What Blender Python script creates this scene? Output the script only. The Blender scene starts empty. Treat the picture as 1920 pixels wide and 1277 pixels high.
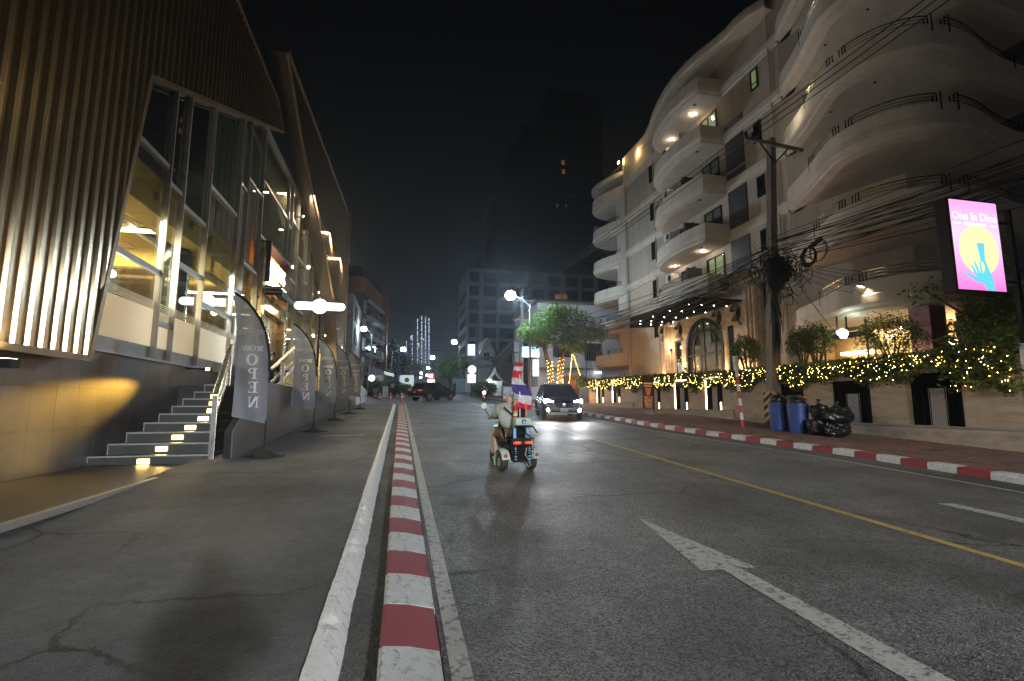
import bpy, bmesh, math, random
from mathutils import Vector, Matrix
random.seed(11)
S = bpy.context.scene
R = math.radians

# ------------------------------------------------------------------ camera, sky, moonlight, exposure
cam = bpy.data.cameras.new('camera'); cam.lens = 17.44; cam.sensor_width = 36.0
cam.clip_start = 0.05; cam.clip_end = 3000
camo = bpy.data.objects.new('camera', cam); S.collection.objects.link(camo)
camo.location = (0, 0, 1.65); camo.rotation_euler = (R(97.32), 0, R(-12.62)); S.camera = camo

W = bpy.data.worlds.new('World'); S.world = W; W.use_nodes = True
nt = W.node_tree; nt.nodes.clear()
wo = nt.nodes.new('ShaderNodeOutputWorld')
sky = nt.nodes.new('ShaderNodeTexSky'); sky.sky_type = 'NISHITA'; sky.sun_disc = False
sky.sun_elevation = R(-4.0); sky.sun_rotation = R(140)
b1 = nt.nodes.new('ShaderNodeBackground'); b1.inputs['Strength'].default_value = 0.006
nt.links.new(sky.outputs[0], b1.inputs['Color'])
tc = nt.nodes.new('ShaderNodeTexCoord'); sx = nt.nodes.new('ShaderNodeSeparateXYZ')
nt.links.new(tc.outputs['Generated'], sx.inputs[0])
cr = nt.nodes.new('ShaderNodeValToRGB'); cr.color_ramp.interpolation = 'EASE'
e = cr.color_ramp.elements
e[0].position = 0.0; e[0].color = (0.0085, 0.0110, 0.0150, 1)
e[1].position = 0.75; e[1].color = (0.0010, 0.0010, 0.0011, 1)
m = e.new(0.22); m.color = (0.0040, 0.0052, 0.0070, 1)
m = e.new(0.42); m.color = (0.0018, 0.0021, 0.0027, 1)
nt.links.new(sx.outputs['Z'], cr.inputs['Fac'])
b2 = nt.nodes.new('ShaderNodeBackground'); b2.inputs['Strength'].default_value = 1.0
nt.links.new(cr.outputs['Color'], b2.inputs['Color'])
ad = nt.nodes.new('ShaderNodeAddShader')
nt.links.new(b1.outputs[0], ad.inputs[0]); nt.links.new(b2.outputs[0], ad.inputs[1])
nt.links.new(ad.outputs[0], wo.inputs['Surface'])

S.view_settings.view_transform = 'Standard'; S.view_settings.look = 'None'
S.view_settings.exposure = 0.0; S.view_settings.gamma = 1.0; S.view_settings.use_curve_mapping = False
try:
    S.cycles.use_denoising = True; S.cycles.use_light_tree = True
    S.cycles.max_bounces = 6; S.cycles.diffuse_bounces = 3; S.cycles.glossy_bounces = 3
    S.cycles.transparent_max_bounces = 12; S.cycles.transmission_bounces = 4; S.cycles.volume_bounces = 0
    S.cycles.sample_clamp_indirect = 3.0; S.cycles.blur_glossy = 0.5
    S.cycles.caustics_reflective = False; S.cycles.caustics_refractive = False
except Exception:
    pass

# ------------------------------------------------------------------ helpers
GR = 0.0425                       # the road climbs 4 cm in a metre
def gz(y): return GR * max(-80.0, min(y, 340.0))
ORG = {}

def link(o): S.collection.objects.link(o)

def tag(o, label=None, cat=None, group=None, kind=None):
    if label: o['label'] = label
    if cat: o['category'] = cat
    if group: o['group'] = group
    if kind: o['kind'] = kind
    return o

def thing(name, label, cat, loc=(0, 0, 0), group=None):
    o = bpy.data.objects.new(name, None); o.empty_display_size = 0.3
    o.location = loc; link(o); ORG[o.name] = Vector(loc)
    return tag(o, label, cat, group)

class MB:
    def __init__(s): s.v = []; s.f = []
    def add(s, vs, fs):
        n = len(s.v); s.v += [tuple(p) for p in vs]; s.f += [tuple(i + n for i in f) for f in fs]; return s
    def hexa(s, p):   # p: 4 bottom, 4 top
        return s.add(p, [(3, 2, 1, 0), (4, 5, 6, 7), (0, 1, 5, 4), (1, 2, 6, 5), (2, 3, 7, 6), (3, 0, 4, 7)])
    def box(s, x0, x1, y0, y1, z0, z1):
        return s.hexa([(x0, y0, z0), (x1, y0, z0), (x1, y1, z0), (x0, y1, z0), (x0, y0, z1), (x1, y0, z1), (x1, y1, z1), (x0, y1, z1)])
    def sbox(s, x0, x1, y0, y1, h0, h1):      # box that follows the slope of the road
        a, b = gz(y0), gz(y1)
        return s.hexa([(x0, y0, a + h0), (x1, y0, a + h0), (x1, y1, b + h0), (x0, y1, b + h0), (x0, y0, a + h1), (x1, y0, a + h1), (x1, y1, b + h1), (x0, y1, b + h1)])
    def quad(s, a, b, c, d): return s.add([a, b, c, d], [(0, 1, 2, 3)])
    def poly(s, pts): return s.add(pts, [tuple(range(len(pts)))])
    def prism(s, pts, off):
        n = len(pts); off = Vector(off)
        return s.add([tuple(p) for p in pts] + [tuple(Vector(p) + off) for p in pts],
                     [tuple(range(n))[::-1], tuple(range(n, 2 * n))] + [(i, (i + 1) % n, n + (i + 1) % n, n + i) for i in range(n)])
    def bar(s, a, b, w, h=None, up=(0, 0, 1)):
        a = Vector(a); b = Vector(b); h = h or w; d = (b - a).normalized(); up = Vector(up)
        if abs(d.dot(up)) > .98: up = Vector((1, 0, 0))
        x = d.cross(up).normalized() * w / 2; y = x.cross(d).normalized() * h / 2
        return s.hexa([a - x - y, a + x - y, b + x - y, b - x - y, a - x + y, a + x + y, b + x + y, b - x + y])
    def tube(s, path, r, n=6, cap=True):
        P = [Vector(p) for p in path]; m = len(P); rr = r if isinstance(r, (list, tuple)) else [r] * m
        vs = []; fs = []; up = Vector((0, 0, 1)); px = None
        for i, p in enumerate(P):
            d = (P[min(i + 1, m - 1)] - P[max(i - 1, 0)])
            d = d.normalized() if d.length > 1e-9 else Vector((0, 0, 1))
            if px is None: px = d.orthogonal().normalized()
            x = (px - d * px.dot(d)); x = x.normalized() if x.length > 1e-6 else d.orthogonal().normalized()
            px = x; y = d.cross(x)
            for k in range(n):
                a = 2 * math.pi * k / n; vs.append(p + (x * math.cos(a) + y * math.sin(a)) * rr[i])
        for i in range(m - 1):
            for k in range(n):
                fs.append((i * n + k, i * n + (k + 1) % n, (i + 1) * n + (k + 1) % n, (i + 1) * n + k))
        if cap: fs += [tuple(range(n))[::-1], tuple(range((m - 1) * n, m * n))]
        return s.add(vs, fs)
    def lathe(s, c, prof, n=16, ax='z', sx=1, sy=1):
        vs = []; fs = []; c = Vector(c); m = len(prof)
        for r, h in prof:
            for k in range(n):
                a = 2 * math.pi * k / n; p = (r * math.cos(a) * sx, r * math.sin(a) * sy, h)
                if ax == 'x': p = (p[2], p[0], p[1])
                if ax == 'y': p = (p[0], p[2], p[1])
                vs.append(c + Vector(p))
        for i in range(m - 1):
            for k in range(n):
                fs.append((i * n + k, i * n + (k + 1) % n, (i + 1) * n + (k + 1) % n, (i + 1) * n + k))
        fs += [tuple(range(n))[::-1], tuple(range((m - 1) * n, m * n))]
        return s.add(vs, fs)
    def ell(s, c, r, nu=10, nv=7, j=0.0):
        vs = []; fs = []; rx, ry, rz = (r, r, r) if not isinstance(r, (tuple, list)) else r
        for i in range(nv + 1):
            t = math.pi * i / nv
            for k in range(nu):
                a = 2 * math.pi * k / nu; q = 1 + random.uniform(-j, j)
                vs.append((c[0] + rx * q * math.sin(t) * math.cos(a), c[1] + ry * q * math.sin(t) * math.sin(a), c[2] + rz * q * math.cos(t)))
        for i in range(nv):
            for k in range(nu):
                fs.append((i * nu + k, (i + 1) * nu + k, (i + 1) * nu + (k + 1) % nu, i * nu + (k + 1) % nu))
        return s.add(vs, fs)
    def octa(s, c, r):
        x, y, z = c
        return s.add([(x + r, y, z), (x, y + r, z), (x - r, y, z), (x, y - r, z), (x, y, z + r), (x, y, z - r)],
                     [(0, 1, 4), (1, 2, 4), (2, 3, 4), (3, 0, 4), (1, 0, 5), (2, 1, 5), (3, 2, 5), (0, 3, 5)])
    def leaves(s, pts, size, flat=0.0):
        for p in pts:
            a = random.uniform(0, 6.283); z = random.uniform(-1, 1); q = math.sqrt(max(0, 1 - z * z))
            d = Vector((q * math.cos(a), q * math.sin(a), z * .6)).normalized()
            u = d.orthogonal().normalized(); u.rotate(Matrix.Rotation(random.uniform(0, 6.28), 3, d))
            l = size * random.uniform(.6, 1.25); w = l * .45; p = Vector(p)
            s.add([p - d * l / 2, p + u * w / 2, p + d * l / 2, p - u * w / 2], [(0, 1, 2, 3)])
        return s
    def build(s, name, mat, parent=None, smooth=False, bevel=0, fix=True, **kw):
        o0 = Vector((0, 0, 0))
        if parent is not None: o0 = ORG.get(parent.name, Vector((0, 0, 0)))
        loc = kw.pop('loc', None)
        sub = Vector(loc) if loc is not None else o0
        me = bpy.data.meshes.new(name)
        me.from_pydata([(v[0] - sub[0], v[1] - sub[1], v[2] - sub[2]) for v in s.v], [], s.f)
        if (fix and len(s.f) < 30000) or bevel:
            bm = bmesh.new(); bm.from_mesh(me)
            if bevel:
                bmesh.ops.remove_doubles(bm, verts=bm.verts, dist=1e-5)
                ed = [q for q in bm.edges if len(q.link_faces) == 2 and q.calc_face_angle(0) > 0.5]
                bmesh.ops.bevel(bm, geom=ed, offset=bevel, segments=2, affect='EDGES', profile=.6, clamp_overlap=True)
            bmesh.ops.recalc_face_normals(bm, faces=bm.faces); bm.to_mesh(me); bm.free()
        if smooth:
            for p in me.polygons: p.use_smooth = True
            if smooth != 2 and hasattr(me, 'set_sharp_from_angle'):
                me.set_sharp_from_angle(angle=R(35))
        for mm in (mat if isinstance(mat, (list, tuple)) else [mat]): me.materials.append(mm)
        o = bpy.data.objects.new(name, me); link(o)
        if parent is not None: o.parent = parent; ORG[o.name] = o0
        elif loc is not None: o.location = loc; ORG[o.name] = Vector(loc)
        return tag(o, **kw)

def dup(root, loc=None, rotz=None, label=None, group=None):
    r = root.copy(); link(r)
    if loc is not None: r.location = loc
    if rotz is not None: r.rotation_euler = (0, 0, rotz)
    if label: r['label'] = label
    if group: r['group'] = group
    def rec(o, n):
        for ch in o.children:
            c = ch.copy(); link(c); c.parent = n; rec(ch, c)
    rec(root, r)
    return r

def inst(src, parent, off):            # a sibling copy of one part, moved by off
    c = src.copy(); link(c); c.parent = parent; c.location = off; return c

def textmesh(body, size, mat, name, parent, M, ext=0.004, align='CENTER', xs=1.0):
    cu = bpy.data.curves.new(name, 'FONT'); cu.body = body; cu.size = size; cu.extrude = ext; cu.align_x = align; cu.align_y = 'CENTER'
    cu.resolution_u = 2
    t = bpy.data.objects.new('tmp', cu); me = bpy.data.meshes.new_from_object(t)
    bpy.data.objects.remove(t); bpy.data.curves.remove(cu)
    o0 = ORG.get(parent.name, Vector((0, 0, 0))) if parent else Vector((0, 0, 0))
    me.transform(Matrix.Translation(-o0) @ M @ Matrix.Diagonal((xs, 1, 1, 1)))
    me.materials.clear(); me.materials.append(mat); me.name = name
    o = bpy.data.objects.new(name, me); link(o); o['kind'] = 'stuff'
    if parent: o.parent = parent
    ORG[o.name] = o0
    return o

def frame_M(o, x, y):                  # text frame: origin, reading direction, up direction
    o = Vector(o); x = Vector(x).normalized(); y = Vector(y).normalized(); z = x.cross(y)
    return Matrix(((x.x, y.x, z.x, o.x), (x.y, y.y, z.y, o.y), (x.z, y.z, z.z, o.z), (0, 0, 0, 1)))

# ------------------------------------------------------------------ materials
def mat(name, col, rough=.6, metal=0.0, var=.18, scale=3.0, bump=.15, bscale=30.0, spec=.5, col2=None, stretch=(1, 1, 1), rvar=.1, trans=0.0, coat=0.0):
    m = bpy.data.materials.new(name); m.use_nodes = True; n = m.node_tree; N = n.nodes; L = n.links
    b = N['Principled BSDF']; b.inputs['Metallic'].default_value = metal; b.inputs['Specular IOR Level'].default_value = spec
    if coat: b.inputs['Coat Weight'].default_value = coat; b.inputs['Coat Roughness'].default_value = .08
    if trans: b.inputs['Transmission Weight'].default_value = trans
    t = N.new('ShaderNodeTexCoord'); mp = N.new('ShaderNodeMapping'); mp.inputs['Scale'].default_value = stretch
    L.new(t.outputs['Object'], mp.inputs[0])
    nz = N.new('ShaderNodeTexNoise'); nz.inputs['Scale'].default_value = scale; nz.inputs['Detail'].default_value = 5; nz.inputs['Roughness'].default_value = .62
    L.new(mp.outputs[0], nz.inputs['Vector'])
    r = N.new('ShaderNodeValToRGB'); c2 = col2 or tuple(c * (1 - 2 * var) for c in col)
    r.color_ramp.elements[0].position = .3; r.color_ramp.elements[1].position = .7
    r.color_ramp.elements[0].color = (*[max(0, c) for c in c2], 1); r.color_ramp.elements[1].color = (*[min(1, c * (1 + var * .5)) for c in col], 1)
    L.new(nz.outputs['Fac'], r.inputs[0]); L.new(r.outputs[0], b.inputs['Base Color'])
    mr = N.new('ShaderNodeMapRange'); mr.inputs['To Min'].default_value = max(.02, rough - rvar); mr.inputs['To Max'].default_value = min(1, rough + rvar)
    L.new(nz.outputs['Fac'], mr.inputs['Value']); L.new(mr.outputs[0], b.inputs['Roughness'])
    if bump:
        n2 = N.new('ShaderNodeTexNoise'); n2.inputs['Scale'].default_value = bscale; n2.inputs['Detail'].default_value = 3
        L.new(mp.outputs[0], n2.inputs['Vector']); bp = N.new('ShaderNodeBump'); bp.inputs['Strength'].default_value = bump; bp.inputs['Distance'].default_value = .02
        L.new(n2.outputs['Fac'], bp.inputs['Height']); L.new(bp.outputs[0], b.inputs['Normal'])
    return m

def emis(name, col, st, base=None):
    m = bpy.data.materials.new(name); m.use_nodes = True; N = m.node_tree.nodes; b = N['Principled BSDF']
    b.inputs['Base Color'].default_value = (*(base or col), 1); b.inputs['Emission Color'].default_value = (*col, 1)
    b.inputs['Emission Strength'].default_value = st; b.inputs['Roughness'].default_value = .4
    return m

def glassmat(name, tint=(.75, .82, .8), rough=.02, alpha=.25, refl=(.9, .95, .95)):
    m = bpy.data.materials.new(name); m.use_nodes = True; n = m.node_tree; N = n.nodes; L = n.links; N.clear()
    o = N.new('ShaderNodeOutputMaterial'); tr = N.new('ShaderNodeBsdfTransparent'); tr.inputs[0].default_value = (*tint, 1)
    gl = N.new('ShaderNodeBsdfGlossy'); gl.inputs['Color'].default_value = (*refl, 1); gl.inputs['Roughness'].default_value = rough
    lw = N.new('ShaderNodeLayerWeight'); lw.inputs['Blend'].default_value = .35
    mr = N.new('ShaderNodeMapRange'); mr.inputs['To Min'].default_value = .05; mr.inputs['To Max'].default_value = min(1, alpha + .45)
    L.new(lw.outputs['Facing'], mr.inputs['Value']); mx = N.new('ShaderNodeMixShader')
    L.new(mr.outputs[0], mx.inputs[0]); L.new(tr.outputs[0], mx.inputs[1]); L.new(gl.outputs[0], mx.inputs[2]); L.new(mx.outputs[0], o.inputs[0])
    return m

def leafmat(name, c1, c2):
    m = mat(name, c1, .5, 0, .3, 6, .0, spec=.35, col2=c2)
    N = m.node_tree.nodes; L = m.node_tree.links; b = N['Principled BSDF']; o = N['Material Output']
    tl = N.new('ShaderNodeBsdfTranslucent'); mx = N.new('ShaderNodeMixShader'); mx.inputs[0].default_value = .35
    r = [x for x in N if x.type == 'VALTORGB'][0]; L.new(r.outputs[0], tl.inputs[0])
    L.new(b.outputs[0], mx.inputs[1]); L.new(tl.outputs[0], mx.inputs[2]); L.new(mx.outputs[0], o.inputs[0])
    return m

def lamp(name, kind, loc, power, col, parent=None, size=.1, rot=None, spot=None, blend=.5, to=None, size_y=None, spread=None):
    l = bpy.data.lights.new(name, kind); l.energy = power; l.color = col
    if kind in ('POINT', 'SPOT'): l.shadow_soft_size = size
    if kind == 'AREA':
        l.size = size
        if size_y: l.shape = 'RECTANGLE'; l.size_y = size_y
        if spread: l.spread = spread
    if spot: l.spot_size = spot; l.spot_blend = blend
    o = bpy.data.objects.new(name, l); link(o)
    p = Vector(loc)
    if to is not None: o.rotation_euler = (Vector(to) - p).to_track_quat('-Z', 'Y').to_euler()
    if rot: o.rotation_euler = rot
    if parent is not None: o.parent = parent; p = p - ORG[parent.name]
    o.location = p
    return o

M = {}
def asphalt(name, base, speck, rough, crack=True, lo=.35):
    m = bpy.data.materials.new(name); m.use_nodes = True; n = m.node_tree; N = n.nodes; L = n.links; b = N['Principled BSDF']
    t = N.new('ShaderNodeTexCoord')
    def noise(sc, det=4, ro=.6):
        z = N.new('ShaderNodeTexNoise'); z.inputs['Scale'].default_value = sc; z.inputs['Detail'].default_value = det; z.inputs['Roughness'].default_value = ro
        L.new(t.outputs['Object'], z.inputs['Vector']); return z.outputs['Fac']
    def ramp(src, p0, c0, p1, c1):
        r = N.new('ShaderNodeValToRGB'); r.color_ramp.elements[0].position = p0; r.color_ramp.elements[0].color = (*c0, 1)
        r.color_ramp.elements[1].position = p1; r.color_ramp.elements[1].color = (*c1, 1); L.new(src, r.inputs[0]); return r.outputs[0]
    def mul(a, bb, f=1.0):
        x = N.new('ShaderNodeMix'); x.data_type = 'RGBA'; x.blend_type = 'MULTIPLY'; x.inputs['Factor'].default_value = f
        L.new(a, x.inputs['A']); L.new(bb, x.inputs['B']); return x.outputs['Result']
    patch = ramp(noise(.55, 5), .35, (.52, .52, .52), .68, (1.22, 1.22, 1.2))
    vor = N.new('ShaderNodeTexVoronoi'); vor.inputs['Scale'].default_value = 70; L.new(t.outputs['Object'], vor.inputs['Vector'])
    grit = ramp(vor.outputs['Color'], .05, tuple(c * lo for c in base), .95, speck)
    col = mul(grit, patch)
    mid = ramp(noise(7, 5, .7), .3, (.75, .75, .75), .7, (1.12, 1.12, 1.12)); col = mul(col, mid)
    hgt = N.new('ShaderNodeMath'); hgt.operation = 'ADD'; L.new(vor.outputs['Distance'], hgt.inputs[0]); L.new(noise(40, 4), hgt.inputs[1])
    hout = hgt.outputs[0]
    if crack:
        wn = N.new('ShaderNodeTexNoise'); wn.inputs['Scale'].default_value = 1.7; wn.inputs['Detail'].default_value = 6; wn.inputs['Roughness'].default_value = .7
        L.new(t.outputs['Object'], wn.inputs['Vector'])
        mx = N.new('ShaderNodeMix'); mx.data_type = 'VECTOR'; mx.inputs['Factor'].default_value = .32
        L.new(t.outputs['Object'], mx.inputs['A']); L.new(wn.outputs['Color'], mx.inputs['B'])
        v2 = N.new('ShaderNodeTexVoronoi'); v2.feature = 'DISTANCE_TO_EDGE'; v2.inputs['Scale'].default_value = .55
        L.new(mx.outputs['Result'], v2.inputs['Vector'])
        msk = ramp(noise(.33, 2), .46, (0, 0, 0), .56, (1, 1, 1))
        ck = ramp(v2.outputs['Distance'], .004, (.22, .22, .22), .012, (1, 1, 1))
        cm = N.new('ShaderNodeMix'); cm.data_type = 'RGBA'; L.new(msk, cm.inputs['Factor']); cm.inputs['A'].default_value = (1, 1, 1, 1); L.new(ck, cm.inputs['B'])
        col = mul(col, cm.outputs['Result'])
    L.new(col, b.inputs['Base Color'])
    rr = ramp(noise(.8, 4), .3, (rough - .1,) * 3, .7, (rough + .12,) * 3); L.new(rr, b.inputs['Roughness'])
    bp = N.new('ShaderNodeBump'); bp.inputs['Strength'].default_value = .9; bp.inputs['Distance'].default_value = .012
    L.new(hout, bp.inputs['Height']); L.new(bp.outputs[0], b.inputs['Normal'])
    b.inputs['Specular IOR Level'].default_value = .5
    return m
M['asphalt'] = asphalt('asphalt', (.042, .042, .043), (.245, .245, .242), .54)
M['walk'] = asphalt('pavement_concrete', (.105, .109, .114), (.128, .131, .135), .66, True, .72)
M['gutter'] = asphalt('gutter_concrete', (.10, .098, .09), (.15, .147, .135), .75, False)
M['earth'] = mat('bare_earth', (.06, .055, .05), .9)
def paint(name, col, worn, amt=.42):
    m = mat(name, col, .55, 0, .08, 9, .5, 130, rvar=.08)
    N = m.node_tree.nodes; L = m.node_tree.links; b = N['Principled BSDF']; r = [x for x in N if x.type == 'VALTORGB'][0]
    t = [x for x in N if x.type == 'TEX_COORD'][0]
    z = N.new('ShaderNodeTexNoise'); z.inputs['Scale'].default_value = 16; z.inputs['Detail'].default_value = 8; z.inputs['Roughness'].default_value = .75
    L.new(t.outputs['Object'], z.inputs['Vector'])
    q = N.new('ShaderNodeValToRGB'); q.color_ramp.elements[0].position = amt - .06; q.color_ramp.elements[1].position = amt + .04
    q.color_ramp.elements[0].color = (1, 1, 1, 1); q.color_ramp.elements[1].color = (0, 0, 0, 1); L.new(z.outputs['Fac'], q.inputs[0])
    x = N.new('ShaderNodeMix'); x.data_type = 'RGBA'; L.new(q.outputs[0], x.inputs['Factor']); L.new(r.outputs[0], x.inputs['A']); x.inputs['B'].default_value = (*worn, 1)
    L.new(x.outputs['Result'], b.inputs['Base Color'])
    return m
M['white_paint'] = paint('white_road_paint', (.55, .55, .53), (.14, .14, .135), .42)
M['line_paint'] = paint('worn_line_paint', (.42, .415, .38), (.10, .10, .095), .455)
M['yellow_paint'] = paint('yellow_line_paint', (.46, .32, .08), (.14, .11, .06), .43)
M['red_paint'] = paint('red_kerb_paint', (.25, .018, .028), (.12, .06, .06), .41)
M['stone_white'] = paint('whitewashed_stone', (.80, .78, .74), (.36, .34, .31), .41)
M['paver'] = mat('brick_paver', (.17, .085, .06), .8, 0, .3, 2, .4, 40)
M['darkstone'] = mat('dark_stone_tile', (.115, .112, .108), .38, 0, .22, 1.2, .08, 60)
M['grout'] = mat('dark_grout', (.02, .02, .02), .9)
M['stepstone'] = mat('dark_step_stone', (.045, .048, .046), .42, 0, .25, 2, .06, 50)
M['steel'] = mat('brushed_steel', (.62, .60, .55), .28, 1.0, .08, 30, .05, 200, stretch=(1, 1, .1))
M['trim'] = mat('pale_metal_trim', (.40, .40, .39), .4, .6, .1, 20, 0)
M['corr'] = mat('corrugated_metal', (.58, .46, .29), .25, .95, .06, 1.2, .03, 3, stretch=(1, 1, .6), rvar=.04)
M['brown'] = mat('bronze_flashing', (.27, .19, .11), .4, .6, .15)
M['mull'] = mat('grey_mullion', (.38, .375, .36), .45, .25, .12, 3, .03)
M['glass'] = glassmat('window_glass', (.86, .9, .86), alpha=.25)
M['glassgreen'] = glassmat('spandrel_glass', (.42, .52, .49), alpha=.35)
M['glassdark'] = glassmat('dark_glass', (.30, .34, .34), alpha=.3)
M['black'] = mat('black_metal', (.004, .004, .0045), .55, 0, .2, spec=.3)
M['blackmatte'] = mat('matte_black', (.015, .015, .016), .8)
M['rubber'] = mat('black_rubber', (.02, .02, .02), .7)
M['plaster'] = mat('cream_plaster', (.66, .575, .475), .75, 0, .09, .9, .08, 20, stretch=(2, 2, .16))
M['plaster2'] = mat('beige_plaster', (.50, .415, .325), .75, 0, .11, 1, .1, 20, stretch=(2, 2, .16))
M['canopyblack'] = mat('canopy_black', (.003, .003, .003), .95, spec=.05)
M['darkpanel'] = mat('charcoal_panel', (.07, .07, .075), .35, 0, .15, 1)
M['sand'] = mat('sandstone_cladding', (.40, .30, .215), .7, 0, .2, 1.4, .1, 25, stretch=(1, 1, 5))
M['sandplinth'] = mat('plinth_stone', (.36, .285, .215), .75, 0, .22, 1.6, .12, 25, stretch=(1, 1, 3))
M['travertine'] = mat('travertine', (.50, .38, .27), .7, 0, .22, 3, .15, 18)
M['granite'] = mat('speckled_granite', (.33, .28, .24), .6, 0, .5, 60, .1, 80)
M['whitewall'] = mat('white_render', (.62, .62, .64), .8, 0, .12, .7, .1)
M['concrete'] = mat('grey_concrete', (.26, .25, .23), .85, 0, .2, 2, .2, 20)
M['polecon'] = mat('pole_concrete', (.30, .25, .20), .85, 0, .25, 3, .3, 25, stretch=(1, 1, .3))
M['bark'] = mat('bark', (.13, .085, .055), .9, 0, .3, 8, .6, 20)
M['leaf'] = leafmat('hedge_leaf', (.12, .155, .03), (.035, .06, .014))
M['leaf2'] = leafmat('tree_leaf', (.15, .25, .055), (.05, .11, .022))
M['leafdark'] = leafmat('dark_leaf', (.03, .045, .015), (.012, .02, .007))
M['binblue'] = mat('blue_plastic', (.02, .055, .22), .45, 0, .15, 4, .05)
M['bag'] = mat('black_bin_bag', (.010, .010, .011), .34, 0, .2, 4, .9, 14)
M['cable'] = mat('cable_sheath', (.006, .006, .006), .7, spec=.25)
M['orange'] = mat('orange_paint', (.26, .065, .02), .6)
M['skin'] = mat('skin', (.46, .27, .19), .55)
M['gold'] = mat('brass_panel', (.58, .43, .22), .28, .9, .12, 2)
M['chrome'] = mat('chrome', (.75, .75, .75), .12, 1.0, .05)
M['carblack'] = mat('black_car_paint', (.006, .006, .008), .22, .0, .1, 2, 0, coat=.8)
M['carblue'] = mat('dark_blue_car_paint', (.010, .018, .050), .22, .0, .1, 2, 0, coat=.8)
M['carglass'] = mat('tinted_car_glass', (.008, .009, .012), .06, 0, .05, 1, 0)
M['grey'] = mat('grey_plastic', (.20, .20, .20), .5)
M['white'] = mat('white_enamel', (.72, .72, .72), .4)
M['red'] = mat('red_enamel', (.48, .03, .03), .45)
M['conered'] = mat('orange_red_plastic', (.75, .12, .06), .5)
# ------------------------------------------------------------------ ground, road, kerbs, pavements
def strip(mb, x0, x1, h, ys):
    for a, b in zip(ys[:-1], ys[1:]):
        mb.quad((x0, a, gz(a) + h), (x1, a, gz(a) + h), (x1, b, gz(b) + h), (x0, b, gz(b) + h))
    return mb
YS = [-80, -40, -20, 0, 10, 20, 40, 80, 160, 340, 900, 2200]
strip(MB(), -900, 900, -.10, YS).build('ground', M['earth'], kind='structure', fix=False)
strip(MB(), .29, 10.6, 0, [-60, -30, 0, 20, 40, 80, 160, 340]).build('road', M['asphalt'], kind='structure', fix=False)
strip(MB(), -16, .29, -.004, [37.4, 45, 60, 66]).build('side_road', M['asphalt'], kind='structure', fix=False)
strip(MB(), -3.95, -.46, .08, [-30, 0, 5, 10, 20, 34.5, 37.4]).build('left_pavement', M['walk'], kind='structure', fix=False)
strip(MB(), -.47, -.07, -.012, [-30, 0, 20, 37.4]).build('gutter', M['gutter'], kind='structure', fix=False)
strip(MB(), -30, -2.6, .06, [66, 80, 160, 340]).build('far_left_pavement', M['walk'], kind='structure', fix=False)
# rough whitewashed stone edge of the left pavement
random.seed(3)
se = MB(); prev = None; y = -3.0; k = 0
while y < 37.4:
    w = .003 * math.sin(y * 1.3)
    j = lambda a: random.uniform(-a, a)
    c_ = .02 if random.random() < .12 else 0       # chipped arris here and there
    ring = [(-.475 + w + j(.004), y, gz(y) + .075), (-.468 + w + j(.004), y, gz(y) + .104 + j(.003)), (-.405 + w + j(.005) - c_, y, gz(y) + .108 + j(.003) - c_ * .6),
            (-.392 + w + j(.004) - c_ * .5, y, gz(y) + .097 + j(.003) - c_), (-.34 + w + j(.003), y, gz(y) + .04 + j(.003)), (-.295 + w + j(.006), y, gz(y) - .013)]
    if prev:
        n = len(se.v); se.v += prev + ring
        se.f += [(n + i, n + i + 1, n + 7 + i, n + 6 + i) for i in range(5)]
    prev = ring; y += .11 if y < 12 else .35; k += 1
se.build('stone_edge', M['stone_white'], kind='structure', fix=False)
# left kerb: one painted block after another
kb = strip(MB(), -.075, .285, .0, [-12, 0, 37.3]).build('left_kerb', M['grout'], kind='structure', fix=False)
def kerb_mesh(name, mt, L):
    g = GR * L; sec = [(-.075, -.01), (-.078, .085), (-.055, .10), (.10, .082), (.275, .04), (.285, -.004)]
    a = [(x, .006, h) for x, h in sec]; b = [(x, L - .002, h + g) for x, h in sec]; n = len(sec)
    mb = MB().add(a + b, [tuple(range(n))[::-1], tuple(range(n, 2 * n))] + [(i, (i + 1) % n, n + (i + 1) % n, n + i) for i in range(n)])
    return mb
L0 = .575
src = [kerb_mesh('w', 0, L0).build('kerb_block', M['white_paint'], kb), kerb_mesh('r', 0, L0).build('kerb_block', M['red_paint'], kb)]
y0 = 3.22 - L0 * 20; first = [True, True]
for i in range(20, 20 + 60):
    yy = y0 + L0 * (i - 3); c = i % 2
    if yy < 0.4 or yy > 36.8: continue
    off = (random.uniform(-.004, .004), yy, gz(yy))
    if first[c]: src[c].location = off; first[c] = False
    else: inst(src[c], kb, off)
# right kerb and pavement
def kx(y):
    if y < 10: return 10.43
    if y < 17: return 10.43 - (y - 10) / 7 * .78
    return 9.65 - max(0, min(y, 60) - 17) * .004
ys = [-20, -5, 0, 3, 6, 9, 10, 12, 14, 17, 20, 30, 45, 60, 120, 340]
def cstrip(dx0, dx1, h, ys, fx0=None, fx1=None):
    mb = MB()
    for a, b in zip(ys[:-1], ys[1:]):
        A = lambda y, d, f: (f if f is not None else kx(y) + d, y, gz(y) + h)
        mb.quad(A(a, dx0, fx0), A(a, dx1, fx1), A(b, dx1, fx1), A(b, dx0, fx0))
    return mb
cstrip(-.68, .02, .004, ys).build('right_gutter', M['gutter'], kind='structure', fix=False)
rp = cstrip(.28, 0, .128, ys, None, 16.0).build('right_pavement', M['paver'], kind='structure', fix=False)
rk = cstrip(.0, .3, .02, ys[2:14]).build('right_kerb', M['grout'], kind='structure', fix=False)
y = 1.0; c = 0; random.seed(5)
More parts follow.
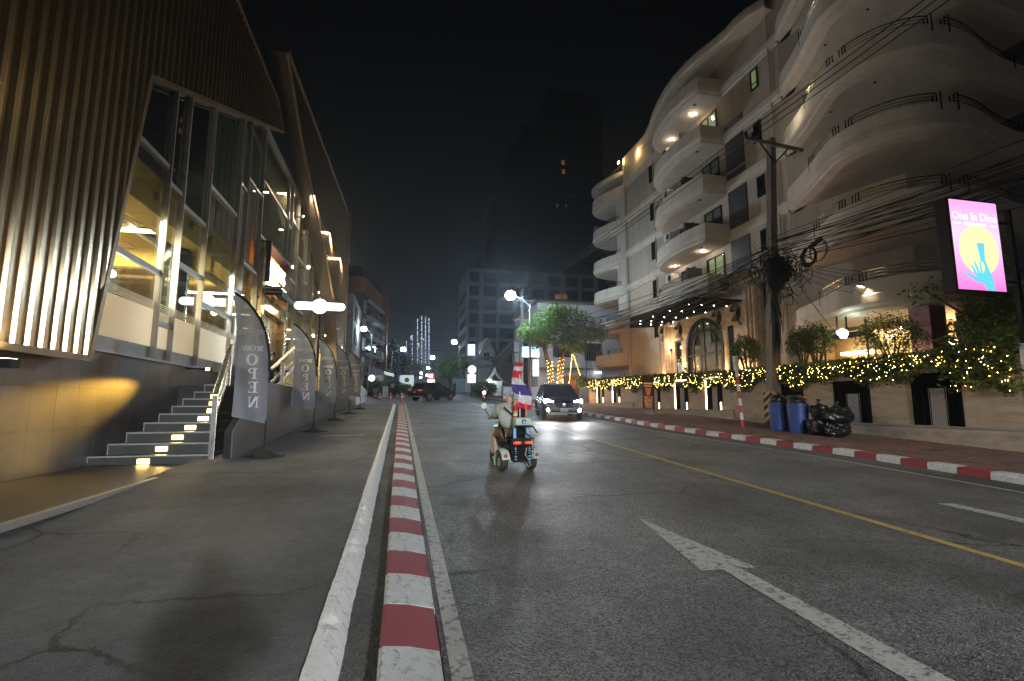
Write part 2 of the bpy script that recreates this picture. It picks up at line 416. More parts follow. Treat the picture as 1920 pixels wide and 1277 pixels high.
while y < 74:
    L = .553; a = y + .005; b = y + L - .003
    mb = MB(); sec = [(0, -.0), (.006, .115), (.03, .14), (.285, .146), (.29, 0)]
    A = [(kx(a) + x, a, gz(a) + h) for x, h in sec]; B = [(kx(b) + x, b, gz(b) + h) for x, h in sec]; n = 5
    mb.add(A + B, [tuple(range(n))[::-1], tuple(range(n, 2 * n))] + [(i, (i + 1) % n, n + (i + 1) % n, n + i) for i in range(n)])
    mb.build('kerb_block', M['red_paint' if c else 'white_paint'], rk); y += L; c = 1 - c
pv = MB(); random.seed(8)
y = 4.5; row = 0
while y < 24:
    x = kx(y) + .31 + (.1 if row % 2 else 0)
    while x < 14.46:
        h = .134 + random.uniform(-.004, .006); t = random.uniform(-.004, .004)
        a, b = y + .004, y + .097; x1 = min(x + .196, 14.5)
        pv.add([(x, a, gz(a) + .125), (x1, a, gz(a) + .125), (x1, b, gz(b) + .125), (x, b, gz(b) + .125), (x, a, gz(a) + h), (x1, a, gz(a) + h + t), (x1, b, gz(b) + h + t), (x, b, gz(b) + h)],
               [(4, 5, 6, 7), (0, 1, 5, 4), (3, 0, 4, 7), (1, 2, 6, 5)])
        x += .2
    y += .1; row += 1
pv.build('paver_bricks', M['paver'], rp, kind='stuff', fix=False)
# painted markings and a painted light streak, each a sheet just above the asphalt
strip(MB(), .325, .445, .005, [-3, 0, 10, 20, 40]).build('edge_line', M['line_paint'], kind='structure', fix=False)
strip(MB(), 5.64, 5.76, .005, [-3, 0, 10, 20, 40, 70]).build('centre_line', M['yellow_paint'], kind='structure', fix=False)
cstrip(-.82, -.73, .005, [-3, 0, 6, 10, 12, 14, 17, 20, 30, 45, 60]).build('edge_line', M['line_paint'], kind='structure', fix=False)
def flat(pts, h=.005): return MB().poly([(x, y, gz(y) + h) for x, y in pts])
a1 = flat([(2.92, 5.87), (2.66, 4.16), (2.865, 4.15), (2.83, 2.4), (2.81, 1.0), (3.12, 1.0), (3.09, 2.4), (3.04, 4.15), (3.20, 4.13)])
a1.build('lane_arrow', M['line_paint'], kind='structure', fix=False)
a2 = flat([(7.50, 5.80), (7.73, 5.74), (7.75, 3.6), (7.95, 3.6), (7.62, 1.9), (7.30, 3.6), (7.52, 3.6)])
a2.build('lane_arrow', M['line_paint'], kind='structure', fix=False)
flat([(-2.2, 15.4), (-1.0, 15.5), (-1.0, 15.62), (-2.2, 15.55)], .086).build('light_streak', M['line_paint'], kind='structure', fix=False)  # pale sheet standing in for a streak of light
# ------------------------------------------------------------------ left: restaurant in a corrugated metal building
XF = -5.9
rb = thing('restaurant_building', 'tall corrugated metal and glass restaurant building filling the left side of the street', 'building', (XF, 20, 2.2))
# stone base wall, tile by tile
bw = MB().box(-6.3, -5.915, -2, 26, -.3, 2.69).build('base_wall', M['grout'], rb)
tile = None; random.seed(4)
zr = [.47, 1.21, 1.95, 2.69]
for i in range(38):
    y = 1.0 + .62 * i
    if y > 22: break
    for q in range(3):
        d = random.uniform(0, .003)
        t = MB().box(-5.92, -5.893 + d, y + .002, y + .618, zr[q] + .002, zr[q + 1] - .002)
        t.build('stone_tile', M['darkstone'], bw, fix=False)
MB().box(-6.0, -5.83, 1, 45, 2.69, 2.755).build('ledge', M['trim'], rb)
# landing with its pale edge, and the flight of steps
ld = MB().box(-5.9, -3.80, -6, 15.0, -.6, .47).build('landing', M['stepstone'], rb)
MB().box(-3.86, -3.775, -6, 11.3, .40, .475).build('edge_strip', M['trim'], ld)
tr_y = [-6 + 1.2 * i for i in range(15)]
zs = [.645, .86, 1.07, 1.26, 1.445, 1.615, 1.785, 1.955, 2.14]
xl = [-5.88, -5.70, -5.53, -5.36, -5.21, -5.09, -4.99, -4.87, -4.76]
xr = [-3.74, -3.84, -3.94, -4.03, -4.12, -4.22, -4.28, -4.33, -4.36]
M['warm'] = emis('warm_step_light', (1, .66, .22), 12)
st = thing('staircase', 'dark stone steps with pale nosings and glowing step lights up to the restaurant', 'steps', (-4.8, 11.4, .47))
for k in range(9):
    y = 11.36 + .3 * k; zb = .472 if k == 0 else zs[k - 1] - .05
    s_ = MB().box(xl[k], xr[k], y + .02, 15.2, zb, zs[k] - .006).build('step', M['stepstone'], st)
    MB().box(xl[k] - .003, xr[k] + .01, y - .005, y + .035, zs[k] - .03, zs[k]).build('nosing', M['trim'], s_)
    MB().box(xl[k] - .006, xl[k] + .012, y + .012, y + .018, zb + (0 if k else 0) + .05, zs[k] - .03).build('corner_trim', M['trim'], s_)
    if k < 8:
        xc = [-4.92, -4.74, -4.58, -4.46, -4.32, -4.25, -4.32, -4.40][k]; zc = zs[k] - .115
        MB().box(xc - .105, xc + .105, y + .004, y + .019, zc - .045, zc + .045).build('step_light', M['warm'], s_)
        lamp('step_lamp', 'AREA', (xc, y - .004, zc), 1.3, (1, .60, .16), st, size=.18, size_y=.07, to=(xc - .1, y - 1, zc - .5), spread=R(105))
# grazing amber spotlight on the wall above the steps
f_ = MB().box(-5.37, -5.23, 15.46, 15.60, 2.58, 2.68).bar((-5.3, 15.55, 2.64), (-5.88, 15.55, 2.64), .04).build('wall_spotlight', M['black'], rb)
MB().box(-5.35, -5.25, 15.448, 15.458, 2.59, 2.67).build('lamp_glass', M['warm'], f_)
lamp('wall_spot', 'SPOT', (-5.30, 15.40, 2.62), 3200, (1, .54, .07), rb, size=.04, spot=R(17), blend=1.0, to=(-5.95, 9.4, 1.10))
# terrace with its raking side wall
tw = MB()
pts = [(11.25, .3), (11.25, 1.08), (13.2, 2.18), (34.6, 2.18), (34.6, 1.2), (20, .4)]
tw.prism([(-3.46, y, z) for y, z in pts], (.13, 0, 0))
tw.build('terrace_wall', M['grout'], rb)
MB().box(-5.9, -3.46, 15.2, 45, 1.0, 2.16).build('terrace_floor', M['stepstone'], rb)
y = 11.25; random.seed(6)
while y < 34.4:
    y1 = min(y + 1.22, 34.5)
    zt = lambda q: min(2.2, 1.10 + (q - 11.25) * .564)
    P = [(-3.325, y + .003, gz(y) + .02), (-3.325, y1 - .003, gz(y1) + .02), (-3.325, y1 - .003, zt(y1)), (-3.325, y + .003, zt(y))]
    if y < 13.2 < y1: P = P[:3] + [(-3.325, 13.2, 2.2)] + P[3:]
    MB().prism(P, (.022 + random.uniform(0, .003), 0, 0)).build('stone_slab', M['darkstone'], rb); y = y1
# glazing: mullions, transoms, one pane per opening
MU = [10.6, 13.5, 14.34, 16.04, 18.71, 19.6, 21.5, 26.2, 27.1, 28.8, 31.4, 32.3, 34.0, 36.6, 37.5, 39.3, 42.0, 44.5]
def top(y): return 8.77 + (y - 11.51) * .451 if y < 21.2 else 13.15
TRN = {0: [4.85, 7.57], 1: [3.62, 7.2], 2: [5.36, 6.95], 3: [4.62, 8.28], 4: [5.7, 9.6], 5: [4.2, 6.9, 10.2], 6: [8.6, 11.0], 7: [4.4, 7.7, 10.8], 8: [5.2, 8.2, 11.4], 9: [4.5, 7.0, 9.9], 10: [5.6, 9.0, 11.8], 11: [4.3, 7.7, 10.5], 12: [5.1, 8.4, 11.5], 13: [4.6, 9.3], 14: [5.4, 8.1, 11], 15: [4.6, 7.5, 10.4], 16: [5.2, 8.8]}
for i, y in enumerate(MU):
    if i == 0: continue
    MB().box(XF - .02, XF + .10, y - .065, y + .03, 2.756, top(y)).build('mullion', M['mull'], rb)
    MB().box(XF + .06, XF + .13, y - .062, y - .02, 2.758, top(y) - .01).build('mullion_cap', M['mull'], rb)
for i in range(len(MU) - 1):
    a, b = MU[i] + .03, MU[i + 1] - .065
    rows = [2.76] + ([4.14] if i < 6 else []) + TRN[i]
    rows = sorted(rows)
    for z in TRN[i]:
        lo = a
        if i == 0: lo = 10.36 + (z - 2.47) / 6.3 * 1.15 + .05
        if i == 6 and z < 8: continue
        MB().box(XF - .0, XF + .085, lo, b, z - .06, z + .06).build('transom', M['mull'], rb)
    for j, z0 in enumerate(rows):
        z1 = rows[j + 1] if j + 1 < len(rows) else None
        zt = (top(a), top(b)) if z1 is None else (z1, z1)
        if i == 6 and z0 < 8.5: continue
        lo0 = lo1 = a
        if i == 0:
            lo0 = 10.36 + (z0 - 2.47) / 6.3 * 1.15; lo1 = 10.36 + (zt[0] - 2.47) / 6.3 * 1.15
        if z0 < 3: mt = 'frost'
        elif z0 > 6.9: mt = 'glassgreen'
        else: mt = 'glass'
        if mt == 'frost' and i >= 6: mt = 'glass'
        if mt == 'frost':
            MB().prism([(XF + .0, lo0, 2.76), (XF + .0, b, 2.76), (XF, b, 3.02), (XF, lo0 + .05, 3.02)], (.012, 0, 0)).build('kick_panel', M['mull'], rb)
            MB().prism([(XF + .0, lo0 + .06, 3.02), (XF + .0, b, 3.02), (XF, b, 3.93), (XF, lo0 + .23, 3.93)], (.008, 0, 0)).build('frosted_pane', None or M.setdefault('frost', mat('frosted_glass', (.92, .92, .90), .5, 0, .03, 2, 0)), rb)
            for q in range(4):
                MB().prism([(XF + .0, lo0 + .25, 3.955 + q * .05), (XF + .0, b, 3.955 + q * .05), (XF, b, 3.985 + q * .05), (XF, lo0 + .25, 3.985 + q * .05)], (.008, 0, 0)).build('frosted_stripe', M['frost'], rb)
            MB().quad((XF + .02, lo0 + .25, 3.93), (XF + .02, b, 3.93), (XF + .02, b, 4.14), (XF + .02, lo0 + .3, 4.14)).build('pane', M['glass'], rb)
        else:
            MB().quad((XF + .02, lo0, z0), (XF + .02, b, z0), (XF + .02, b, zt[1]), (XF + .02, lo1, zt[0])).build('pane', M[mt], rb)
# frosted film lets the room's light through
fm = M['frost'].node_tree; B = fm.nodes['Principled BSDF']; tl = fm.nodes.new('ShaderNodeBsdfTranslucent'); tl.inputs[0].default_value = (.97, .96, .93, 1)
mx = fm.nodes.new('ShaderNodeMixShader'); mx.inputs[0].default_value = .7
fm.links.new(B.outputs[0], mx.inputs[1]); fm.links.new(tl.outputs[0], mx.inputs[2]); fm.links.new(mx.outputs[0], fm.nodes['Material Output'].inputs[0])
MB().box(XF - .02, XF + .14, 21.2, 44.5, 13.12, 13.28).build('head_rail', M['trim'], rb)
# rooms behind the glass
M['yellow'] = mat('ochre_room_paint', (.55, .43, .13), .8, 0, .06, .5, 0)
M['awng0'] = mat('teal_print', (.05, .12, .12), .6); M['blind'] = mat('beige_blind', (.46, .39, .30), .8, 0, .1, 2, 0, stretch=(1, 6, .2))
M['roomfloor'] = mat('room_floor', (.16, .13, .09), .5)
rm = MB().box(-13, -5.95, 8.6, 45, 2.1, 2.2).build('room_floor', M['roomfloor'], rb)
MB().box(-12.2, -12, 8.6, 45, 2.2, 7.3).build('room_wall', M['yellow'], rb)
MB().box(-12, -6.02, 8.4, 8.6, 2.2, 7.3).build('room_wall', M['yellow'], rb)
MB().box(-12, -6.02, 45, 45.2, 2.2, 13.2).build('room_wall', M['yellow'], rb)
MB().box(-12, -5.95, 8.6, 45, 7.0, 7.2).build('room_ceiling', M['yellow'], rb)
MB().box(-6.9, -6.2, 8.6, 45, 6.45, 7.0).build('ceiling_beam', M['yellow'], rb)
MB().box(-12, -6.05, 17.2, 17.5, 5.9, 7.0).build('ceiling_beam', M['yellow'], rb)
MB().box(-12, -5.95, 8.6, 44.6, 13.3, 13.5).build('roof', M['blackmatte'], rb)
MB().box(-7.2, -7.1, 8.6, 45, 7.2, 13.3).build('upper_wall', M['darkpanel'], rb)
MB().lathe((-7.0, 17.0, 2.2), [(.42, 0), (.42, 4.8)], 20).build('column', mat('dark_glazed_tile', (.03, .035, .03), .12, 0, .2, 3, .25, 9), rb, smooth=True)
M['tube'] = emis('ceiling_tube_light', (1, .82, .48), 16)
for y, x in ((12.4, -8.2), (15.6, -8.6), (19.5, -8.3), (24, -8.5), (29.5, -8.5), (35, -8.5), (40, -8.5)):
    f_ = MB().box(x - 1.6, x + 1.6, y - .09, y + .09, 6.52, 6.58).build('ceiling_light', M['tube'], rb)
    lamp('room_lamp', 'AREA', (x, y, 6.45), 720 if y < 20 else 380, (1, .80, .44), rb, size=3.0, size_y=.4, to=(x, y, 0))
for y, z in ((12.5, 5.85), (14.9, 5.9), (18.2, 5.8)):
    sh = MB().box(-9.5, -7.2, y - .2, y + .2, z, z + .03).build('hanging_panel', mat('cork_panel', (.5, .34, .2), .8), rb)
    for xx in (-9.2, -7.5): MB().tube([(xx, y, z + .03), (xx, y, 7.0)], .01, 4).build('hanger', M['black'], sh)
for x_, z_ in ((-7.6, 6.72), (-9.4, 6.6)): MB().tube([(x_, 8.8, z_), (x_, 44, z_)], .16, 10).build('air_duct', M['trim'], rb, smooth=True)
M['pend'] = emis('pendant_globe', (1, .86, .62), 7)
for i_, (x_, y_, z_) in enumerate(((-7.0, 13.2, 5.3), (-7.6, 14.9, 5.1), (-7.2, 18.4, 5.2), (-8.3, 19.2, 5.4), (-7.0, 20.6, 5.1), (-7.4, 27.8, 5.2), (-7.2, 30.2, 5.0), (-7.4, 33.2, 5.2))):
    pd_ = MB().ell((x_, y_, z_), .11, 10, 7).build('pendant_lamp', M['pend'], rb, smooth=True); MB().tube([(x_, y_, z_ + .1), (x_, y_, 7.0)], .008, 4).build('flex', M['black'], pd_)
for y_ in (12.2, 14.2, 18.2, 20.2, 22.5): 
    pc_ = MB().box(-11.99, -11.94, y_, y_ + 1.1, 4.5, 5.7).build('wall_picture', M['blackmatte'], rb); MB().box(-11.935, -11.93, y_ + .08, y_ + 1.02, 4.58, 5.62).build('print', M['blind'] if int(y_) % 4 else M['awng0'], pc_)
for y_ in (9.5, 11.6, 13.7, 15.8, 19.4, 21.5): MB().box(-11.9, -6.1, y_, y_ + .12, 6.78, 6.99).build('ceiling_joist', M['yellow'], rb)
ch = MB(); ch.tube([(-6.6, 12.1, 2.2), (-6.6, 12.1, 4.35), (-6.6, 12.2, 4.6), (-6.6, 12.4, 4.68), (-6.6, 12.6, 4.6), (-6.6, 12.7, 4.35), (-6.6, 12.7, 2.2)], .035, 8).bar((-6.6, 12.1, 4.36), (-6.6, 12.7, 4.36), .06, .12)
ch.build('stair_handrail', M['black'], rb, smooth=True)
MB().bar((-6.7, 12.6, 4.4), (-6.7, 15.8, 3.55), .12, .2).build('stair_stringer', M['black'], rb)
MB().box(-8.5, -8.3, 14.6, 20.5, 2.2, 3.9).build('bar_counter', M['darkpanel'], rb)
MB().box(-8.6, -8.25, 14.6, 20.5, 4.05, 4.12).build('shelf', M['tube'], rb)
for y0_, y1_, c_ in ((11.0, 15.9, (1, .88, .70)), (16.2, 21.0, (.85, .97, 1))):  # bars and lamps added behind the glass to brighten the frosted panes
    f_ = MB().box(-7.15, -7.05, y0_, y1_, 4.02, 4.10).build('frost_fill_bar', M['black'], rb)
    lamp('frost_fill_lamp', 'AREA', (-7.0, (y0_ + y1_) / 2, 3.95), 520, c_, rb, size=.6, size_y=y1_ - y0_, to=(-5.9, (y0_ + y1_) / 2, 3.4))
# vertical blinds on the upper floor
M['blind'] = mat('beige_blind', (.46, .39, .30), .8, 0, .1, 2, 0, stretch=(1, 6, .2))
for i in range(46):
    y = 16.9 + .56 * i
    if y > 43: break
    MB().box(-6.32, -6.30, y, y + .5, 7.3, min(13.1, top(y))).build('blind_slat', M['blind'], rb, fix=False)
for y0_, z_, p_ in ((27.5, 12.9, 420), (33.5, 12.9, 420), (39.5, 12.9, 420)):  # bars and lamps added to brighten the blinds and upper bays
    f_ = MB().box(-6.2, -6.12, y0_ - 2.4, y0_ + 2.4, z_, z_ + .08).build('cornice_fill_bar', M['trim'], rb)
    lamp('cornice_fill_lamp', 'AREA', (-6.15, y0_, z_ - .02), p_, (1, .74, .44), rb, size=.12, size_y=4.6, to=(-6.18, y0_, 0))
# corrugated cladding: three ribs to a sheet
XC = -5.55
def zb(y):
    if y <= 10.36: return 2.47
    if y <= 11.51: return 2.47 + (y - 10.36) / 1.15 * 6.3
    return 8.77 + (y - 11.51) / 11.42 * 5.15
def ztp(y): return 14.62 if y < 21.73 else 14.62 - (y - 21.73) / 1.2 * .66
def corr_sheet(mb, y0, n, per, dep, X, fb, ft):
    prof = [(0, 0), (.08 * per, dep), (.36 * per, dep), (.44 * per, 0), (.7 * per, .003), (.72 * per, .006), (.74 * per, .003)]
    pp = []
    for i in range(n):
        for a, d in prof: pp.append((y0 + i * per + a, d))
    pp.append((y0 + n * per, 0))
    for (ya, da), (yb, db) in zip(pp[:-1], pp[1:]):
        za, zb_ = fb(ya), fb(yb)
        mb.quad((X + da, ya, za), (X + db, yb, zb_), (X + db, yb, ft(yb)), (X + da, ya, ft(ya)))
    return mb
y = 1.3
while y < 22.6:
    corr_sheet(MB(), y, 3, .29, .05, XC, zb, ztp).build('corrugated_sheet', M['corr'], rb, fix=False); y += .87
fl = MB(); A = [(1.0, 2.47), (10.4, 2.47), (11.53, 8.77), (22.95, 13.93), (21.75, 14.68), (1.0, 14.64)]
for (ya, za), (yb, zb_) in zip(A[:-1], A[1:]):
    mb = MB().bar((XC + .02, ya, za), (XC + .02, yb, zb_), .11, .09, up=(1, 0, 0)); mb.build('flashing', M['brown'], rb)
for (ya, za), (yb, zb_) in zip(A[:3], A[1:4]):
    MB().quad((XC, ya, za), (XC, yb, zb_), (XF - .1, yb, zb_), (XF - .1, ya, za)).build('soffit', M['brown'], rb, fix=False)
# second corrugated volume at the far end, with a slanting beige reveal
fr = [(20.1, 15.85), (23.5, 14.1), (27.3, 12.7), (32, 11.1), (37, 9.2), (41, 5.6), (43.4, 2.3)]
def zf(y):
    for (a, za), (b, zb_) in zip(fr[:-1], fr[1:]):
        if y <= b: return za + (y - a) / (b - a) * (zb_ - za)
    return 2.3
y = 20.1
while y < 44.4:
    corr_sheet(MB(), y, 3, .2715, .05, -4.9, zf, lambda q: 15.85 + (q - 20.1) * .097).build('corrugated_sheet', M['corr'], rb, fix=False); y += .8145
bk = [(22.1, 17.3), (24, 16.2), (27.9, 14.4), (32.5, 12.1), (38.0, 9.3), (41.9, 6.3), (43.6, 2.3)]
for i in range(6):
    MB().quad((-4.9, *fr[i]), (-4.9, *fr[i + 1]), (-6.1, *bk[i + 1]), (-6.1, *bk[i])).build('reveal', M['plaster2'], rb, fix=False)
    MB().bar((-4.88, *fr[i]), (-4.88, *fr[i + 1]), .1, .1, up=(1, 0, 0)).build('flashing', M['brown'], rb)
MB().box(-4.95, -4.75, 44.45, 44.75, 1.9, 18.2).build('corner_trim', M['brown'], rb)
MB().box(-7.0, -4.95, 44.5, 44.7, 1.9, 18.0).build('end_wall', M['corr'], rb)
MB().bar((-4.85, 20.1, 15.9), (-4.85, 44.6, 18.25), .1, .12, up=(1, 0, 0)).build('flashing', M['brown'], rb)
# entrance: brass surround, lit sign box, awning
for ya in (21.5, 25.75): MB().box(-6.0, -5.6, ya, ya + .45, 2.16, 8.3).build('door_surround', M['gold'], rb)
MB().box(-6.0, -5.62, 21.96, 25.74, 5.6, 6.2).build('lintel', M['gold'], rb)
for ya, yb in ((22.0, 23.2), (23.25, 24.45), (24.5, 25.7)):
    dr = MB().box(-5.98, -5.9, ya, yb, 2.2, 5.58).build('door', M['gold'], rb)
    MB().box(-5.89, -5.85, yb - .16, yb - .12, 3.2, 4.4).build('door_handle', M['steel'], dr)
M['signorange'] = emis('orange_sign_glow', (1, .36, .10), 1.6)
M['signwhite'] = emis('white_letter_glow', (1, .92, .82), 9)
sb = MB().box(-5.95, -5.45, 21.8, 21.92, 6.7, 8.45).box(-5.95, -5.45, 25.4, 25.55, 6.7, 8.45).box(-5.95, -5.45, 21.92, 25.4, 8.33, 8.45).build('sign_box', M['black'], rb)
MB().box(-5.94, -5.9, 21.93, 25.39, 6.7, 8.32).build('sign_panel', M['signorange'], sb)
textmesh('BOOKS', .95, M['signwhite'], 'lettering', sb, frame_M((-5.6, 23.6, 7.55), (0, 1, 0), (0, 0, 1)), .02, xs=1.05)
MB().box(-5.8, -5.5, 22.4, 25.2, 6.78, 7.0).build('sign_shelf', M['signwhite'], sb)
M['awn'] = mat('black_awning_cloth', (.016, .018, .017), .8); M['awng'] = mat('green_valance', (.03, .16, .12), .7)
aw = MB().prism([(-5.88, 22.3, 6.75), (-5.02, 22.3, 6.50), (-5.02, 22.3, 6.46), (-5.88, 22.3, 6.68)], (0, 3.4, 0)).build('awning', M['awn'], rb)
MB().box(-5.88, -5.04, 22.28, 22.30, 6.22, 6.62).build('side_flap', M['awn'], aw)
MB().box(-5.88, -5.04, 22.265, 22.279, 6.52, 6.55).box(-5.88, -5.04, 22.265, 22.279, 6.36, 6.39).build('piping', M['trim'], aw)
MB().box(-5.04, -5.02, 22.3, 25.7, 6.2, 6.5).build('valance', M['awng'], aw)
MB().box(-5.019, -5.012, 22.3, 25.7, 6.40, 6.43).box(-5.019, -5.012, 22.3, 25.7, 6.26, 6.28).build('piping', M['trim'], aw)
textmesh('LA CREMERIE', .2, M['white'], 'lettering', aw, frame_M((-5.01, 24.0, 6.34), (0, 1, 0), (0, 0, 1)), .003)
lamp('door_lamp', 'AREA', (-5.3, 23.9, 5.9), 60, (1, .72, .38), rb, size=1.5, size_y=.5, to=(-5.7, 23.9, 2))
lamp('sign_lamp', 'AREA', (-5.5, 23.6, 8.25), 8, (1, .45, .18), rb, size=2.4, size_y=.2, to=(-5.85, 23.6, 7.2))
# facade lamps: warm uplights on the ledge and one wall lamp high on the far bay; three more added to spread its glow
M['lampglow'] = emis('warm_lamp_glow', (1, .78, .45), 14)
for (x, y, z, p, tx, ty, tz, sp) in ((-5.22, 8.05, 2.2, 330, -5.5, 8.5, 5, 130), (-5.22, 6.6, 2.2, 200, -5.5, 6.6, 5, 130), (-5.22, 4.4, 2.2, 160, -5.5, 4.4, 5, 130)):
    f_ = MB().box(x - .10, x + .10, y - .09, y + .09, z - .06, z + .06).bar((x, y, z), (-5.88, y, z), .04).build('uplight', M['black'], rb)
    MB().box(x - .07, x + .07, y - .07, y + .07, z + .062, z + .066).build('lamp_glass', M['lampglow'], f_)
    lamp('up_lamp', 'SPOT', (x, y, z + .1), p, (1, .74, .38), rb, size=.06, spot=R(sp), blend=.8, to=(tx, ty, tz))
for (x, y, z, p) in ((-5.5, 30.4, 9.6, 130), (-5.5, 34.5, 9.0, 110), (-5.5, 38.2, 6.6, 90), (-5.5, 28.2, 11.9, 90)):
    f_ = MB().bar((-5.85, y, z), (x, y, z), .05).build('wall_and_fill_lamp', M['black'], rb)
    MB().ell((x, y, z + .06), .045 if y != 30.4 else .10, 8, 6).build('lamp_glass', M['lampglow'], f_)
    lamp('wall_and_fill_light', 'SPOT', (x + .05, y, z + .02), p * 2.6, (1, .74, .44), rb, size=.08, spot=R(125), blend=.8, to=(-6.0, y - 1.6, z - 1.2 if y < 36 else z + .6))

# ------------------------------------------------------------------ stair and terrace railings
def rail_run(name, label, A, B, posts, zb0, zb1, n=2):
    t = thing(name, label, 'railing', (A[0], A[1], zb0))
    A = Vector(A); B = Vector(B)
    MB().bar(A, B, .10, .055).build('handrail', M['steel'], t, bevel=.008)
    for q in range(n):
        d = Vector((0, 0, .36 + .30 * q)); MB().tube([A - d, B - d], .019, 8).tube([A - d - Vector((0, 0, .07)), B - d - Vector((0, 0, .07))], .014, 6).build('rail', M['steel'], t, smooth=True)
    for f in posts:
        p = A.lerp(B, f); z0 = zb0 + (zb1 - zb0) * f
        MB().box(p.x - .055, p.x + .055, p.y - .02, p.y + .02, z0, p.z - .03).build('post', M['steel'], t, bevel=.006)
    return t
rail_run('stair_railing', 'brushed steel stair railing with flat handrail behind the nearest feather flag', (-3.66, 11.20, 1.86), (-4.18, 13.6, 3.12), [0, .97], .44, 2.16)
rail_run('stair_railing', 'steel railing rising to a bend in front of the brass doors', (-3.55, 15.05, 2.62), (-3.60, 18.45, 3.66), [.42, .98], 2.16, 2.16)
t = thing('terrace_railing', 'low steel railing of level bars along the terrace behind the middle flags', 'railing', (-3.5, 18.6, 2.18))
for z in (2.45, 2.7, 2.95, 3.2): MB().tube([(-3.5, 18.6, z), (-3.5, 33.5, z)], .018, 6).build('rail', M['steel'], t, smooth=True)
for i in range(9): MB().box(-3.53, -3.47, 18.7 + i * 1.84, 18.75 + i * 1.84, 2.18, 3.22).build('post', M['steel'], t)
for i, (y, lab) in enumerate(((20.1, 'round dark cafe table on the terrace nearest the brass doors'), (27.4, 'round dark cafe table further along the terrace behind the flags'))):
    t = thing('cafe_table', lab, 'table', (-4.3, y, 2.17), 'terrace tables')
    MB().lathe((-4.3, y, 2.17), [(.25, 0), (.25, .02), (.03, .04), (.03, .70)], 12).build('pedestal', M['black'], t, smooth=True)
    MB().lathe((-4.3, y, 2.87), [(.38, 0), (.38, .03)], 16).build('tabletop', M['darkpanel'], t)

# ------------------------------------------------------------------ white lozenge sign on its post
M['lightbox'] = emis('white_light_box', (.93, .97, 1.0), 3.2)
t = thing('lit_sign', 'blank white lozenge light box on a thin black post above the terrace', 'sign', (-3.61, 23.2, 2.17))
def lozenge(w, h, r):
    P = []
    for a in range(-90, 91, 30): P.append((w - h + h * math.cos(R(a)), h * math.sin(R(a))))
    t0 = math.asin(h / r)
    P += [(r * math.cos(t0 + (math.pi - 2 * t0) * i / 12), r * math.sin(t0 + (math.pi - 2 * t0) * i / 12)) for i in range(13)]
    for a in range(90, 271, 30): P.append((-w + h + h * math.cos(R(a)), h * math.sin(R(a))))
    P += [(r * math.cos(math.pi + t0 + (math.pi - 2 * t0) * i / 12), r * math.sin(math.pi + t0 + (math.pi - 2 * t0) * i / 12)) for i in range(13)]
    return P
MB().prism([(-3.61 + x, 23.24, 5.98 + z) for x, z in lozenge(1.12, .21, .375)], (0, -.14, 0)).build('sign_case', M['black'], t)
MB().prism([(-3.61 + x, 23.098, 5.98 + z) for x, z in lozenge(1.08, .175, .335)], (0, -.012, 0)).build('sign_face', M['lightbox'], t)
MB().tube([(-3.61, 23.2, 2.17), (-3.61, 23.2, 5.7)], .05, 8).build('post', M['black'], t, smooth=True)

# ------------------------------------------------------------------ feather flags
M['flag'] = mat('grey_flag_cloth', (.20, .222, .28), .55, 0, .18, 1.6, .25, 3)
fm = M['flag'].node_tree; B = fm.nodes['Principled BSDF']; tl = fm.nodes.new('ShaderNodeBsdfTranslucent'); tl.inputs[0].default_value = (.26, .27, .31, 1)
tp = fm.nodes.new('ShaderNodeBsdfTransparent'); tp.inputs[0].default_value = (.7, .72, .8, 1)
m1 = fm.nodes.new('ShaderNodeMixShader'); m1.inputs[0].default_value = .35; m2 = fm.nodes.new('ShaderNodeMixShader'); m2.inputs[0].default_value = .07
fm.links.new(B.outputs[0], m1.inputs[1]); fm.links.new(tl.outputs[0], m1.inputs[2]); fm.links.new(m1.outputs[0], m2.inputs[1]); fm.links.new(tp.outputs[0], m2.inputs[2])
fm.links.new(m2.outputs[0], fm.nodes['Material Output'].inputs[0])
M['print'] = mat('cream_flag_print', (.66, .62, .58), .6, 0, .05, 3, 0)
pole = [(0, .10), (0, 1.76), (-.02, 2.1), (-.08, 2.44), (-.15, 2.68), (-.25, 2.9), (-.37, 3.08), (-.50, 3.24), (-.64, 3.36), (-.78, 3.44)]
def polex(z):
    for (xa, za), (xb, zb_) in zip(pole[:-1], pole[1:]):
        if z <= zb_: return xa + (z - za) / (zb_ - za) * (xb - xa)
    return pole[-1][0]
def wav(x, z, ph): return .035 * math.sin(z * 3.1 + x * 5 + ph) * (min(1, abs(x) / .3)) + .02 * math.sin(x * 14 + z * 2.2 + ph)
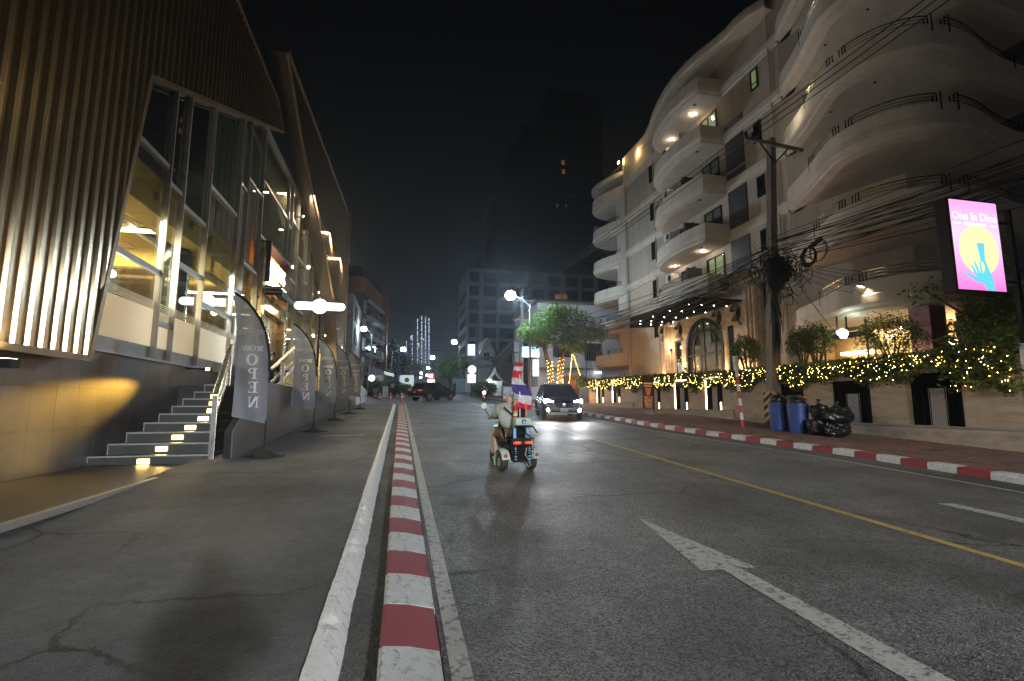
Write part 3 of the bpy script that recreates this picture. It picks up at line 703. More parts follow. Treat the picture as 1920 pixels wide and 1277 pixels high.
def serif_letters(ph, ban):
    cur = [None]
    def put(poly, cx, cz): cur[0].poly([(cx - x, wav(cx - x, cz + z, ph) - .012, cz + z) for x, z in poly])     # x flipped: print is seen from its back
    def box(x0, x1, z0, z1, cx, cz): put([(x0, z0), (x1, z0), (x1, z1), (x0, z1)], cx, cz)
    def O(cx, cz, w, h, t):
        for i in range(20):
            a, b = 2 * math.pi * i / 20, 2 * math.pi * (i + 1) / 20
            put([(w * math.cos(a), h * math.sin(a)), (w * math.cos(b), h * math.sin(b)), ((w - t) * math.cos(b), (h - t * .45) * math.sin(b)), ((w - t) * math.cos(a), (h - t * .45) * math.sin(a))], cx, cz)
    def N(cx, cz, w, h):
        box(-w, -w + .022, -h, h, cx, cz); box(w - .022, w, -h, h, cx, cz)
        put([(-w, h), (-w + .05, h), (w, -h), (w - .05, -h)], cx, cz)
        box(-w - .03, -w + .05, h - .014, h, cx, cz); box(-w - .03, -w + .05, -h, -h + .014, cx, cz); box(w - .05, w + .03, h - .014, h, cx, cz)
    def P(cx, cz, w, h):
        box(-w, -w + .05, -h, h, cx, cz); box(-w - .03, -w + .08, -h, -h + .016, cx, cz); box(-w - .03, -w + .02, h - .016, h, cx, cz)
        for i in range(10):
            a, b = -math.pi / 2 + math.pi * i / 10, -math.pi / 2 + math.pi * (i + 1) / 10; q = h * .52
            put([(-w + .05 + w * 1.35 * math.cos(a), h - q + q * math.sin(a)), (-w + .05 + w * 1.35 * math.cos(b), h - q + q * math.sin(b)), (-w + .05 + (w * 1.35 - .045) * math.cos(b), h - q + (q - .02) * math.sin(b)), (-w + .05 + (w * 1.35 - .045) * math.cos(a), h - q + (q - .02) * math.sin(a))], cx, cz)
    def E(cx, cz, w, h):
        box(-w, -w + .05, -h, h, cx, cz); box(-w - .03, w, h - .018, h, cx, cz); box(-w - .03, w, -h, -h + .018, cx, cz); box(-w, w * .5, -.009, .009, cx, cz)
        box(w - .015, w, h - .06, h, cx, cz); box(w - .015, w, -h, -h + .06, cx, cz); box(w * .5 - .012, w * .5, -.035, .035, cx, cz)
    def W(cx, cz, w, h):
        for x0, x1, z0, z1, t in ((-w, -w * .5, h, -h, .03), (-w * .5, 0, -h, h, .014), (0, w * .5, h, -h, .03), (w * .5, w, -h, h, .014)):
            put([(x0 - t / 2, z0), (x0 + t / 2, z0), (x1 + t / 2, z1), (x1 - t / 2, z1)], cx, cz)
    for fn, a in ((N, (-.20, 2.26, .05, .055)), (O, (-.33, 2.26, .055, .06, .03)), (W, (-.46, 2.26, .075, .055)), (O, (-.33, 2.02, .115, .125, .062)), (P, (-.32, 1.73, .075, .115)), (E, (-.30, 1.44, .075, .115)), (N, (-.27, 1.13, .085, .11))):
        cur[0] = MB(); fn(*a); cur[0].build('letter', M['print'], ban, fix=False)
def feather(loc, label, scale=1.0, ph=0.0, root=None):
    t = thing('feather_flag', label, 'flag', (0, 0, 0), 'feather flags along the left pavement')
    g = MB(); nz, nx = 34, 9; zl = lambda z: (-.65 - .03 * min(1, max(0, (z - .85) / 1.8)) if z < 2.7 else -.68 - .1 * (z - 2.7) / .75)
    for i in range(nz + 1):
        z = .68 + (3.43 - .68) * i / nz
        xr_ = polex(z); x_l = min(zl(z), xr_ - .004)
        for k in range(nx + 1):
            f = k / nx; x = x_l + (xr_ - x_l) * f; zz = z + (.15 * (1 - f) * max(0, 1 - (z - .68) / .5))
            g.v.append((x, wav(x, zz, ph), zz))
    for i in range(nz):
        for k in range(nx):
            a = i * (nx + 1) + k; g.f.append((a, a + 1, a + nx + 2, a + nx + 1))
    ban = g.build('banner', M['flag'], t, smooth=2)
    serif_letters(ph, ban)
    mm = frame_M((-.37, -.055, 2.60), (-1, 0, 0), (0, 0, 1))
    lg = textmesh('LA CREMERIE', .085, M['print'], 'logo', ban, mm, .002)
    rg = MB()
    for i in range(16):
        a, b = 2 * math.pi * i / 16, 2 * math.pi * (i + 1) / 16
        if abs(math.sin((a + b) / 2)) < .45: continue
        rg.bar((-.37 + .085 * math.cos(a), -.05, 2.60 + .085 * math.sin(a)), (-.37 + .085 * math.cos(b), -.05, 2.60 + .085 * math.sin(b)), .006)
    for s_ in (-1, 1): rg.bar((-.37 - .27, -.05, 2.60 + .045 * s_), (-.37 - .08, -.05, 2.60 + .045 * s_), .006).bar((-.37 + .08, -.05, 2.60 + .045 * s_), (-.37 + .27, -.05, 2.60 + .045 * s_), .006)
    rg.build('logo_outline', M['print'], ban)
    sl = MB(); n = len(pole)
    sl.tube([(x + .01, 0, z) for x, z in pole if z > .6] , .026, 8); sl.build('sleeve', M['blackmatte'], t, smooth=True)
    MB().tube([(0, 0, .05), (0, 0, .75)], [.017, .017], 8).build('pole', M['black'], t, smooth=True)
    MB().lathe((0, 0, 0), [(.27, .0), (.275, .035), (.24, .075), (.14, .12), (.05, .145), (.035, .20)], 20).build('base', M['rubber'], t, smooth=True)
    MB().bar((-.42, .04, .015), (.42, -.04, .015), .035, .02).bar((.03, -.36, .035), (-.03, .36, .035), .035, .02).build('base_cross', M['black'], t)
    t.location = loc; t.scale = (scale,) * 3
    return t
FL = [((-2.74, 11.42), 'nearest and largest grey feather flag, in front of the stair railing', 0.0, 1.0), ((-2.62, 16.7), 'second grey feather flag along the left pavement, below the white lozenge sign', 1.1, .985),
      ((-2.60, 21.6), 'third grey feather flag, beside the level terrace railing', 2.0, .97), ((-2.44, 25.8), 'fourth grey feather flag, overlapping the third one', 3.1, 1.0),
      ((-2.25, 30.2), 'fifth feather flag, lit warm cream by the wall lamp behind it', 4.0, .98)]
f0 = None
for (x, y), lab, ph, sc in FL:
    f = feather((x, y, gz(y) + .08), lab, sc, ph); f.rotation_euler = (0, 0, R(4 * math.sin(ph)))
for x, y, lab, ph in ((-3.35, 37.5, 'pale feather flag directly behind the warm lit flag', .6), (-3.2, 40.5, 'pale feather flag second from last above the white planter', 1.7), (-3.05, 43.5, 'last feather flag of the row, at the end of the planter', 2.9)):
    feather((x, y, gz(y) + .5), lab, .98, ph)
# planter at the end of the terrace
t = thing('planter', 'long white rendered planter wall with low green plants at the end of the terrace', 'planter', (-3.6, 41, 1.6))
MB().prism([(-4.4, 35.0, 1.3), (-4.4, 46, 1.7), (-4.4, 46, 2.85), (-4.4, 35, 3.2)], (1.5, 0, 0)).build('planter_box', M['whitewall'], t)
lv = MB(); random.seed(2)
lv.leaves([(random.uniform(-4.3, -2.95), random.uniform(35, 46), 3.0 + random.uniform(-.05, .45) * 1) for _ in range(700)], .16).build('foliage', M['leaf'], t, fix=False)
# ------------------------------------------------------------------ right: retaining wall with framed niches
XW = 14.5
M['led'] = emis('warm_led_strip', (1, .70, .38), 14)
wl = thing('retaining_wall', 'beige stone retaining wall with black framed niches along the right pavement', 'wall', (XW, 22, .9))
segs = [(8.9, 19.55, 1.05), (19.55, 29.3, 1.39), (29.3, 37.0, 1.75)]
random.seed(12)
for a, b, z in segs:
    MB().box(XW + .06, XW + .5, a, b, gz(a) - .3, 2.9 + (z - 1.05) * .8).build('wall_core', M['grout'], wl)
    MB().box(XW - .075, XW + .06, a + .002, b - .002, z - .035, z + .012).build('coping', M['concrete'], wl)
    y = a
    while y < b - .05:
        y1 = min(y + random.uniform(1.3, 2.4), b)
        if b - y1 < .5: y1 = b
        MB().prism([(XW - .045, y + .003, gz(y) + .1), (XW - .045, y1 - .003, gz(y1) + .1), (XW - .045, y1 - .003, z - .04), (XW - .045, y + .003, z - .04)], (.12, 0, 0)).build('plinth_slab', M['sandplinth'], wl, fix=False)
        y = y1
niches = [(10.28, 11.57, 1.06, 2.52, 0), (12.92, 14.24, 1.06, 2.42, 0), (15.6, 16.9, 1.06, 2.42, 0), (20.34, 21.55, 1.40, 2.94, 1), (23.14, 24.34, 1.40, 2.93, 1), (25.98, 27.08, 1.40, 2.94, 1), (31.26, 32.45, 1.78, 3.28, 1), (34.04, 35.23, 1.78, 3.3, 1)]
def slabs(y0, y1, z0, z1):
    y = y0
    while y < y1 - .02:
        q = min(y + random.uniform(1.1, 1.7), y1)
        if y1 - q < .4: q = y1
        MB().box(XW, XW + .06, y + .002, q - .002, z0, z1).build('wall_slab', M['sand'], wl, fix=False); y = q
for a, b, z in segs:
    zt = 2.86 + (z - 1.05) * .8; cur = a
    for (n0, n1, nz0, nz1, l) in [n for n in niches if a <= n[0] < b]:
        slabs(cur, n0, z + .014, zt); slabs(n0, n1, nz1, zt); cur = n1
    slabs(cur, b, z + .014, zt)
for n0, n1, z0, z1, l in niches:
    c = (n0 + n1) / 2
    fr_ = MB()
    for ins, dep, th in ((0, -.05, .10), (.13, -.02, .13), (.32, .03, .10)):
        ya, yb, zt = n0 + ins, n1 - ins, z1 - ins * .9
        fr_.box(XW + dep, XW + .10, ya, ya + th, z0, zt).box(XW + dep, XW + .10, yb - th, yb, z0, zt).box(XW + dep, XW + .10, ya + th, yb - th, zt - th, zt)
    fr_.box(XW + .045, XW + .09, n0 + .1, n1 - .1, z0, z1 - .1)
    o = fr_.build('niche_frame', M['canopyblack'], wl)
    MB().box(XW + .02, XW + .05, c - .19, c + .19, z0, z1 - .43).build('niche_panel', M['granite'], o)
    ed = MB()
    for ins in (.09, .25, .41):
        ed.box(XW - .055 + ins * .2, XW - .05 + ins * .2, n0 + ins, n0 + ins + .008, z0, z1 - ins).box(XW - .055 + ins * .2, XW - .05 + ins * .2, n1 - ins - .008, n1 - ins, z0, z1 - ins)
    ed.build('frame_edge', M['trim'], o)
    if l:
        MB().box(XW - .075, XW - .052, n1 - .085, n1 - .015, z0, z1).box(XW - .075, XW - .052, n0 + .02, n1 - .085, z1 - .07, z1 - .01).box(XW - .075, XW - .052, n0 + .02, n0 + .09, z0, z0 + .34).build('led_strip', M['led'], o)
MB().box(XW - .02, XW + .5, 8.55, 8.9, .3, 3.1).build('end_pier', M['stone_white'], wl)

# hedge hanging over the wall, fairy lights strung through it
def hz(y): return 3.12 + max(0, y - 19) * .026
def hb(y): return 2.42 + max(0, y - 19) * .024 + .16 * math.sin(y * 1.9) + .10 * math.sin(y * 4.7) - (.28 if 9 < y < 10.4 else 0)
def hedge(name, label, y0, y1, n, size):
    t = thing(name, label, 'hedge', (14.9, (y0 + y1) / 2, 2.4))
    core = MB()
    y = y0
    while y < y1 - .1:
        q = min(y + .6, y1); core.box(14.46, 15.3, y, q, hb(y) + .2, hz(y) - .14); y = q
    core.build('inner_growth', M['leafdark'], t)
    pts = []
    while len(pts) < n:
        y = random.uniform(y0, y1); u = random.random()
        if u < .62: p = (14.36 + random.gauss(0, .07), y, random.uniform(hb(y), hz(y)))
        elif u < .88: p = (random.uniform(14.35, 15.4), y, hz(y) + random.gauss(0, .05))
        else: p = (random.uniform(14.36, 14.6), y, hb(y) + random.uniform(-.12, .2))
        pts.append(p)
    MB().leaves(pts, size).build('foliage', M['leaf'], t, fix=False)
    return t
random.seed(21)
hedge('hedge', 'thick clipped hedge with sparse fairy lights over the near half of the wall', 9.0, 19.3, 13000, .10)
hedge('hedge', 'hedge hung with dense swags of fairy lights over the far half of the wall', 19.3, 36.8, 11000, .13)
M['bulb'] = emis('fairy_bulb', (1, .62, .15), 60)
def fairy(label, pts, r, loc, wires=None):
    t = thing('fairy_lights', label, 'fairy lights', loc)
    b = MB()
    for p in pts: b.octa(p, r * random.uniform(.75, 1.2))
    b.build('bulbs', M['bulb'], t, kind='stuff', fix=False)
    if wires:
        w = MB()
        for q in wires: w.tube(q, .005, 3, False)
        w.build('wire', M['black'], t, fix=False)
pts = []; wires = []
y = 9.0
while y < 19.2:
    w = []
    for i in range(11):
        yy = y + random.uniform(0, 1.0); z = random.uniform(hb(yy) + .05, hz(yy) - .03)
        if yy < 10.4 and random.random() < .35: z -= .2
        pts.append((14.27 + random.gauss(0, .03), yy, z)); w.append(pts[-1])
    wires.append(sorted(w, key=lambda p: p[1])); y += .42
fairy('warm fairy lights scattered through the near hedge', pts, .0092, (14.3, 14, 2.9), wires)
pts = []; wires = []
y = 19.3
while y < 36.6:
    s_ = random.uniform(.55, .95); d = random.uniform(.30, .62); zt = hz(y) - random.uniform(.02, .22); w = []
    for i in range(14):
        f = i / 13; p = (14.26 + random.gauss(0, .02), y + s_ * f, zt - d * (1 - (2 * f - 1) ** 2) + random.gauss(0, .018)); pts.append(p); w.append(p)
    wires.append(w); y += s_ * .8
fairy('warm fairy lights looped in swags along the far hedge', pts, .0095, (14.3, 28, 3.0), wires)

# clipped trees standing in the hedge
def topiary(label, c, r, base, n, size, mt='leaf'):
    t = thing('topiary_tree', label, 'tree', base, 'clipped trees in the hedge')
    tr = MB(); c = Vector(c); b = Vector(base)
    for i in range(6):
        a = i * 1.05 + random.uniform(-.3, .3); e_ = c + Vector((math.cos(a) * r[0] * .6, math.sin(a) * r[1] * .6, random.uniform(-.1, .3) * r[2]))
        tr.tube([b + Vector((math.cos(a) * .05, math.sin(a) * .05, 0)), b.lerp(e_, .45) + Vector((0, 0, -.02)), e_], [.045, .032, .012], 5)
    tr.build('trunk', M['bark'], t)
    pts = []
    while len(pts) < n:
        d = Vector((random.gauss(0, 1), random.gauss(0, 1), random.gauss(0, 1))).normalized(); q = random.uniform(.55, 1.03) * (1 + .13 * math.sin(d.x * 5 + d.z * 4) + .08 * math.sin(d.y * 9))
        if d.z < -.8: continue
        pts.append((c.x + d.x * r[0] * q, c.y + d.y * r[1] * q, c.z + d.z * r[2] * q))
    MB().leaves(pts, size).build('crown', M[mt], t, fix=False)
random.seed(31)
topiary('round clipped tree left of the concrete pole, behind the striped post', (14.75, 18.9, 4.0), (.62, .7, .66), (14.75, 18.9, 2.9), 2900, .10)
topiary('clipped tree just right of the concrete pole, smaller of the touching pair', (14.9, 15.9, 3.95), (.55, .55, .64), (14.9, 15.9, 2.9), 2400, .09)
topiary('clipped tree with twiggy stems, taller of the touching pair', (15.55, 15.9, 4.1), (.62, .6, .68), (15.5, 15.9, 2.9), 2900, .09)
topiary('wide rounded tree lit from inside by a warm spotlight', (16.1, 13.4, 3.95), (1.1, .9, .75), (16.1, 13.4, 2.8), 5000, .085)
t = thing('garden_spotlight', 'small warm spotlight under the wide rounded tree', 'lamp', (16.6, 13.9, 2.85))
MB().lathe((16.6, 13.9, 2.75), [(.05, 0), (.08, .1), (.08, .16)], 10).build('housing', M['black'], t)
MB().lathe((16.6, 13.9, 2.912), [(.07, 0), (.07, .005)], 10).build('lens', M['lampglow'], t)
lamp('garden_light', 'POINT', (16.55, 13.95, 3.1), 70, (1, .75, .38), t, size=.08)
# big dark tree at the right edge
t = thing('large_tree', 'large dark leafy tree under the pink light box at the right edge', 'tree', (18.2, 11.0, 2.6))
tr = MB(); random.seed(41)
for e_ in ((17.0, 10.2, 4.3), (18.6, 10.4, 5.2), (17.6, 11.5, 5.0), (19.4, 10.9, 4.6), (16.4, 12.4, 5.3)):
    tr.tube([(18.2, 11.0, 2.2), (18.0, 11.0, 3.3), e_], [.11, .08, .02], 6)
tr.build('trunk', M['bark'], t)
pts = []
while len(pts) < 10500:
    x = random.uniform(15.5, 20.5); y = random.uniform(9.2, 12.6); z = random.uniform(2.4, 5.25)
    d = ((x - 18.2) / 2.5) ** 2 + ((y - 10.8) / 1.5) ** 2 + ((z - 3.6) / 1.55) ** 2
    if d > 1.05 or math.sin(x * 3.1) * math.sin(y * 3.7 + z * 2.9) > .45: continue
    pts.append((x, y, z))
for i in range(260):
    f = random.random(); pts.append((18.0 - 2.2 * f + random.gauss(0, .16), 11.5 + .9 * f + random.gauss(0, .2), 4.9 + .45 * math.sin(f * 3) + random.gauss(0, .2)))
MB().leaves(pts, .17).build('crown', M['leaf'], t, fix=False)
pts = [(random.uniform(15.9, 18.8), 9.4 + random.uniform(-.2, .3), random.uniform(2.5, 3.7)) for _ in range(45)]
pts = [(14.3 + random.uniform(-.1, .4) , random.uniform(8.8, 10.2), random.uniform(2.15, 3.2)) for _ in range(34)] + pts
fairy('a few warm fairy lights hanging in the large dark tree', pts, .010, (16, 9.6, 2.8))
pts = [(14.35 + random.gauss(0, .1), random.uniform(8.8, 10.6), random.uniform(1.95, 3.5)) for _ in range(700)] + [(random.uniform(14.3, 16), random.uniform(8.9, 10.5), random.uniform(2.9, 3.9)) for _ in range(700)]
t = thing('shrub', 'leafy shrub drooping over the wall end at the right edge', 'shrub', (14.8, 9.6, 2.8))
MB().leaves(pts, .14).build('foliage', M['leaf'], t, fix=False)

# pink light box sign
K = .765
def ks(x, y, z): return (x * K, y * K, (z - 1.65) * K + 1.65)
t = thing('lit_sign', 'tall pink light box sign showing a hand holding a drink before a yellow disc', 'sign', (13.3, 8.9, 4.27))
def kbox(x0, x1, y0, y1, z0, z1): a = ks(x0, y0, z0); b = ks(x1, y1, z1); return MB().box(a[0], b[0], a[1], b[1], a[2], b[2])
kbox(16.50, 18.56, 11.5, 11.9, 5.08, 8.10).build('sign_case', M['black'], t, bevel=.02)
MB().box(14.72, 14.82, 8.9, 9.0, .4, 6.5).build('bracket_post', M['black'], t)
MB().box(14.2, 14.72, 8.92, 8.98, 6.1, 6.16).build('bracket_arm', M['black'], t); MB().box(14.2, 14.72, 8.92, 8.98, 4.6, 4.66).build('bracket_arm', M['black'], t)
P0, P1, Z0, Z1 = 16.57, 18.49, 5.15, 8.03
def pinkmat():
    m = emis('pink_light_panel', (1, .33, .85), 1.0, base=(.05, .02, .04)); n = m.node_tree; N = n.nodes; L = n.links; b = N['Principled BSDF']
    t_ = N.new('ShaderNodeTexCoord'); s_ = N.new('ShaderNodeSeparateXYZ'); L.new(t_.outputs['Object'], s_.inputs[0])
    r = N.new('ShaderNodeValToRGB'); r.color_ramp.elements[0].position = .0; r.color_ramp.elements[0].color = (.92, .20, .66, 1); r.color_ramp.elements[1].position = 1; r.color_ramp.elements[1].color = (1, .38, .78, 1)
    a = r.color_ramp.elements.new(.6); a.color = (1, .66, .98, 1)
    mr = N.new('ShaderNodeMapRange'); mr.inputs['From Min'].default_value = .0; mr.inputs['From Max'].default_value = 2.3; L.new(s_.outputs['Z'], mr.inputs['Value']); L.new(mr.outputs[0], r.inputs[0])
    L.new(r.outputs[0], b.inputs['Emission Color']); b.inputs['Emission Strength'].default_value = 1.25
    return m
kbox(P0, P1, 11.488, 11.497, Z0, Z1).build('light_panel', pinkmat(), t)
M['yel'] = emis('yellow_print', (1, .95, .45), 1.25, base=(.05, .05, .02)); M['cyan'] = emis('cyan_print', (.16, .80, .95), 1.0, base=(.02, .05, .05)); M['wht'] = emis('white_print', (1, 1, 1), 1.5, base=(.05,) * 3)
cx_, cz_ = P0 + .99, Z0 + 1.28
MB().prism([ks(cx_ + .80 * math.cos(2 * math.pi * i / 40), 11.484, cz_ + .80 * math.sin(2 * math.pi * i / 40)) for i in range(40)], (0, .002, 0)).build('yellow_disc', M['yel'], t)
def cy(P, d=.0): MB().prism([ks(P0 + x, 11.478 - d, Z0 + z) for x, z in P], (0, .002, 0)).build('cyan_hand', M['cyan'], t)
cy([(.90, 1.52), (1.22, 1.52), (1.16, .90), (1.0, .90)])
cy([(1.12, .0), (1.44, .0), (1.40, .42), (1.28, .68), (1.16, 1.0), (1.08, .98), (1.12, .70), (1.02, .52), (.98, .92), (.92, .90), (.93, .52), (.74, .92), (.69, .88), (.82, .48), (.60, .80), (.55, .76), (.74, .40), (.34, .56), (.32, .50), (.70, .28), (1.0, .22)], .006)
textmesh('One In Dine', .36 * K, M['wht'], 'lettering', t, frame_M(ks(P0 + .96, 11.483, Z0 + 2.36), (1, 0, 0), (0, 0, 1)), .002)
textmesh('RESTAURANT', .15 * K, M['wht'], 'lettering', t, frame_M(ks(P0 + .96, 11.483, Z0 + 2.11), (1, 0, 0), (0, 0, 1)), .002)
for xa in (.08, 1.56): kbox(P0 + xa, P0 + xa + .28, 11.478, 11.485, Z0 + 2.09, Z0 + 2.13).build('rule', M['wht'], t)

# ------------------------------------------------------------------ utility pole, bins, bags, striped post, poster
t = thing('utility_pole', 'square concrete utility pole with crossarm and black and yellow chevron base', 'utility pole', (14.18, 16.8, .85))
def taper(mb, a, b, w0, w1):
    a = Vector(a); b = Vector(b)
    return mb.hexa([(a.x - w0, a.y - w0, a.z), (a.x + w0, a.y - w0, a.z), (a.x + w0, a.y + w0, a.z), (a.x - w0, a.y + w0, a.z), (b.x - w1, b.y - w1, b.z), (b.x + w1, b.y - w1, b.z), (b.x + w1, b.y + w1, b.z), (b.x - w1, b.y + w1, b.z)])
taper(MB(), (14.16, 16.8, .8), (14.95, 16.8, 12.75), .205, .125).build('shaft', M['polecon'], t, bevel=.02)
MB().bar((13.5, 16.6, 12.5), (16.3, 16.6, 12.28), .10, .13).build('crossarm', M['polecon'], t)
MB().bar((14.88, 16.62, 11.6), (14.2, 16.6, 12.42), .05).bar((14.92, 16.62, 11.6), (15.6, 16.6, 12.3), .05).build('brace', M['black'], t)
for x in (13.58, 13.9, 14.25): MB().lathe((x, 16.6, 12.52), [(.03, 0), (.03, .06), (.075, .08), (.05, .13), (.075, .15), (.05, .20), (.06, .24), (.02, .27)], 10).build('insulator', M['black'], t, smooth=True)
MB().box(13.93, 13.957, 16.62, 17.0, .86, 2.1).box(13.96, 14.36, 16.585, 16.596, .86, 2.1).build('warning_plate', M['blackmatte'], t)
ys_ = mat('yellow_sheeting', (.60, .34, .04), .5)
for i in range(4):
    z = .95 + i * .30
    MB().prism([(13.965, 16.583, z + .22), (14.36, 16.583, z), (14.36, 16.583, z + .13), (13.965, 16.583, z + .35)], (0, -.004, 0)).build('chevron', ys_, t)
    MB().prism([(13.927, 16.63, z + .22), (13.927, 16.99, z), (13.927, 16.99, z + .13), (13.927, 16.63, z + .35)], (-.004, 0, 0)).build('chevron', ys_, t)
def bin_(label, x, y):
    z = gz(y) + .135; t = thing('rubbish_bin', label, 'bin', (x, y, z), 'blue bins on the right pavement')
    MB().lathe((x, y, z), [(.24, 0), (.27, .02), (.325, .90), (.34, .91), (.34, .95), (.31, .95), (.30, .6)], 20).build('barrel', M['binblue'], t, smooth=True)
    random.seed(int(y * 10)); MB().ell((x, y, z + 1.02), (.29, .29, .2), 12, 8, .16).build('bag_liner', M['bag'], t, smooth=2)
bin_('blue barrel bin nearer the concrete pole', 12.62, 14.7); bin_('blue barrel bin beside the black bags, with orange rubbish on top', 12.66, 13.9)
tag(MB().ell((12.80, 13.72, gz(13.8) + 1.19), (.08, .06, .13), 7, 5, .3).build('plastic_scrap', mat('orange_plastic', (.55, .18, .05), .4), smooth=2), 'crumpled orange plastic scrap on the right hand blue bin', 'rubbish')
def bag(label, x, y, r, hz_, zo=0, sd=1):
    random.seed(sd); z = gz(y) + .135 + zo
    mb = MB().ell((0, 0, 0), 1, 22, 15, .0)
    vs = []
    for (a, b, c) in mb.v:
        q = 1 + .13 * math.sin(a * 5 + sd) * math.sin(c * 4 + b * 5) + .07 * abs(math.sin(a * 13 + c * 9 + sd)) + random.uniform(-.09, .07)
        if c > .8: q *= .75
        vs.append((x + a * r[0] * q, y + b * r[1] * q, z + hz_ + max(c, -.86) * hz_ * q * 1.12))
    mb.v = vs
    t = thing('rubbish_bag', label, 'rubbish bag', (x, y, z), 'black bags heaped by the bins')
    mb.build('sack', M['bag'], t)
    MB().lathe((x, y, z + hz_ * 2.0), [(.09, -.03), (.03, .03), (.07, .12), (.02, .14)], 7).build('knot', M['bag'], t, smooth=2)
bag('slumped black bag on the pavement next to the blue bin', 12.72, 13.2, (.30, .26, .3), .27, 0, 1)
bag('black bag balanced on top of the slumped one', 12.85, 13.25, (.26, .26, .3), .24, .50, 2)
bag('grey shiny black bag at the front right of the heap', 12.78, 12.55, (.34, .33, .3), .23, 0, 3)
bag('wide black bag lying on the front bag', 12.98, 12.7, (.40, .36, .3), .27, .40, 4)
bag('dark bag at the back against the wall', 13.35, 13.15, (.33, .3, .3), .40, 0, 5)
t = thing('striped_post', 'leaning red and white striped post with a pale top in front of the hedge', 'post', (12.36, 16.25, gz(16.25) + .13))
for i in range(8):
    a = Vector((12.36, 16.25, gz(16.25) + .13)); b = Vector((12.24, 16.25, gz(16.25) + .13 + 2.1)); p, q = a.lerp(b, i / 8), a.lerp(b, (i + 1) / 8 - .001)
    MB().tube([p, q], .06, 10).build('band', M['white' if i % 2 else 'red'], t, smooth=True)
MB().tube([(12.24, 16.25, gz(16.25) + 2.23), (12.20, 16.25, gz(16.25) + 2.75)], [.10, .085], 10).build('cap', M['white'], t, smooth=True)
t = thing('poster_stand', 'roll up poster stand of an orange cocktail on the right pavement', 'poster stand', (12.3, 23.3, gz(23.3) + .13))
zb_ = gz(23.3) + .13; X0, X1 = 12.02, 12.64; y_ = 23.3
MB().box(X0, X1, y_, y_ + .02, zb_ + .30, zb_ + 1.95).build('poster_sheet', mat('dark_brown_print', (.05, .02, .012), .5), t)
M['pr1'] = mat('orange_print', (.75, .24, .10), .5, 0, .3, 8); M['pr2'] = mat('peach_print', (.85, .50, .34), .5, 0, .15, 8)
MB().prism([(X0 + .06, y_ - .004, zb_ + .95), (X1 - .05, y_ - .004, zb_ + .92), (X1 - .12, y_ - .004, zb_ + .33), (X0 + .12, y_ - .004, zb_ + .33)], (0, .003, 0)).build('printed_glass', M['pr1'], t)
random.seed(9)
for i in range(9):
    x, z = random.uniform(X0 + .12, X1 - .18), random.uniform(zb_ + .4, zb_ + .86)
    MB().prism([(x, y_ - .008, z), (x + .10, y_ - .008, z + .03), (x + .07, y_ - .008, z + .12), (x - .02, y_ - .008, z + .09)], (0, .003, 0)).build('printed_ice', M['pr2' if i % 3 else 'sand'], t)
MB().prism([(X0 + .22, y_ - .004, zb_ + .97), (X1 - .22, y_ - .004, zb_ + .97), (X1 - .14, y_ - .004, zb_ + 1.35), (X0 + .16, y_ - .004, zb_ + 1.35)], (0, .003, 0)).build('printed_splash', M['pr1'], t)
MB().box(X0 + .10, X1 - .10, y_ - .005, y_ - .001, zb_ + 1.42, zb_ + 1.48).box(X0 + .08, X1 - .08, y_ - .005, y_ - .001, zb_ + 1.54, zb_ + 1.62).build('printed_caption', M['pr2'], t)
MB().box(X1 + .0, X1 + .03, y_ + .02, y_ + .06, zb_, zb_ + 1.98).build('stand_post', M['black'], t)
MB().box(X0 + .1, X1 + .2, y_ - .15, y_ + .2, zb_, zb_ + .05).build('stand_base', M['grey'], t, bevel=.01)
lamp('poster_lamp', 'SPOT', (12.3, 22.6, 3.2), 25, (1, .6, .3), None, size=.05, spot=R(60), to=(12.3, 23.3, 2.2)).parent = t
bpy.data.objects['poster_lamp'].location = Vector((12.3, 22.5, 3.2)) - ORG[t.name]
tag(MB().leaves([(13.95 + random.gauss(0, .15), 16.45 + random.gauss(0, .15), gz(16.4) + .2 + abs(random.gauss(0, .08))) for _ in range(70)], .08).build('weed', M['leaf2'], fix=False), 'small green weed at the foot of the concrete pole', 'weed')
# ------------------------------------------------------------------ right: hotel with waving balconies
ho = thing('hotel_building', 'cream hotel with waving tiers of rounded balconies behind the hedge', 'building', (19, 25, 2.6))
LV = [6.1, 9.1, 12.12, 15.1, 18.2, 21.3]
BR = [(25.5, 13.5), (23.6, 13.35), (22.4, 13.2), (21.2, 12.9), (20.2, 12.57), (19.3, 12.40), (18.5, 12.36), (17.88, 12.5), (17.3, 12.8), (16.86, 13.22), (16.55, 13.75), (16.38, 14.35), (16.35, 14.96), (16.45, 15.5), (16.68, 16.0), (16.95, 16.6), (17.4, 17.5), (17.9, 18.7), (18.2, 19.5), (18.62, 20.1)]
BM = [(18.62, 24.55), (16.97, 24.58), (16.75, 25.6), (16.64, 26.5), (16.64, 27.5), (16.72, 28.5), (16.9, 29.6), (17.2, 30.5), (17.7, 31.4), (18.62, 32.0)]
BF = [(19.62, 38.3), (19.1, 39.3), (18.65, 40.3), (18.25, 41.3), (17.95, 42.3), (17.85, 43.2), (18.0, 44.1), (18.5, 44.9), (19.4, 45.4), (20.6, 45.7)]
def smooth(P, it=2, keep=()):
    for _ in range(it):
        Q = [P[0]]
        for a, b in zip(P[:-1], P[1:]):
            if a in keep: Q.append(a)
            else: Q.append((a[0] * .75 + b[0] * .25, a[1] * .75 + b[1] * .25))
            if b in keep: Q.append(b)
            else: Q.append((a[0] * .25 + b[0] * .75, a[1] * .25 + b[1] * .75))
        Q.append(P[-1]); P = [Q[0]] + [q for i, q in enumerate(Q[1:], 1) if math.hypot(q[0] - Q[i - 1][0], q[1] - Q[i - 1][1]) > 1e-6]
    return P
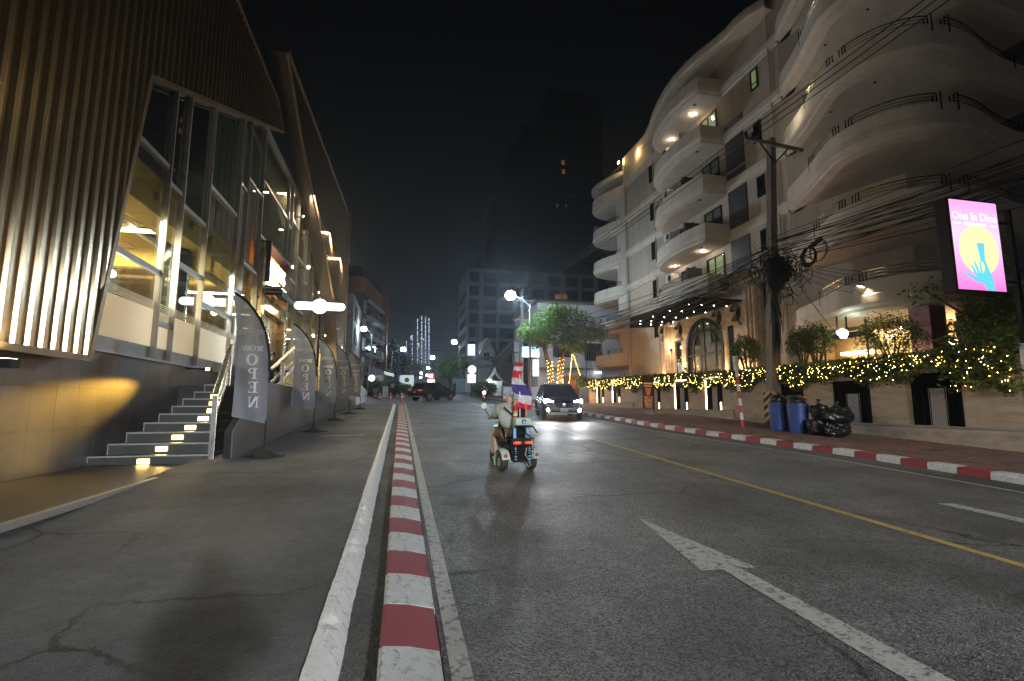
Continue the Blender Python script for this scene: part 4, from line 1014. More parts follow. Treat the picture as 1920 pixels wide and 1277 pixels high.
BR = smooth(BR, 1); BM = smooth(BM, 1, keep=(BM[1],)); BF = smooth(BF, 1)
def offs(P, d):     # offset outwards: left of travel is towards the street
    out = []
    for i, p in enumerate(P):
        a = P[max(0, i - 1)]; b = P[min(len(P) - 1, i + 1)]
        dx, dy = b[0] - a[0], b[1] - a[1]; l = math.hypot(dx, dy) or 1
        out.append((p[0] - dy / l * d, p[1] + dx / l * d))
    return out
def sweep(P, prof, close=False):
    mb = MB(); rings = [offs(P, d) for d, z in prof]; n = len(P)
    for r, (d, z) in zip(rings, prof): mb.v += [(x, y, z) for x, y in r]
    m = len(prof)
    for j in range(m if close else m - 1):
        k = (j + 1) % m
        for i in range(n - 1): mb.f.append((j * n + i, j * n + i + 1, k * n + i + 1, k * n + i))
    return mb
def sgn(P):         # +1 when the street is on the left
    return 1
M['railm'] = mat('bronze_rail', (.30, .24, .17), .25, .9, .1)
M['soffitlamp'] = emis('balcony_lamp', (1, .84, .62), 42)
def balcony(P, L, wall, rail, name='balcony', mt='plaster', h=1.15):
    prof = [(-.12, L - .78), (-.12, L), (0, L), (0, L - .50), (.05, L - .54), (.07, L - .82), (.02, L - .90), (-.10, L - .95), (-.12, L - 1.06), (-.45, L - h)]
    b = sweep(P, prof).build(name, M[mt], ho, smooth=True, fix=False)
    inn = offs(P, -.45); pl = [(x, y, L - h) for x, y in inn] + [(x, y, L - h) for x, y in wall]
    top_ = [(x, y, L - .78) for x, y in offs(P, -.12)] + [(x, y, L - .78) for x, y in wall]
    MB().poly(pl).build('balcony_soffit', M[mt], b, fix=False); MB().poly(top_).build('balcony_floor', M['concrete'], b, fix=False)
    if rail:
        for (i0, i1) in rail:
            Q = offs(P, -.06)[i0:i1]; mb = MB()
            for q, r in ((.37, .022), (.25, .011), (.13, .011)): mb.tube([(x, y, L + q) for x, y in Q], r, 5)
            mb.build('railing', M['railm'], b, smooth=True, fix=False)
            for e_ in (Q[0], Q[-1]):
                pb = MB()
                for k in range(3): pb.bar((e_[0], e_[1] + (k - 1) * .13, L - .32), (e_[0], e_[1] + (k - 1) * .13, L + .36), .032)
                pb.build('rail_post', M['black'], b)
    return b
WR = [(19.2, 20.4), (19.0, 17.2), (19.8, 15.2), (21.2, 14.9), (25.5, 15.4)][::-1]
WRc = [(18.62, 20.1), (19.0, 17.2), (19.8, 15.2), (21.2, 14.9), (25.5, 15.4)]
WMc = [(18.62, 32.0), (18.62, 24.55)]
WFc = [(21.4, 45.7), (21.4, 38.3)]
for k, L in enumerate(LV + [24.3]):
    if k >= 0: balcony(BR, L, WRc, [(3, 13), (14, 24), (25, 33)] if L < 24 else None)
    if 1 <= k <= 5: balcony(BM, L, WMc, [(5, 14)] if k in (1, 3) else None)
    if k <= 5: balcony(BF, L, WFc, [(1, 8), (9, 17)] if L < 21 else None)
# walls between, with a moulded band at every floor
MB().box(18.62, 18.95, 20.0, 38.4, 2.0, 23.2).build('wall', M['plaster2'], ho)
MB().box(21.4, 21.7, 38.3, 46, 2.0, 23.0).build('wall', M['plaster'], ho)
MB().box(21.4, 30, 46.0, 46.3, 2.0, 23.0).build('wall', M['plaster'], ho)
for (a, b) in zip(WRc[:-1], WRc[1:]):
    MB().hexa([(a[0], a[1], 4.8), (a[0] + .3, a[1] + .05, 4.8), (b[0] + .3, b[1] + .3, 4.8), (b[0], b[1], 4.8), (a[0], a[1], 25), (a[0] + .3, a[1] + .05, 25), (b[0] + .3, b[1] + .3, 25), (b[0], b[1], 25)]).build('wall', M['plaster2'], ho)
MB().box(18.9, 32, 20, 46, 23.0, 23.3).build('roof', M['concrete'], ho)
for L in LV[1:]:
    for y0, y1 in ((20.0, 24.5), (32.0, 38.35)):
        sweep([(18.62, y0), (18.62, y1)], [(0, L - .35), (.10, L - .40), (.16, L - .52), (.16, L - .80), (.10, L - .92), (.10, L - 1.02), (0, L - 1.08)]).build('floor_band', M['plaster'], ho, fix=False)
    sweep([(21.4, 38.4), (21.4, 46)], [(0, L - .7), (.1, L - .75), (.1, L - .95), (0, L - 1.0)]).build('floor_band', M['plaster'], ho, fix=False)
# roof edge following the balconies
roofp = smooth([(18.2, 20.2), (17.6, 21.4), (17.6, 23.0), (17.0, 25.0), (16.9, 27.5), (17.4, 30.4), (18.3, 33), (18.8, 36), (19.0, 38.4)], 1)
rfe = sweep(roofp, [(0, 22.35), (.12, 22.42), (.15, 22.75), (.08, 22.95), (-.2, 23.0), (-1.8, 23.0)]).build('roof_edge', M['plaster'], ho, smooth=True, fix=False)
MB().poly([(x, y, 22.35) for x, y in roofp] + [(18.7, 38.4, 22.35), (18.7, 20.2, 22.35)]).build('roof_soffit', M['plaster'], rfe, fix=False)
MB().poly([(x, y, 22.2) for x, y in BF] + [(20.6, 45.7, 22.2), (20.6, 38.3, 22.2)]).build('roof_slab', M['plaster'], ho, fix=False)
sweep(BF, [(0, 22.2), (.08, 22.3), (.08, 22.6), (-.3, 22.7)]).build('roof_edge', M['plaster'], ho, smooth=True, fix=False)
# windows
M['curtain'] = mat('pale_curtain', (.55, .55, .42), .9, 0, .15, 1, .3, 6, stretch=(1, 9, .1))
M['curtlit'] = emis('lit_curtain', (.62, .70, .36), .55, base=(.5, .5, .35))
def window(x, y0, y1, z0, z1, lit=0, cur=True):
    w = MB().box(x - .05, x + .03, y0, y0 + .07, z0, z1).box(x - .05, x + .03, y1 - .07, y1, z0, z1).box(x - .05, x + .03, y0 + .07, y1 - .07, z1 - .07, z1).box(x - .05, x + .03, y0 + .07, y1 - .07, z0, z0 + .07)
    if y1 - y0 > 1.1: w.box(x - .045, x + .03, (y0 + y1) / 2 - .04, (y0 + y1) / 2 + .04, z0 + .07, z1 - .07)
    else: w.box(x - .045, x + .03, y0 + .07, y1 - .07, z0 + (z1 - z0) * .25, z0 + (z1 - z0) * .25 + .05)
    w = w.build('window', M['black'], ho)
    MB().box(x - .012, x - .004, y0 + .07, y1 - .07, z0 + .07, z1 - .07).build('pane', M['glassdark' if not lit else 'glass'], w)
    if cur: MB().box(x - .003, x + .0, y0 + .1, y1 - .1 if not lit else y0 + (y1 - y0) * .85, z0 + .08, z1 - .08).build('curtain', M['curtlit' if lit else 'curtain'], w)
for k, L in enumerate(LV[1:]):
    if L > 9.2 and L != 21.3: MB().box(18.55, 18.61, 22.95, 24.5, L - 2.95, L - 1.1).box(18.55, 18.61, 22.95, 24.5, L - .34, L + .0).build('dark_panel', M['darkpanel'], ho)
    window(18.60, 21.55, 22.10, L - 2.4, L - .9 if L < 10 else L - 1.05 - .2, 0 if L != 21.3 else 1)
    window(18.60, 33.3, 33.75, L - 2.5, L - 1.15)
    if L > 9.2:
        pt = MB().box(17.55, 18.6, 27.5, 27.7, L - 3.75, L - 1.85).build('partition', M['darkpanel'], ho)
    window(18.60, 25.2, 26.9, L - 3.7, L - 1.5, 1 if L in (12.12, 21.3) else 0)
    window(18.60, 28.2, 29.8, L - 3.7, L - 1.5)
    window(21.38, 39.6, 41.2, L - 2.9, L - 1.5, 1 if L == 15.1 else 0)
    MB().box(18.9, 19.6, 38.3, 40.6, L - 3.8, L - 1.0).build('wall_return', M['plaster'], ho)
for L in (6.1, 9.1, 12.12, 15.1, 18.2):
    window(19.0 + .0, 17.6, 19.0, L - .4, L + 1.3, 1 if L == 9.1 else 0)
    w = MB().box(21.3, 23.4, 14.80, 14.88, L - .5, L + 1.4).build('window', M['black'], ho)
    MB().box(21.4, 23.3, 14.78, 14.795, L - .4, L + 1.3).build('pane', M['glassdark'], w)
# drain pipes, air conditioners and soffit vents
for y in (20.6, 33.0, 37.8): MB().tube([(18.52, y, 3.0), (18.52, y, 22.3)], .05, 6).build('drain_pipe', M['plaster2'], ho, smooth=True)
for L in LV[1:]:
    ac = MB().box(18.0, 18.58, 31.0 - .9, 31.0 - .1, L - 2.1, L - 1.5).build('air_conditioner', M['white'], ho, bevel=.02)
    MB().lathe((17.99, 30.4, L - 1.8), [(.22, -.005), (.22, .004)], 14, 'x').build('fan_grille', M['blackmatte'], ac)
    MB().box(17.3, 17.5, 25.5, 25.7, L - 1.158, L - 1.151).build('soffit_vent', M['blackmatte'], ho)
for L in LV[:5]:
    MB().box(19.05, 19.6, 16.2, 17.0, L - .4, L + .25).build('air_conditioner', M['white'], ho, bevel=.02)
# balcony lamps
def dlamp(x, y, z, p=16):
    d = MB().lathe((x, y, z - .03), [(.05, 0), (.07, .03)], 10).build('downlight', M['soffitlamp'], ho)
    lamp('downlight_lamp', 'POINT', (x, y, z - .14), p, (1, .80, .56), ho, size=.05)
for x, y, z in ((17.9, 26.5, 20.15), (18.1, 29.6, 20.15), (17.9, 26.2, 10.97), (18.0, 29.6, 10.97), (19.0, 40.6, 13.95)): dlamp(x, y, z)
for z, n in ((17.05, 2), (13.95, 2), (20.15, 2)):
    for i in range(n): MB().lathe((17.5, 14.2 + 2.0 * i, z - .02), [(.06, 0), (.06, .02)], 8).build('downlight', M['black'], ho)
rl = MB().box(18.55, 18.75, 38.9, 39.1, 23.0, 23.3).build('roof_lamp', M['black'], ho)
MB().box(18.5, 18.55, 38.85, 39.15, 23.05, 23.25).build('lamp_glass', M['lampglow'], rl)
lamp('roof_lamp_light', 'POINT', (18.35, 38.5, 23.0), 60, (1, .72, .30), ho, size=.08)
lamp('roof_lamp_light', 'POINT', (18.3, 35.5, 22.2), 45, (1, .72, .30), ho, size=.08)
lamp('balcony_wall_lamp', 'POINT', (17.0, 18.3, 14.9), 22, (1, .86, .62), ho, size=.05)
# entrance with its arch, pilasters and scroll carving
XE = 18.3
en = [(23.35, 31.9)]
def wallpoly(mb, pts): return mb.prism([(XE, y, z) for y, z in pts], (.3, 0, 0))
ac, ar, az = 27.25, 1.85, 5.15     # arch centre, half width, spring line
arc = [(ac - ar * math.cos(math.pi * i / 16), az + 1.72 * math.sin(math.pi * i / 16)) for i in range(17)]
ef = MB(); wallpoly(ef, [(23.35, 2.6), (24.35, 2.6), (24.35, 6.15), (25.0, 6.15), (25.0, 2.6), (ac - ar, 2.6)] + arc[:9] + [(ac, 8.05), (23.35, 8.05)])
wallpoly(ef, [(ac, 8.05)] + arc[8:] + [(ac + ar, 2.6), (29.75, 2.6), (29.75, 5.95), (30.6, 5.95), (30.6, 2.6), (32.4, 2.6), (32.4, 8.05)])
ent = ef.build('entrance_wall', M['travertine'], ho, fix=True)
for y0, y1 in ((22.35, 23.3), (31.0, 31.9)):
    for q in range(3):
        a = y0 + q * (y1 - y0) / 3
        MB().lathe((XE + .03, a + (y1 - y0) / 6, 2.6), [(.16, 0), (.16, 5.4)], 12).build('pilaster', M['travertine'], ho, smooth=True)
MB().box(XE + .05, XE + .3, 22.2, 23.34, 2.6, 8.05).build('pier', M['travertine'], ho)
af = MB()
for (a, za), (b, zb_) in zip(arc[:-1], arc[1:]): af.bar((XE + .03, a, za), (XE + .03, b, zb_), .22, .16, up=(1, 0, 0))
af.box(XE - .05, XE + .11, ac - ar - .11, ac - ar + .11, 2.6, az).box(XE - .05, XE + .11, ac + ar - .11, ac + ar + .11, 2.6, az)
ar2 = [(ac - 1.15 * math.cos(math.pi * i / 12), az + .25 + .85 * math.sin(math.pi * i / 12)) for i in range(13)]
for (a, za), (b, zb_) in zip(ar2[:-1], ar2[1:]): af.bar((XE + .05, a, za), (XE + .05, b, zb_), .11, .08, up=(1, 0, 0))
af.box(XE + .01, XE + .09, ac - .055, ac + .055, 2.6, az + 1.7)
for s_ in (-1, 1): af.box(XE + .01, XE + .09, ac + s_ * 1.15 - .05, ac + s_ * 1.15 + .05, 2.6, az + .25)
af.box(XE + .012, XE + .088, ac - ar, ac + ar, 4.70, 4.80)
aw_ = af.build('arch_window', M['black'], ho)
MB().poly([(XE + .10, ac - ar, 2.6)] + [(XE + .10, y, z) for y, z in arc] + [(XE + .10, ac + ar, 2.6)]).build('pane', M['glass'], aw_, fix=False)
M['lobby'] = mat('lobby_paint', (.62, .52, .38), .7); M['lobbyglow'] = emis('lobby_cove_light', (1, .74, .40), 9)
MB().box(22.5, 22.6, 24.4, 31.0, 2.6, 8).box(18.65, 22.5, 24.4, 24.5, 2.6, 7.9).box(18.65, 22.5, 30.6, 30.7, 2.6, 7.9).box(18.62, 22.5, 24.4, 30.7, 7.6, 7.7).build('lobby_wall', M['lobby'], ho)
MB().box(20.6, 22.4, 24.6, 30.4, 4.6, 4.9).build('cove', M['lobbyglow'], ho)
MB().box(20.5, 22.4, 24.6, 30.4, 2.6, 3.75).build('reception_desk', M['darkpanel'], ho)
MB().box(20.4, 20.45, 25.0, 26.0, 3.85, 4.6).build('lobby_screen', emis('violet_screen', (.30, .22, .95), 1.8), ho)
lamp('lobby_lamp', 'AREA', (20.6, 27.4, 7.4), 3600, (1, .76, .45), ho, size=2.6, to=(20.6, 27.4, 0))
for y0, y1, zt in ((24.37, 24.98, 6.1), (29.77, 30.58, 5.9)):
    w = MB().box(XE + .1, XE + .16, y0, y1, 2.6, zt).build('side_window', M['black'], ho)
    MB().box(XE + .085, XE + .098, y0 + .1, y0 + (y1 - y0) / 2 - .02, 2.7, zt - .1).box(XE + .085, XE + .098, y0 + (y1 - y0) / 2 + .02, y1 - .1, 2.7, zt - .1).build('pane', M['glassdark'], w)
def scroll(y, z, s, hh):
    mb = MB()
    for r in (.14, .25, .36, .47):
        mb.tube([(XE - .03, y + r * math.cos(a * .26 + .4) * s, z + r * math.sin(a * .26 + .4)) for a in range(20)], .032, 5)
    mb.tube([(XE - .03, y - .1 * s, z - .2), (XE - .03, y - .22 * s, z - .55), (XE - .03, y - .5 * s, z - hh)], .022, 5).tube([(XE - .03, y - .24 * s, z - .1), (XE - .03, y - .36 * s, z - .5), (XE - .03, y - .52 * s, z - hh)], .022, 5)
    mb.build('scroll_carving', M['black'], ent, smooth=True, fix=False)
for y, z in ((24.15, 6.75), (25.85, 6.75), (30.05, 6.6), (32.0, 6.6)): scroll(y, z, 1, .75)
M['uplens'] = emis('warm_wall_light', (1, .80, .55), 30)
for y, z, p in ((30.95, 5.4, 110), (29.3, 4.0, 140), (25.2, 3.3, 150), (23.6, 3.1, 200), (32.0, 3.1, 190)):
    f_ = MB().box(XE - .16, XE - .02, y - .05, y + .05, z - .1, z + .1).build('wall_light', M['black'], ho)
    MB().box(XE - .13, XE - .05, y - .04, y + .04, z + .1, z + .11).build('lamp_glass', M['uplens'], f_)
    lamp('wall_light_lamp', 'POINT', (XE - .55, y, z + .18), p, (1, .64, .32), ho, size=.06)
# entrance canopy with star lights
cn = thing('entrance_canopy', 'flat black canopy dotted with small white lights over the arched hotel door', 'canopy', (17, 28, 7.3))
MB().prism([(18.28, 23.45, 7.28), (15.25, 23.5, 7.28), (14.75, 30.0, 7.28), (16.5, 33.7, 7.28), (18.28, 33.0, 7.28)], (0, 0, .10)).build('canopy_roof', M['canopyblack'], cn)
for x in (15.4, 16.1, 16.8, 17.5): MB().box(x, x + .06, 23.6, 30.5, 7.18, 7.278).build('canopy_beam', M['canopyblack'], cn)
M['star'] = emis('white_star_light', (1, .96, .85), 40)
for i, x in enumerate((15.5, 16.3, 17.1, 17.9)):
    for y in (24.3, 26.3, 28.3, 30.0, 31.2):
        MB().octa((x + (.6 if y > 31 else 0), y, 7.16), .028).build('star_light', M['star'], cn, fix=False)
for y in (24.5, 31.0): MB().bar((18.3, y, 8.6), (15.6, y, 7.36), .05).build('tie_rod', M['black'], cn)
# shop front and sign under the right hand block
M['shopglow'] = emis('warm_shelf_light', (1, .74, .40), 12); M['shop'] = mat('shop_wood', (.55, .40, .24), .6)
MB().box(21.5, 21.6, 13, 24, 2.4, 4.9).build('shop_wall', M['shop'], ho)
MB().box(20.9, 21.4, 13.3, 20, 4.0, 4.14).box(20.9, 21.4, 13.3, 20, 3.0, 3.1).build('shop_shelf', M['shopglow'], ho)
MB().box(18.7, 21.5, 16.2, 16.3, 2.4, 4.95).box(18.7, 21.5, 20.9, 21, 2.4, 4.95).build('shop_partition', M['shop'], ho)
for y in (13.6, 15.6, 17.6): MB().box(17.6, 17.66, y, y + .05, 2.4, 4.95).build('shop_mullion', M['black'], ho)
MB().quad((17.63, 13.6, 2.4), (17.63, 19.8, 2.4), (17.63, 19.8, 4.95), (17.63, 13.6, 4.95)).build('shop_glass', M['glass'], ho, fix=False)
MB().box(17.2, 17.9, 12.9, 13.6, 2.4, 4.95).build('pink_pier', mat('mauve_column', (.35, .17, .26), .7), ho)
MB().box(18.6, 25, 12.8, 13.1, 2.4, 4.95).build('shop_side_wall', M['plaster2'], ho)
lamp('shop_lamp', 'AREA', (19.6, 15.8, 4.7), 420, (1, .75, .42), ho, size=2.5, to=(19.6, 15.8, 0))
t = thing('hanging_sign', 'small white glowing sign hanging on two rods under the curved hotel edge', 'sign', (16.6, 15.6, 4.4))
MB().box(16.25, 16.30, 15.6, 15.64, 4.55, 5.0).box(16.68, 16.73, 15.6, 15.64, 4.55, 5.0).build('rod', M['black'], t)
MB().lathe((16.33, 15.62, 4.36), [(.11, -.03), (.11, .03)], 12, 'y').lathe((16.62, 15.62, 4.36), [(.13, -.03), (.13, .03)], 12, 'y').lathe((16.46, 15.62, 4.44), [(.10, -.06), (.10, .02)], 12, 'y').box(16.36, 16.66, 15.59, 15.65, 4.16, 4.36).build('emblem', M['lightbox'], t)
lamp('emblem_lamp', 'POINT', (16.3, 15.3, 4.62), 18, (.75, 1, .95), t, size=.06)
t = thing('floodlight', 'small lit floodlight on a bracket arm in front of the hotel', 'floodlight', (16.5, 14.4, 5.8))
MB().prism([(16.30, 14.42, 5.92), (16.62, 14.42, 5.72), (16.62, 14.70, 5.82), (16.30, 14.70, 6.02)], (.02, 0, .06)).build('housing', M['grey'], t)
MB().prism([(16.32, 14.43, 5.905), (16.60, 14.43, 5.73), (16.60, 14.68, 5.82), (16.32, 14.68, 5.995)], (0, -.006, -.008)).build('lamp_glass', M['lampglow'], t)
MB().bar((16.6, 14.55, 5.8), (17.0, 14.7, 5.6), .06).build('arm', M['black'], t)
lamp('flood_lamp', 'SPOT', (16.35, 14.35, 5.8), 120, (1, .85, .62), t, size=.1, spot=R(120), blend=.6, to=(14.5, 13.0, 2.2))
# ------------------------------------------------------------------ street lamps
M['ledlamp'] = emis('cool_street_lamp', (.70, .88, 1.0), 160)
def street_lamp(label, x, y, h, dx, power=0, r=.22, col=(.74, .88, 1.0), em='ledlamp', zb=None, cut=0):
    z = gz(y) + (.13 if zb is None else zb); t = thing('street_lamp', label, 'street lamp', (x, y, z), 'street lamps along the road')
    MB().tube([(x, y, z), (x, y, z + h * .93)], [.10, .06], 8).build('pole', M['concrete'], t, smooth=True)
    MB().tube([(x, y, z + h * .90), (x + dx * .4, y, z + h * .97), (x + dx, y, z + h)], [.045, .04, .035], 6).build('arm', M['grey'], t, smooth=True)
    hd = MB().ell((x + dx, y, z + h + .03), (.42, .2, .09), 10, 6).build('lamp_head', M['grey'], t, smooth=True)
    MB().ell((x + dx, y, z + h - .05), (r, r * .9, r * .85), 12, 8).build('lamp_glass', M[em], hd, smooth=True)
    if power and cut: lamp('street_lamp_light', 'SPOT', (x + dx, y, z + h - .30), power, col, t, size=.5, spot=R(cut), blend=.12, rot=(0, 0, 0))
    elif power: lamp('street_lamp_light', 'POINT', (x + dx, y, z + h - .38), power, col, t, size=.16)
    return t
street_lamp('bright street lamp over the right kerb, the biggest glow in the street', 9.98, 38.0, 8.6, -1.6, 5200, .42, (.62, .82, 1.0))  # oversized glass globe stands in for the bloom round the lamp
street_lamp('street lamp on the left beside the brown and orange building', -3.55, 62, 8.0, -1.0, 330, .34)
street_lamp('street lamp further down on the left in front of the dark trees', -1.6, 88, 7.3, 1.9, 300, .42)
street_lamp('street lamp on the right beyond the blue lit sign', 9.2, 80, 8.2, -.9, 420, .42)
street_lamp('distant street lamp in the middle, below the tower of light strips', 8.2, 120, 7.6, -.9, 220, .48)
for i, (px, py, Y, lab) in enumerate(((797, 691, 190, 'tiny street lamp nearest below the light strip tower'), (786, 700, 230, 'tiny far street lamp left of the red sign'), (798, 704, 250, 'tiny far street lamp just over the red sign'), (785, 708, 280, 'tiny far street lamp low over the van'), (770, 710, 300, 'faintest far street lamp above the white van'))):
    X = {0: 10.1, 1: 9.1, 2: 13.0, 3: 10.8, 4: 6.5}[i]
    street_lamp(lab, X + .5, Y, [7.2, 6.0, 5.4, 4.6, 4.3][i], -.6, 0, .55, zb=0)
# the lamp that stands behind the photographer's place and lights the near road
street_lamp('street lamp behind the camera on the right pavement lighting the near road', 8.2, -21.5, 8.6, -2.2, 43000, .2, (.93, .965, 1.0), zb=0, cut=170)
street_lamp('street lamp behind the camera on the left pavement', -3.2, -16, 8.4, 1.6, 7500, .2, (.88, .95, 1.0), zb=0, cut=168)

# ------------------------------------------------------------------ cars
M['headlamp'] = emis('headlamp', (.78, .88, 1.0), 300); M['foglamp'] = emis('fog_lamp', (1, .88, .66), 60)
M['tail'] = emis('tail_lamp', (1, .04, .03), .7, base=(.3, .01, .01)); M['plate'] = mat('number_plate', (.62, .62, .58), .5, 0, .1, 10, 0)
def suv(label, loc, rotz, paint, lights, plate, seven=False):
    t = thing('suv_car', label, 'car', (0, 0, 0)); pm = M[paint]
    secs = [(-2.34, .70, .62, .98), (-2.28, .86, .45, 1.06), (-2.0, .92, .30, 1.10), (-1.2, .935, .26, 1.09), (0, .935, .25, 1.07), (.9, .93, .26, 1.06), (1.3, .92, .27, 1.03), (1.9, .90, .30, .95), (2.2, .84, .36, .86), (2.34, .66, .45, .76)]
    mb = MB(); n = 0
    for y, w, zb_, zt in secs:
        half = [(w * .86, zb_), (w * .985, zb_ + .16), (w, zb_ + .38 if zt - zb_ > .5 else (zb_ + zt) / 2), (w * .985, zt - .14), (w * .90, zt - .02), (w * .5, zt + .03)]
        ring = [(-x, y, z) for x, z in half] + [(x, y, z) for x, z in half[::-1]]
        mb.v += ring
    m_ = 12
    for i in range(len(secs) - 1):
        for k in range(m_): mb.f.append((i * m_ + k, i * m_ + (k + 1) % m_, (i + 1) * m_ + (k + 1) % m_, (i + 1) * m_ + k))
    mb.f += [tuple(range(m_)), tuple(range((len(secs) - 1) * m_, len(secs) * m_))[::-1]]
    mb.build('body', pm, t, smooth=True)
    g = [(1.25, .80, 1.03), (.22, .60, 1.56), (-.5, .62, 1.62), (-1.65, .60, 1.57), (-2.22, .74, 1.06)]
    gm = MB(); B0 = [(1.25, .80), (.22, .80), (-.5, .81), (-1.65, .80), (-2.2, .74)]
    for (y, w, z), (yb, wb) in zip(g, B0): gm.v += [(-wb, yb, 1.05), (-w, y, z), (w, y, z), (wb, yb, 1.05)]
    for i in range(4):
        for k in range(3): gm.f.append((i * 4 + k, i * 4 + k + 1, i * 4 + 5 + k, i * 4 + 4 + k))
    gm.build('windows', M['carglass'], t)
    rf = MB()
    for (y0_, w0, z0), (y1_, w1, z1) in zip(g[1:3] , g[2:4]): rf.hexa([(-w0 - .01, y0_, z0 - .01), (w0 + .01, y0_, z0 - .01), (w1 + .01, y1_, z1 - .01), (-w1 - .01, y1_, z1 - .01), (-w0 * .95, y0_, z0 + .04), (w0 * .95, y0_, z0 + .04), (w1 * .95, y1_, z1 + .05), (-w1 * .95, y1_, z1 + .05)])
    rf.hexa([(-.61, -1.6, 1.56), (.61, -1.6, 1.56), (.58, -1.95, 1.53), (-.58, -1.95, 1.53), (-.58, -1.6, 1.62), (.58, -1.6, 1.62), (.56, -1.95, 1.57), (-.56, -1.95, 1.57)])
    rf.build('roof', pm, t)
    pl = MB()
    for s_ in (-1, 1):
        pl.bar((s_ * .80, 1.25, 1.03), (s_ * .605, .22, 1.57), .09, .05); pl.bar((s_ * .815, -.3, 1.05), (s_ * .63, -.35, 1.61), .08, .04); pl.bar((s_ * .81, -1.35, 1.05), (s_ * .615, -1.3, 1.59), .12, .04); pl.bar((s_ * .755, -2.18, 1.06), (s_ * .605, -1.66, 1.57), .14, .05)
        pl.bar((s_ * .84, 1.1, 1.055), (s_ * .84, -2.0, 1.075), .03, .02)
    pl.build('pillar', pm, t)
    rl_ = MB()
    for s_ in (-1, 1): rl_.tube([(s_ * .55, .1, 1.62), (s_ * .55, 0, 1.67), (s_ * .55, -1.5, 1.68), (s_ * .55, -1.6, 1.62)], .018, 6)
    rl_.build('roof_rail', M['chrome'], t, smooth=True)
    for s_ in (-1, 1):
        for y in (1.42, -1.40):
            w = MB().lathe((s_ * .83, y, .355), [(.24, -.11), (.345, -.10), (.355, -.04), (.355, .05), (.345, .105), (.24, .11)], 24, 'x').build('wheel', M['rubber'], t, smooth=True)
            rim = MB().lathe((s_ * .94, y, .355), [(.235, -.01), (.235, .0), (.20, .005)], 20, 'x')
            rim.lathe((s_ * .945, y, .355), [(.06, -.03), (.05, .02)], 10, 'x')
            for a in range(6):
                q = a * math.pi / 3; rim.bar((s_ * .95, y, .355), (s_ * .95, y + .22 * math.cos(q), .355 + .22 * math.sin(q)), .05, .02)
            rim.build('rim', M['chrome'], w)
            arch = MB()
            for a in range(9):
                q0, q1 = math.pi * a / 9, math.pi * (a + 1) / 9
                arch.bar((s_ * .925, y + .41 * math.cos(q0), .36 + .41 * math.sin(q0)), (s_ * .925, y + .41 * math.cos(q1), .36 + .41 * math.sin(q1)), .08, .05)
            arch.build('wheel_arch', M['blackmatte'], t)
            MB().lathe((s_ * .90, y, .36), [(.40, -.03), (.40, .015)], 20, 'x').build('wheel_well', M['blackmatte'], t)
        mi = MB().ell((s_ * 1.02, .85, 1.10), (.11, .06, .085), 10, 6).build('mirror', pm, t, smooth=True)
        for y in (.35, -.75): MB().box(s_ * .935 - .012, s_ * .935 + .012, y - .1, y + .1, .90, .925).build('door_handle', M['chrome'], t)
        MB().box(s_ * .945 - .01, s_ * .945 + .01, -1.0, 1.0, .34, .37).build('sill_trim', M['chrome'], t)
        hl = MB().hexa([(s_ * .50, 2.27, .74), (s_ * .84, 2.12, .78), (s_ * .86, 2.02, .80), (s_ * .5, 2.2, .75), (s_ * .46, 2.25, .86), (s_ * .86, 2.10, .94), (s_ * .88, 1.98, .95), (s_ * .46, 2.16, .87)])
        hl.build('headlight', M['headlamp'] if lights else M['chrome'], t)
        MB().lathe((s_ * .70, 2.27, .48), [(.075, -.04), (.075, .02)], 12, 'y').build('fog_light', M['foglamp'] if lights else M['chrome'], t)
        MB().box(s_ * .62 - .22, s_ * .62 + .22, -2.36, -2.24, .92, 1.04).build('tail_light', M['tail'], t, bevel=.01)
    MB().prism([(-.52, 2.31, .80), (.52, 2.31, .80), (.34, 2.34, .56), (-.34, 2.34, .56)], (0, .03, 0)).build('grille', M['blackmatte'], t)
    gt = MB(); P = [(-.53, 2.37, .80), (-.34, 2.385, .56), (.34, 2.385, .56), (.53, 2.37, .80)]
    for a, b in zip(P[:-1], P[1:]): gt.bar(a, b, .02)
    gt.bar((-.62, 2.33, .34), (.62, 2.33, .34), .05).bar((-.62, 2.33, .34), (-.78, 2.24, .40), .04).bar((.62, 2.33, .34), (.78, 2.24, .40), .04).build('chrome_trim', M['chrome'], t)
    MB().lathe((0, 2.385, .70), [(.075, -.01), (.075, .012), (.055, .014)], 16, 'y').build('badge', M['chrome'], t, smooth=True)
    MB().box(-.6, .6, 2.22, 2.33, .30, .54).build('lower_grille', M['blackmatte'], t, bevel=.02)
    MB().box(-.17, .17, 2.385, 2.40, .42, .56).box(-.17, .17, -2.40, -2.37, .72, .86).build('number_plate', M['plate'], t)
    MB().box(-.88, .88, -2.37, -2.2, .36, .46).build('rear_bumper', M['chrome'], t, bevel=.02)
    MB().box(-.36, .36, -2.365, -2.33, .94, .99).build('tailgate_strip', M['chrome'], t)
    for txt, y_, z_, sg in ((plate, 2.402, .49, -1), (plate, -2.402, .79, 1)):
        textmesh(txt, .085, M['blackmatte'], 'plate_number', t, frame_M((0, y_, z_), (sg, 0, 0), (0, 0, 1)), .001)
    if lights:
        for s_ in (-1, 1):
            lamp('headlight_beam', 'SPOT', (s_ * .68, 2.35, .80), 230, (.84, .92, 1), t, size=.06, spot=R(75), blend=.9, to=(s_ * .68 - .1, 12, -.6))
            lamp('fog_beam', 'SPOT', (s_ * .70, 2.36, .48), 80, (1, .70, .40), t, size=.06, spot=R(110), blend=.9, to=(s_ * .9, 6, -.1))
    t.rotation_mode = 'YZX' if False else 'XYZ'
    t.location = loc; q = Matrix.Rotation(rotz, 3, 'Z'); f_ = q @ Vector((0, 1, 0)); r_ = q @ Vector((1, 0, 0))
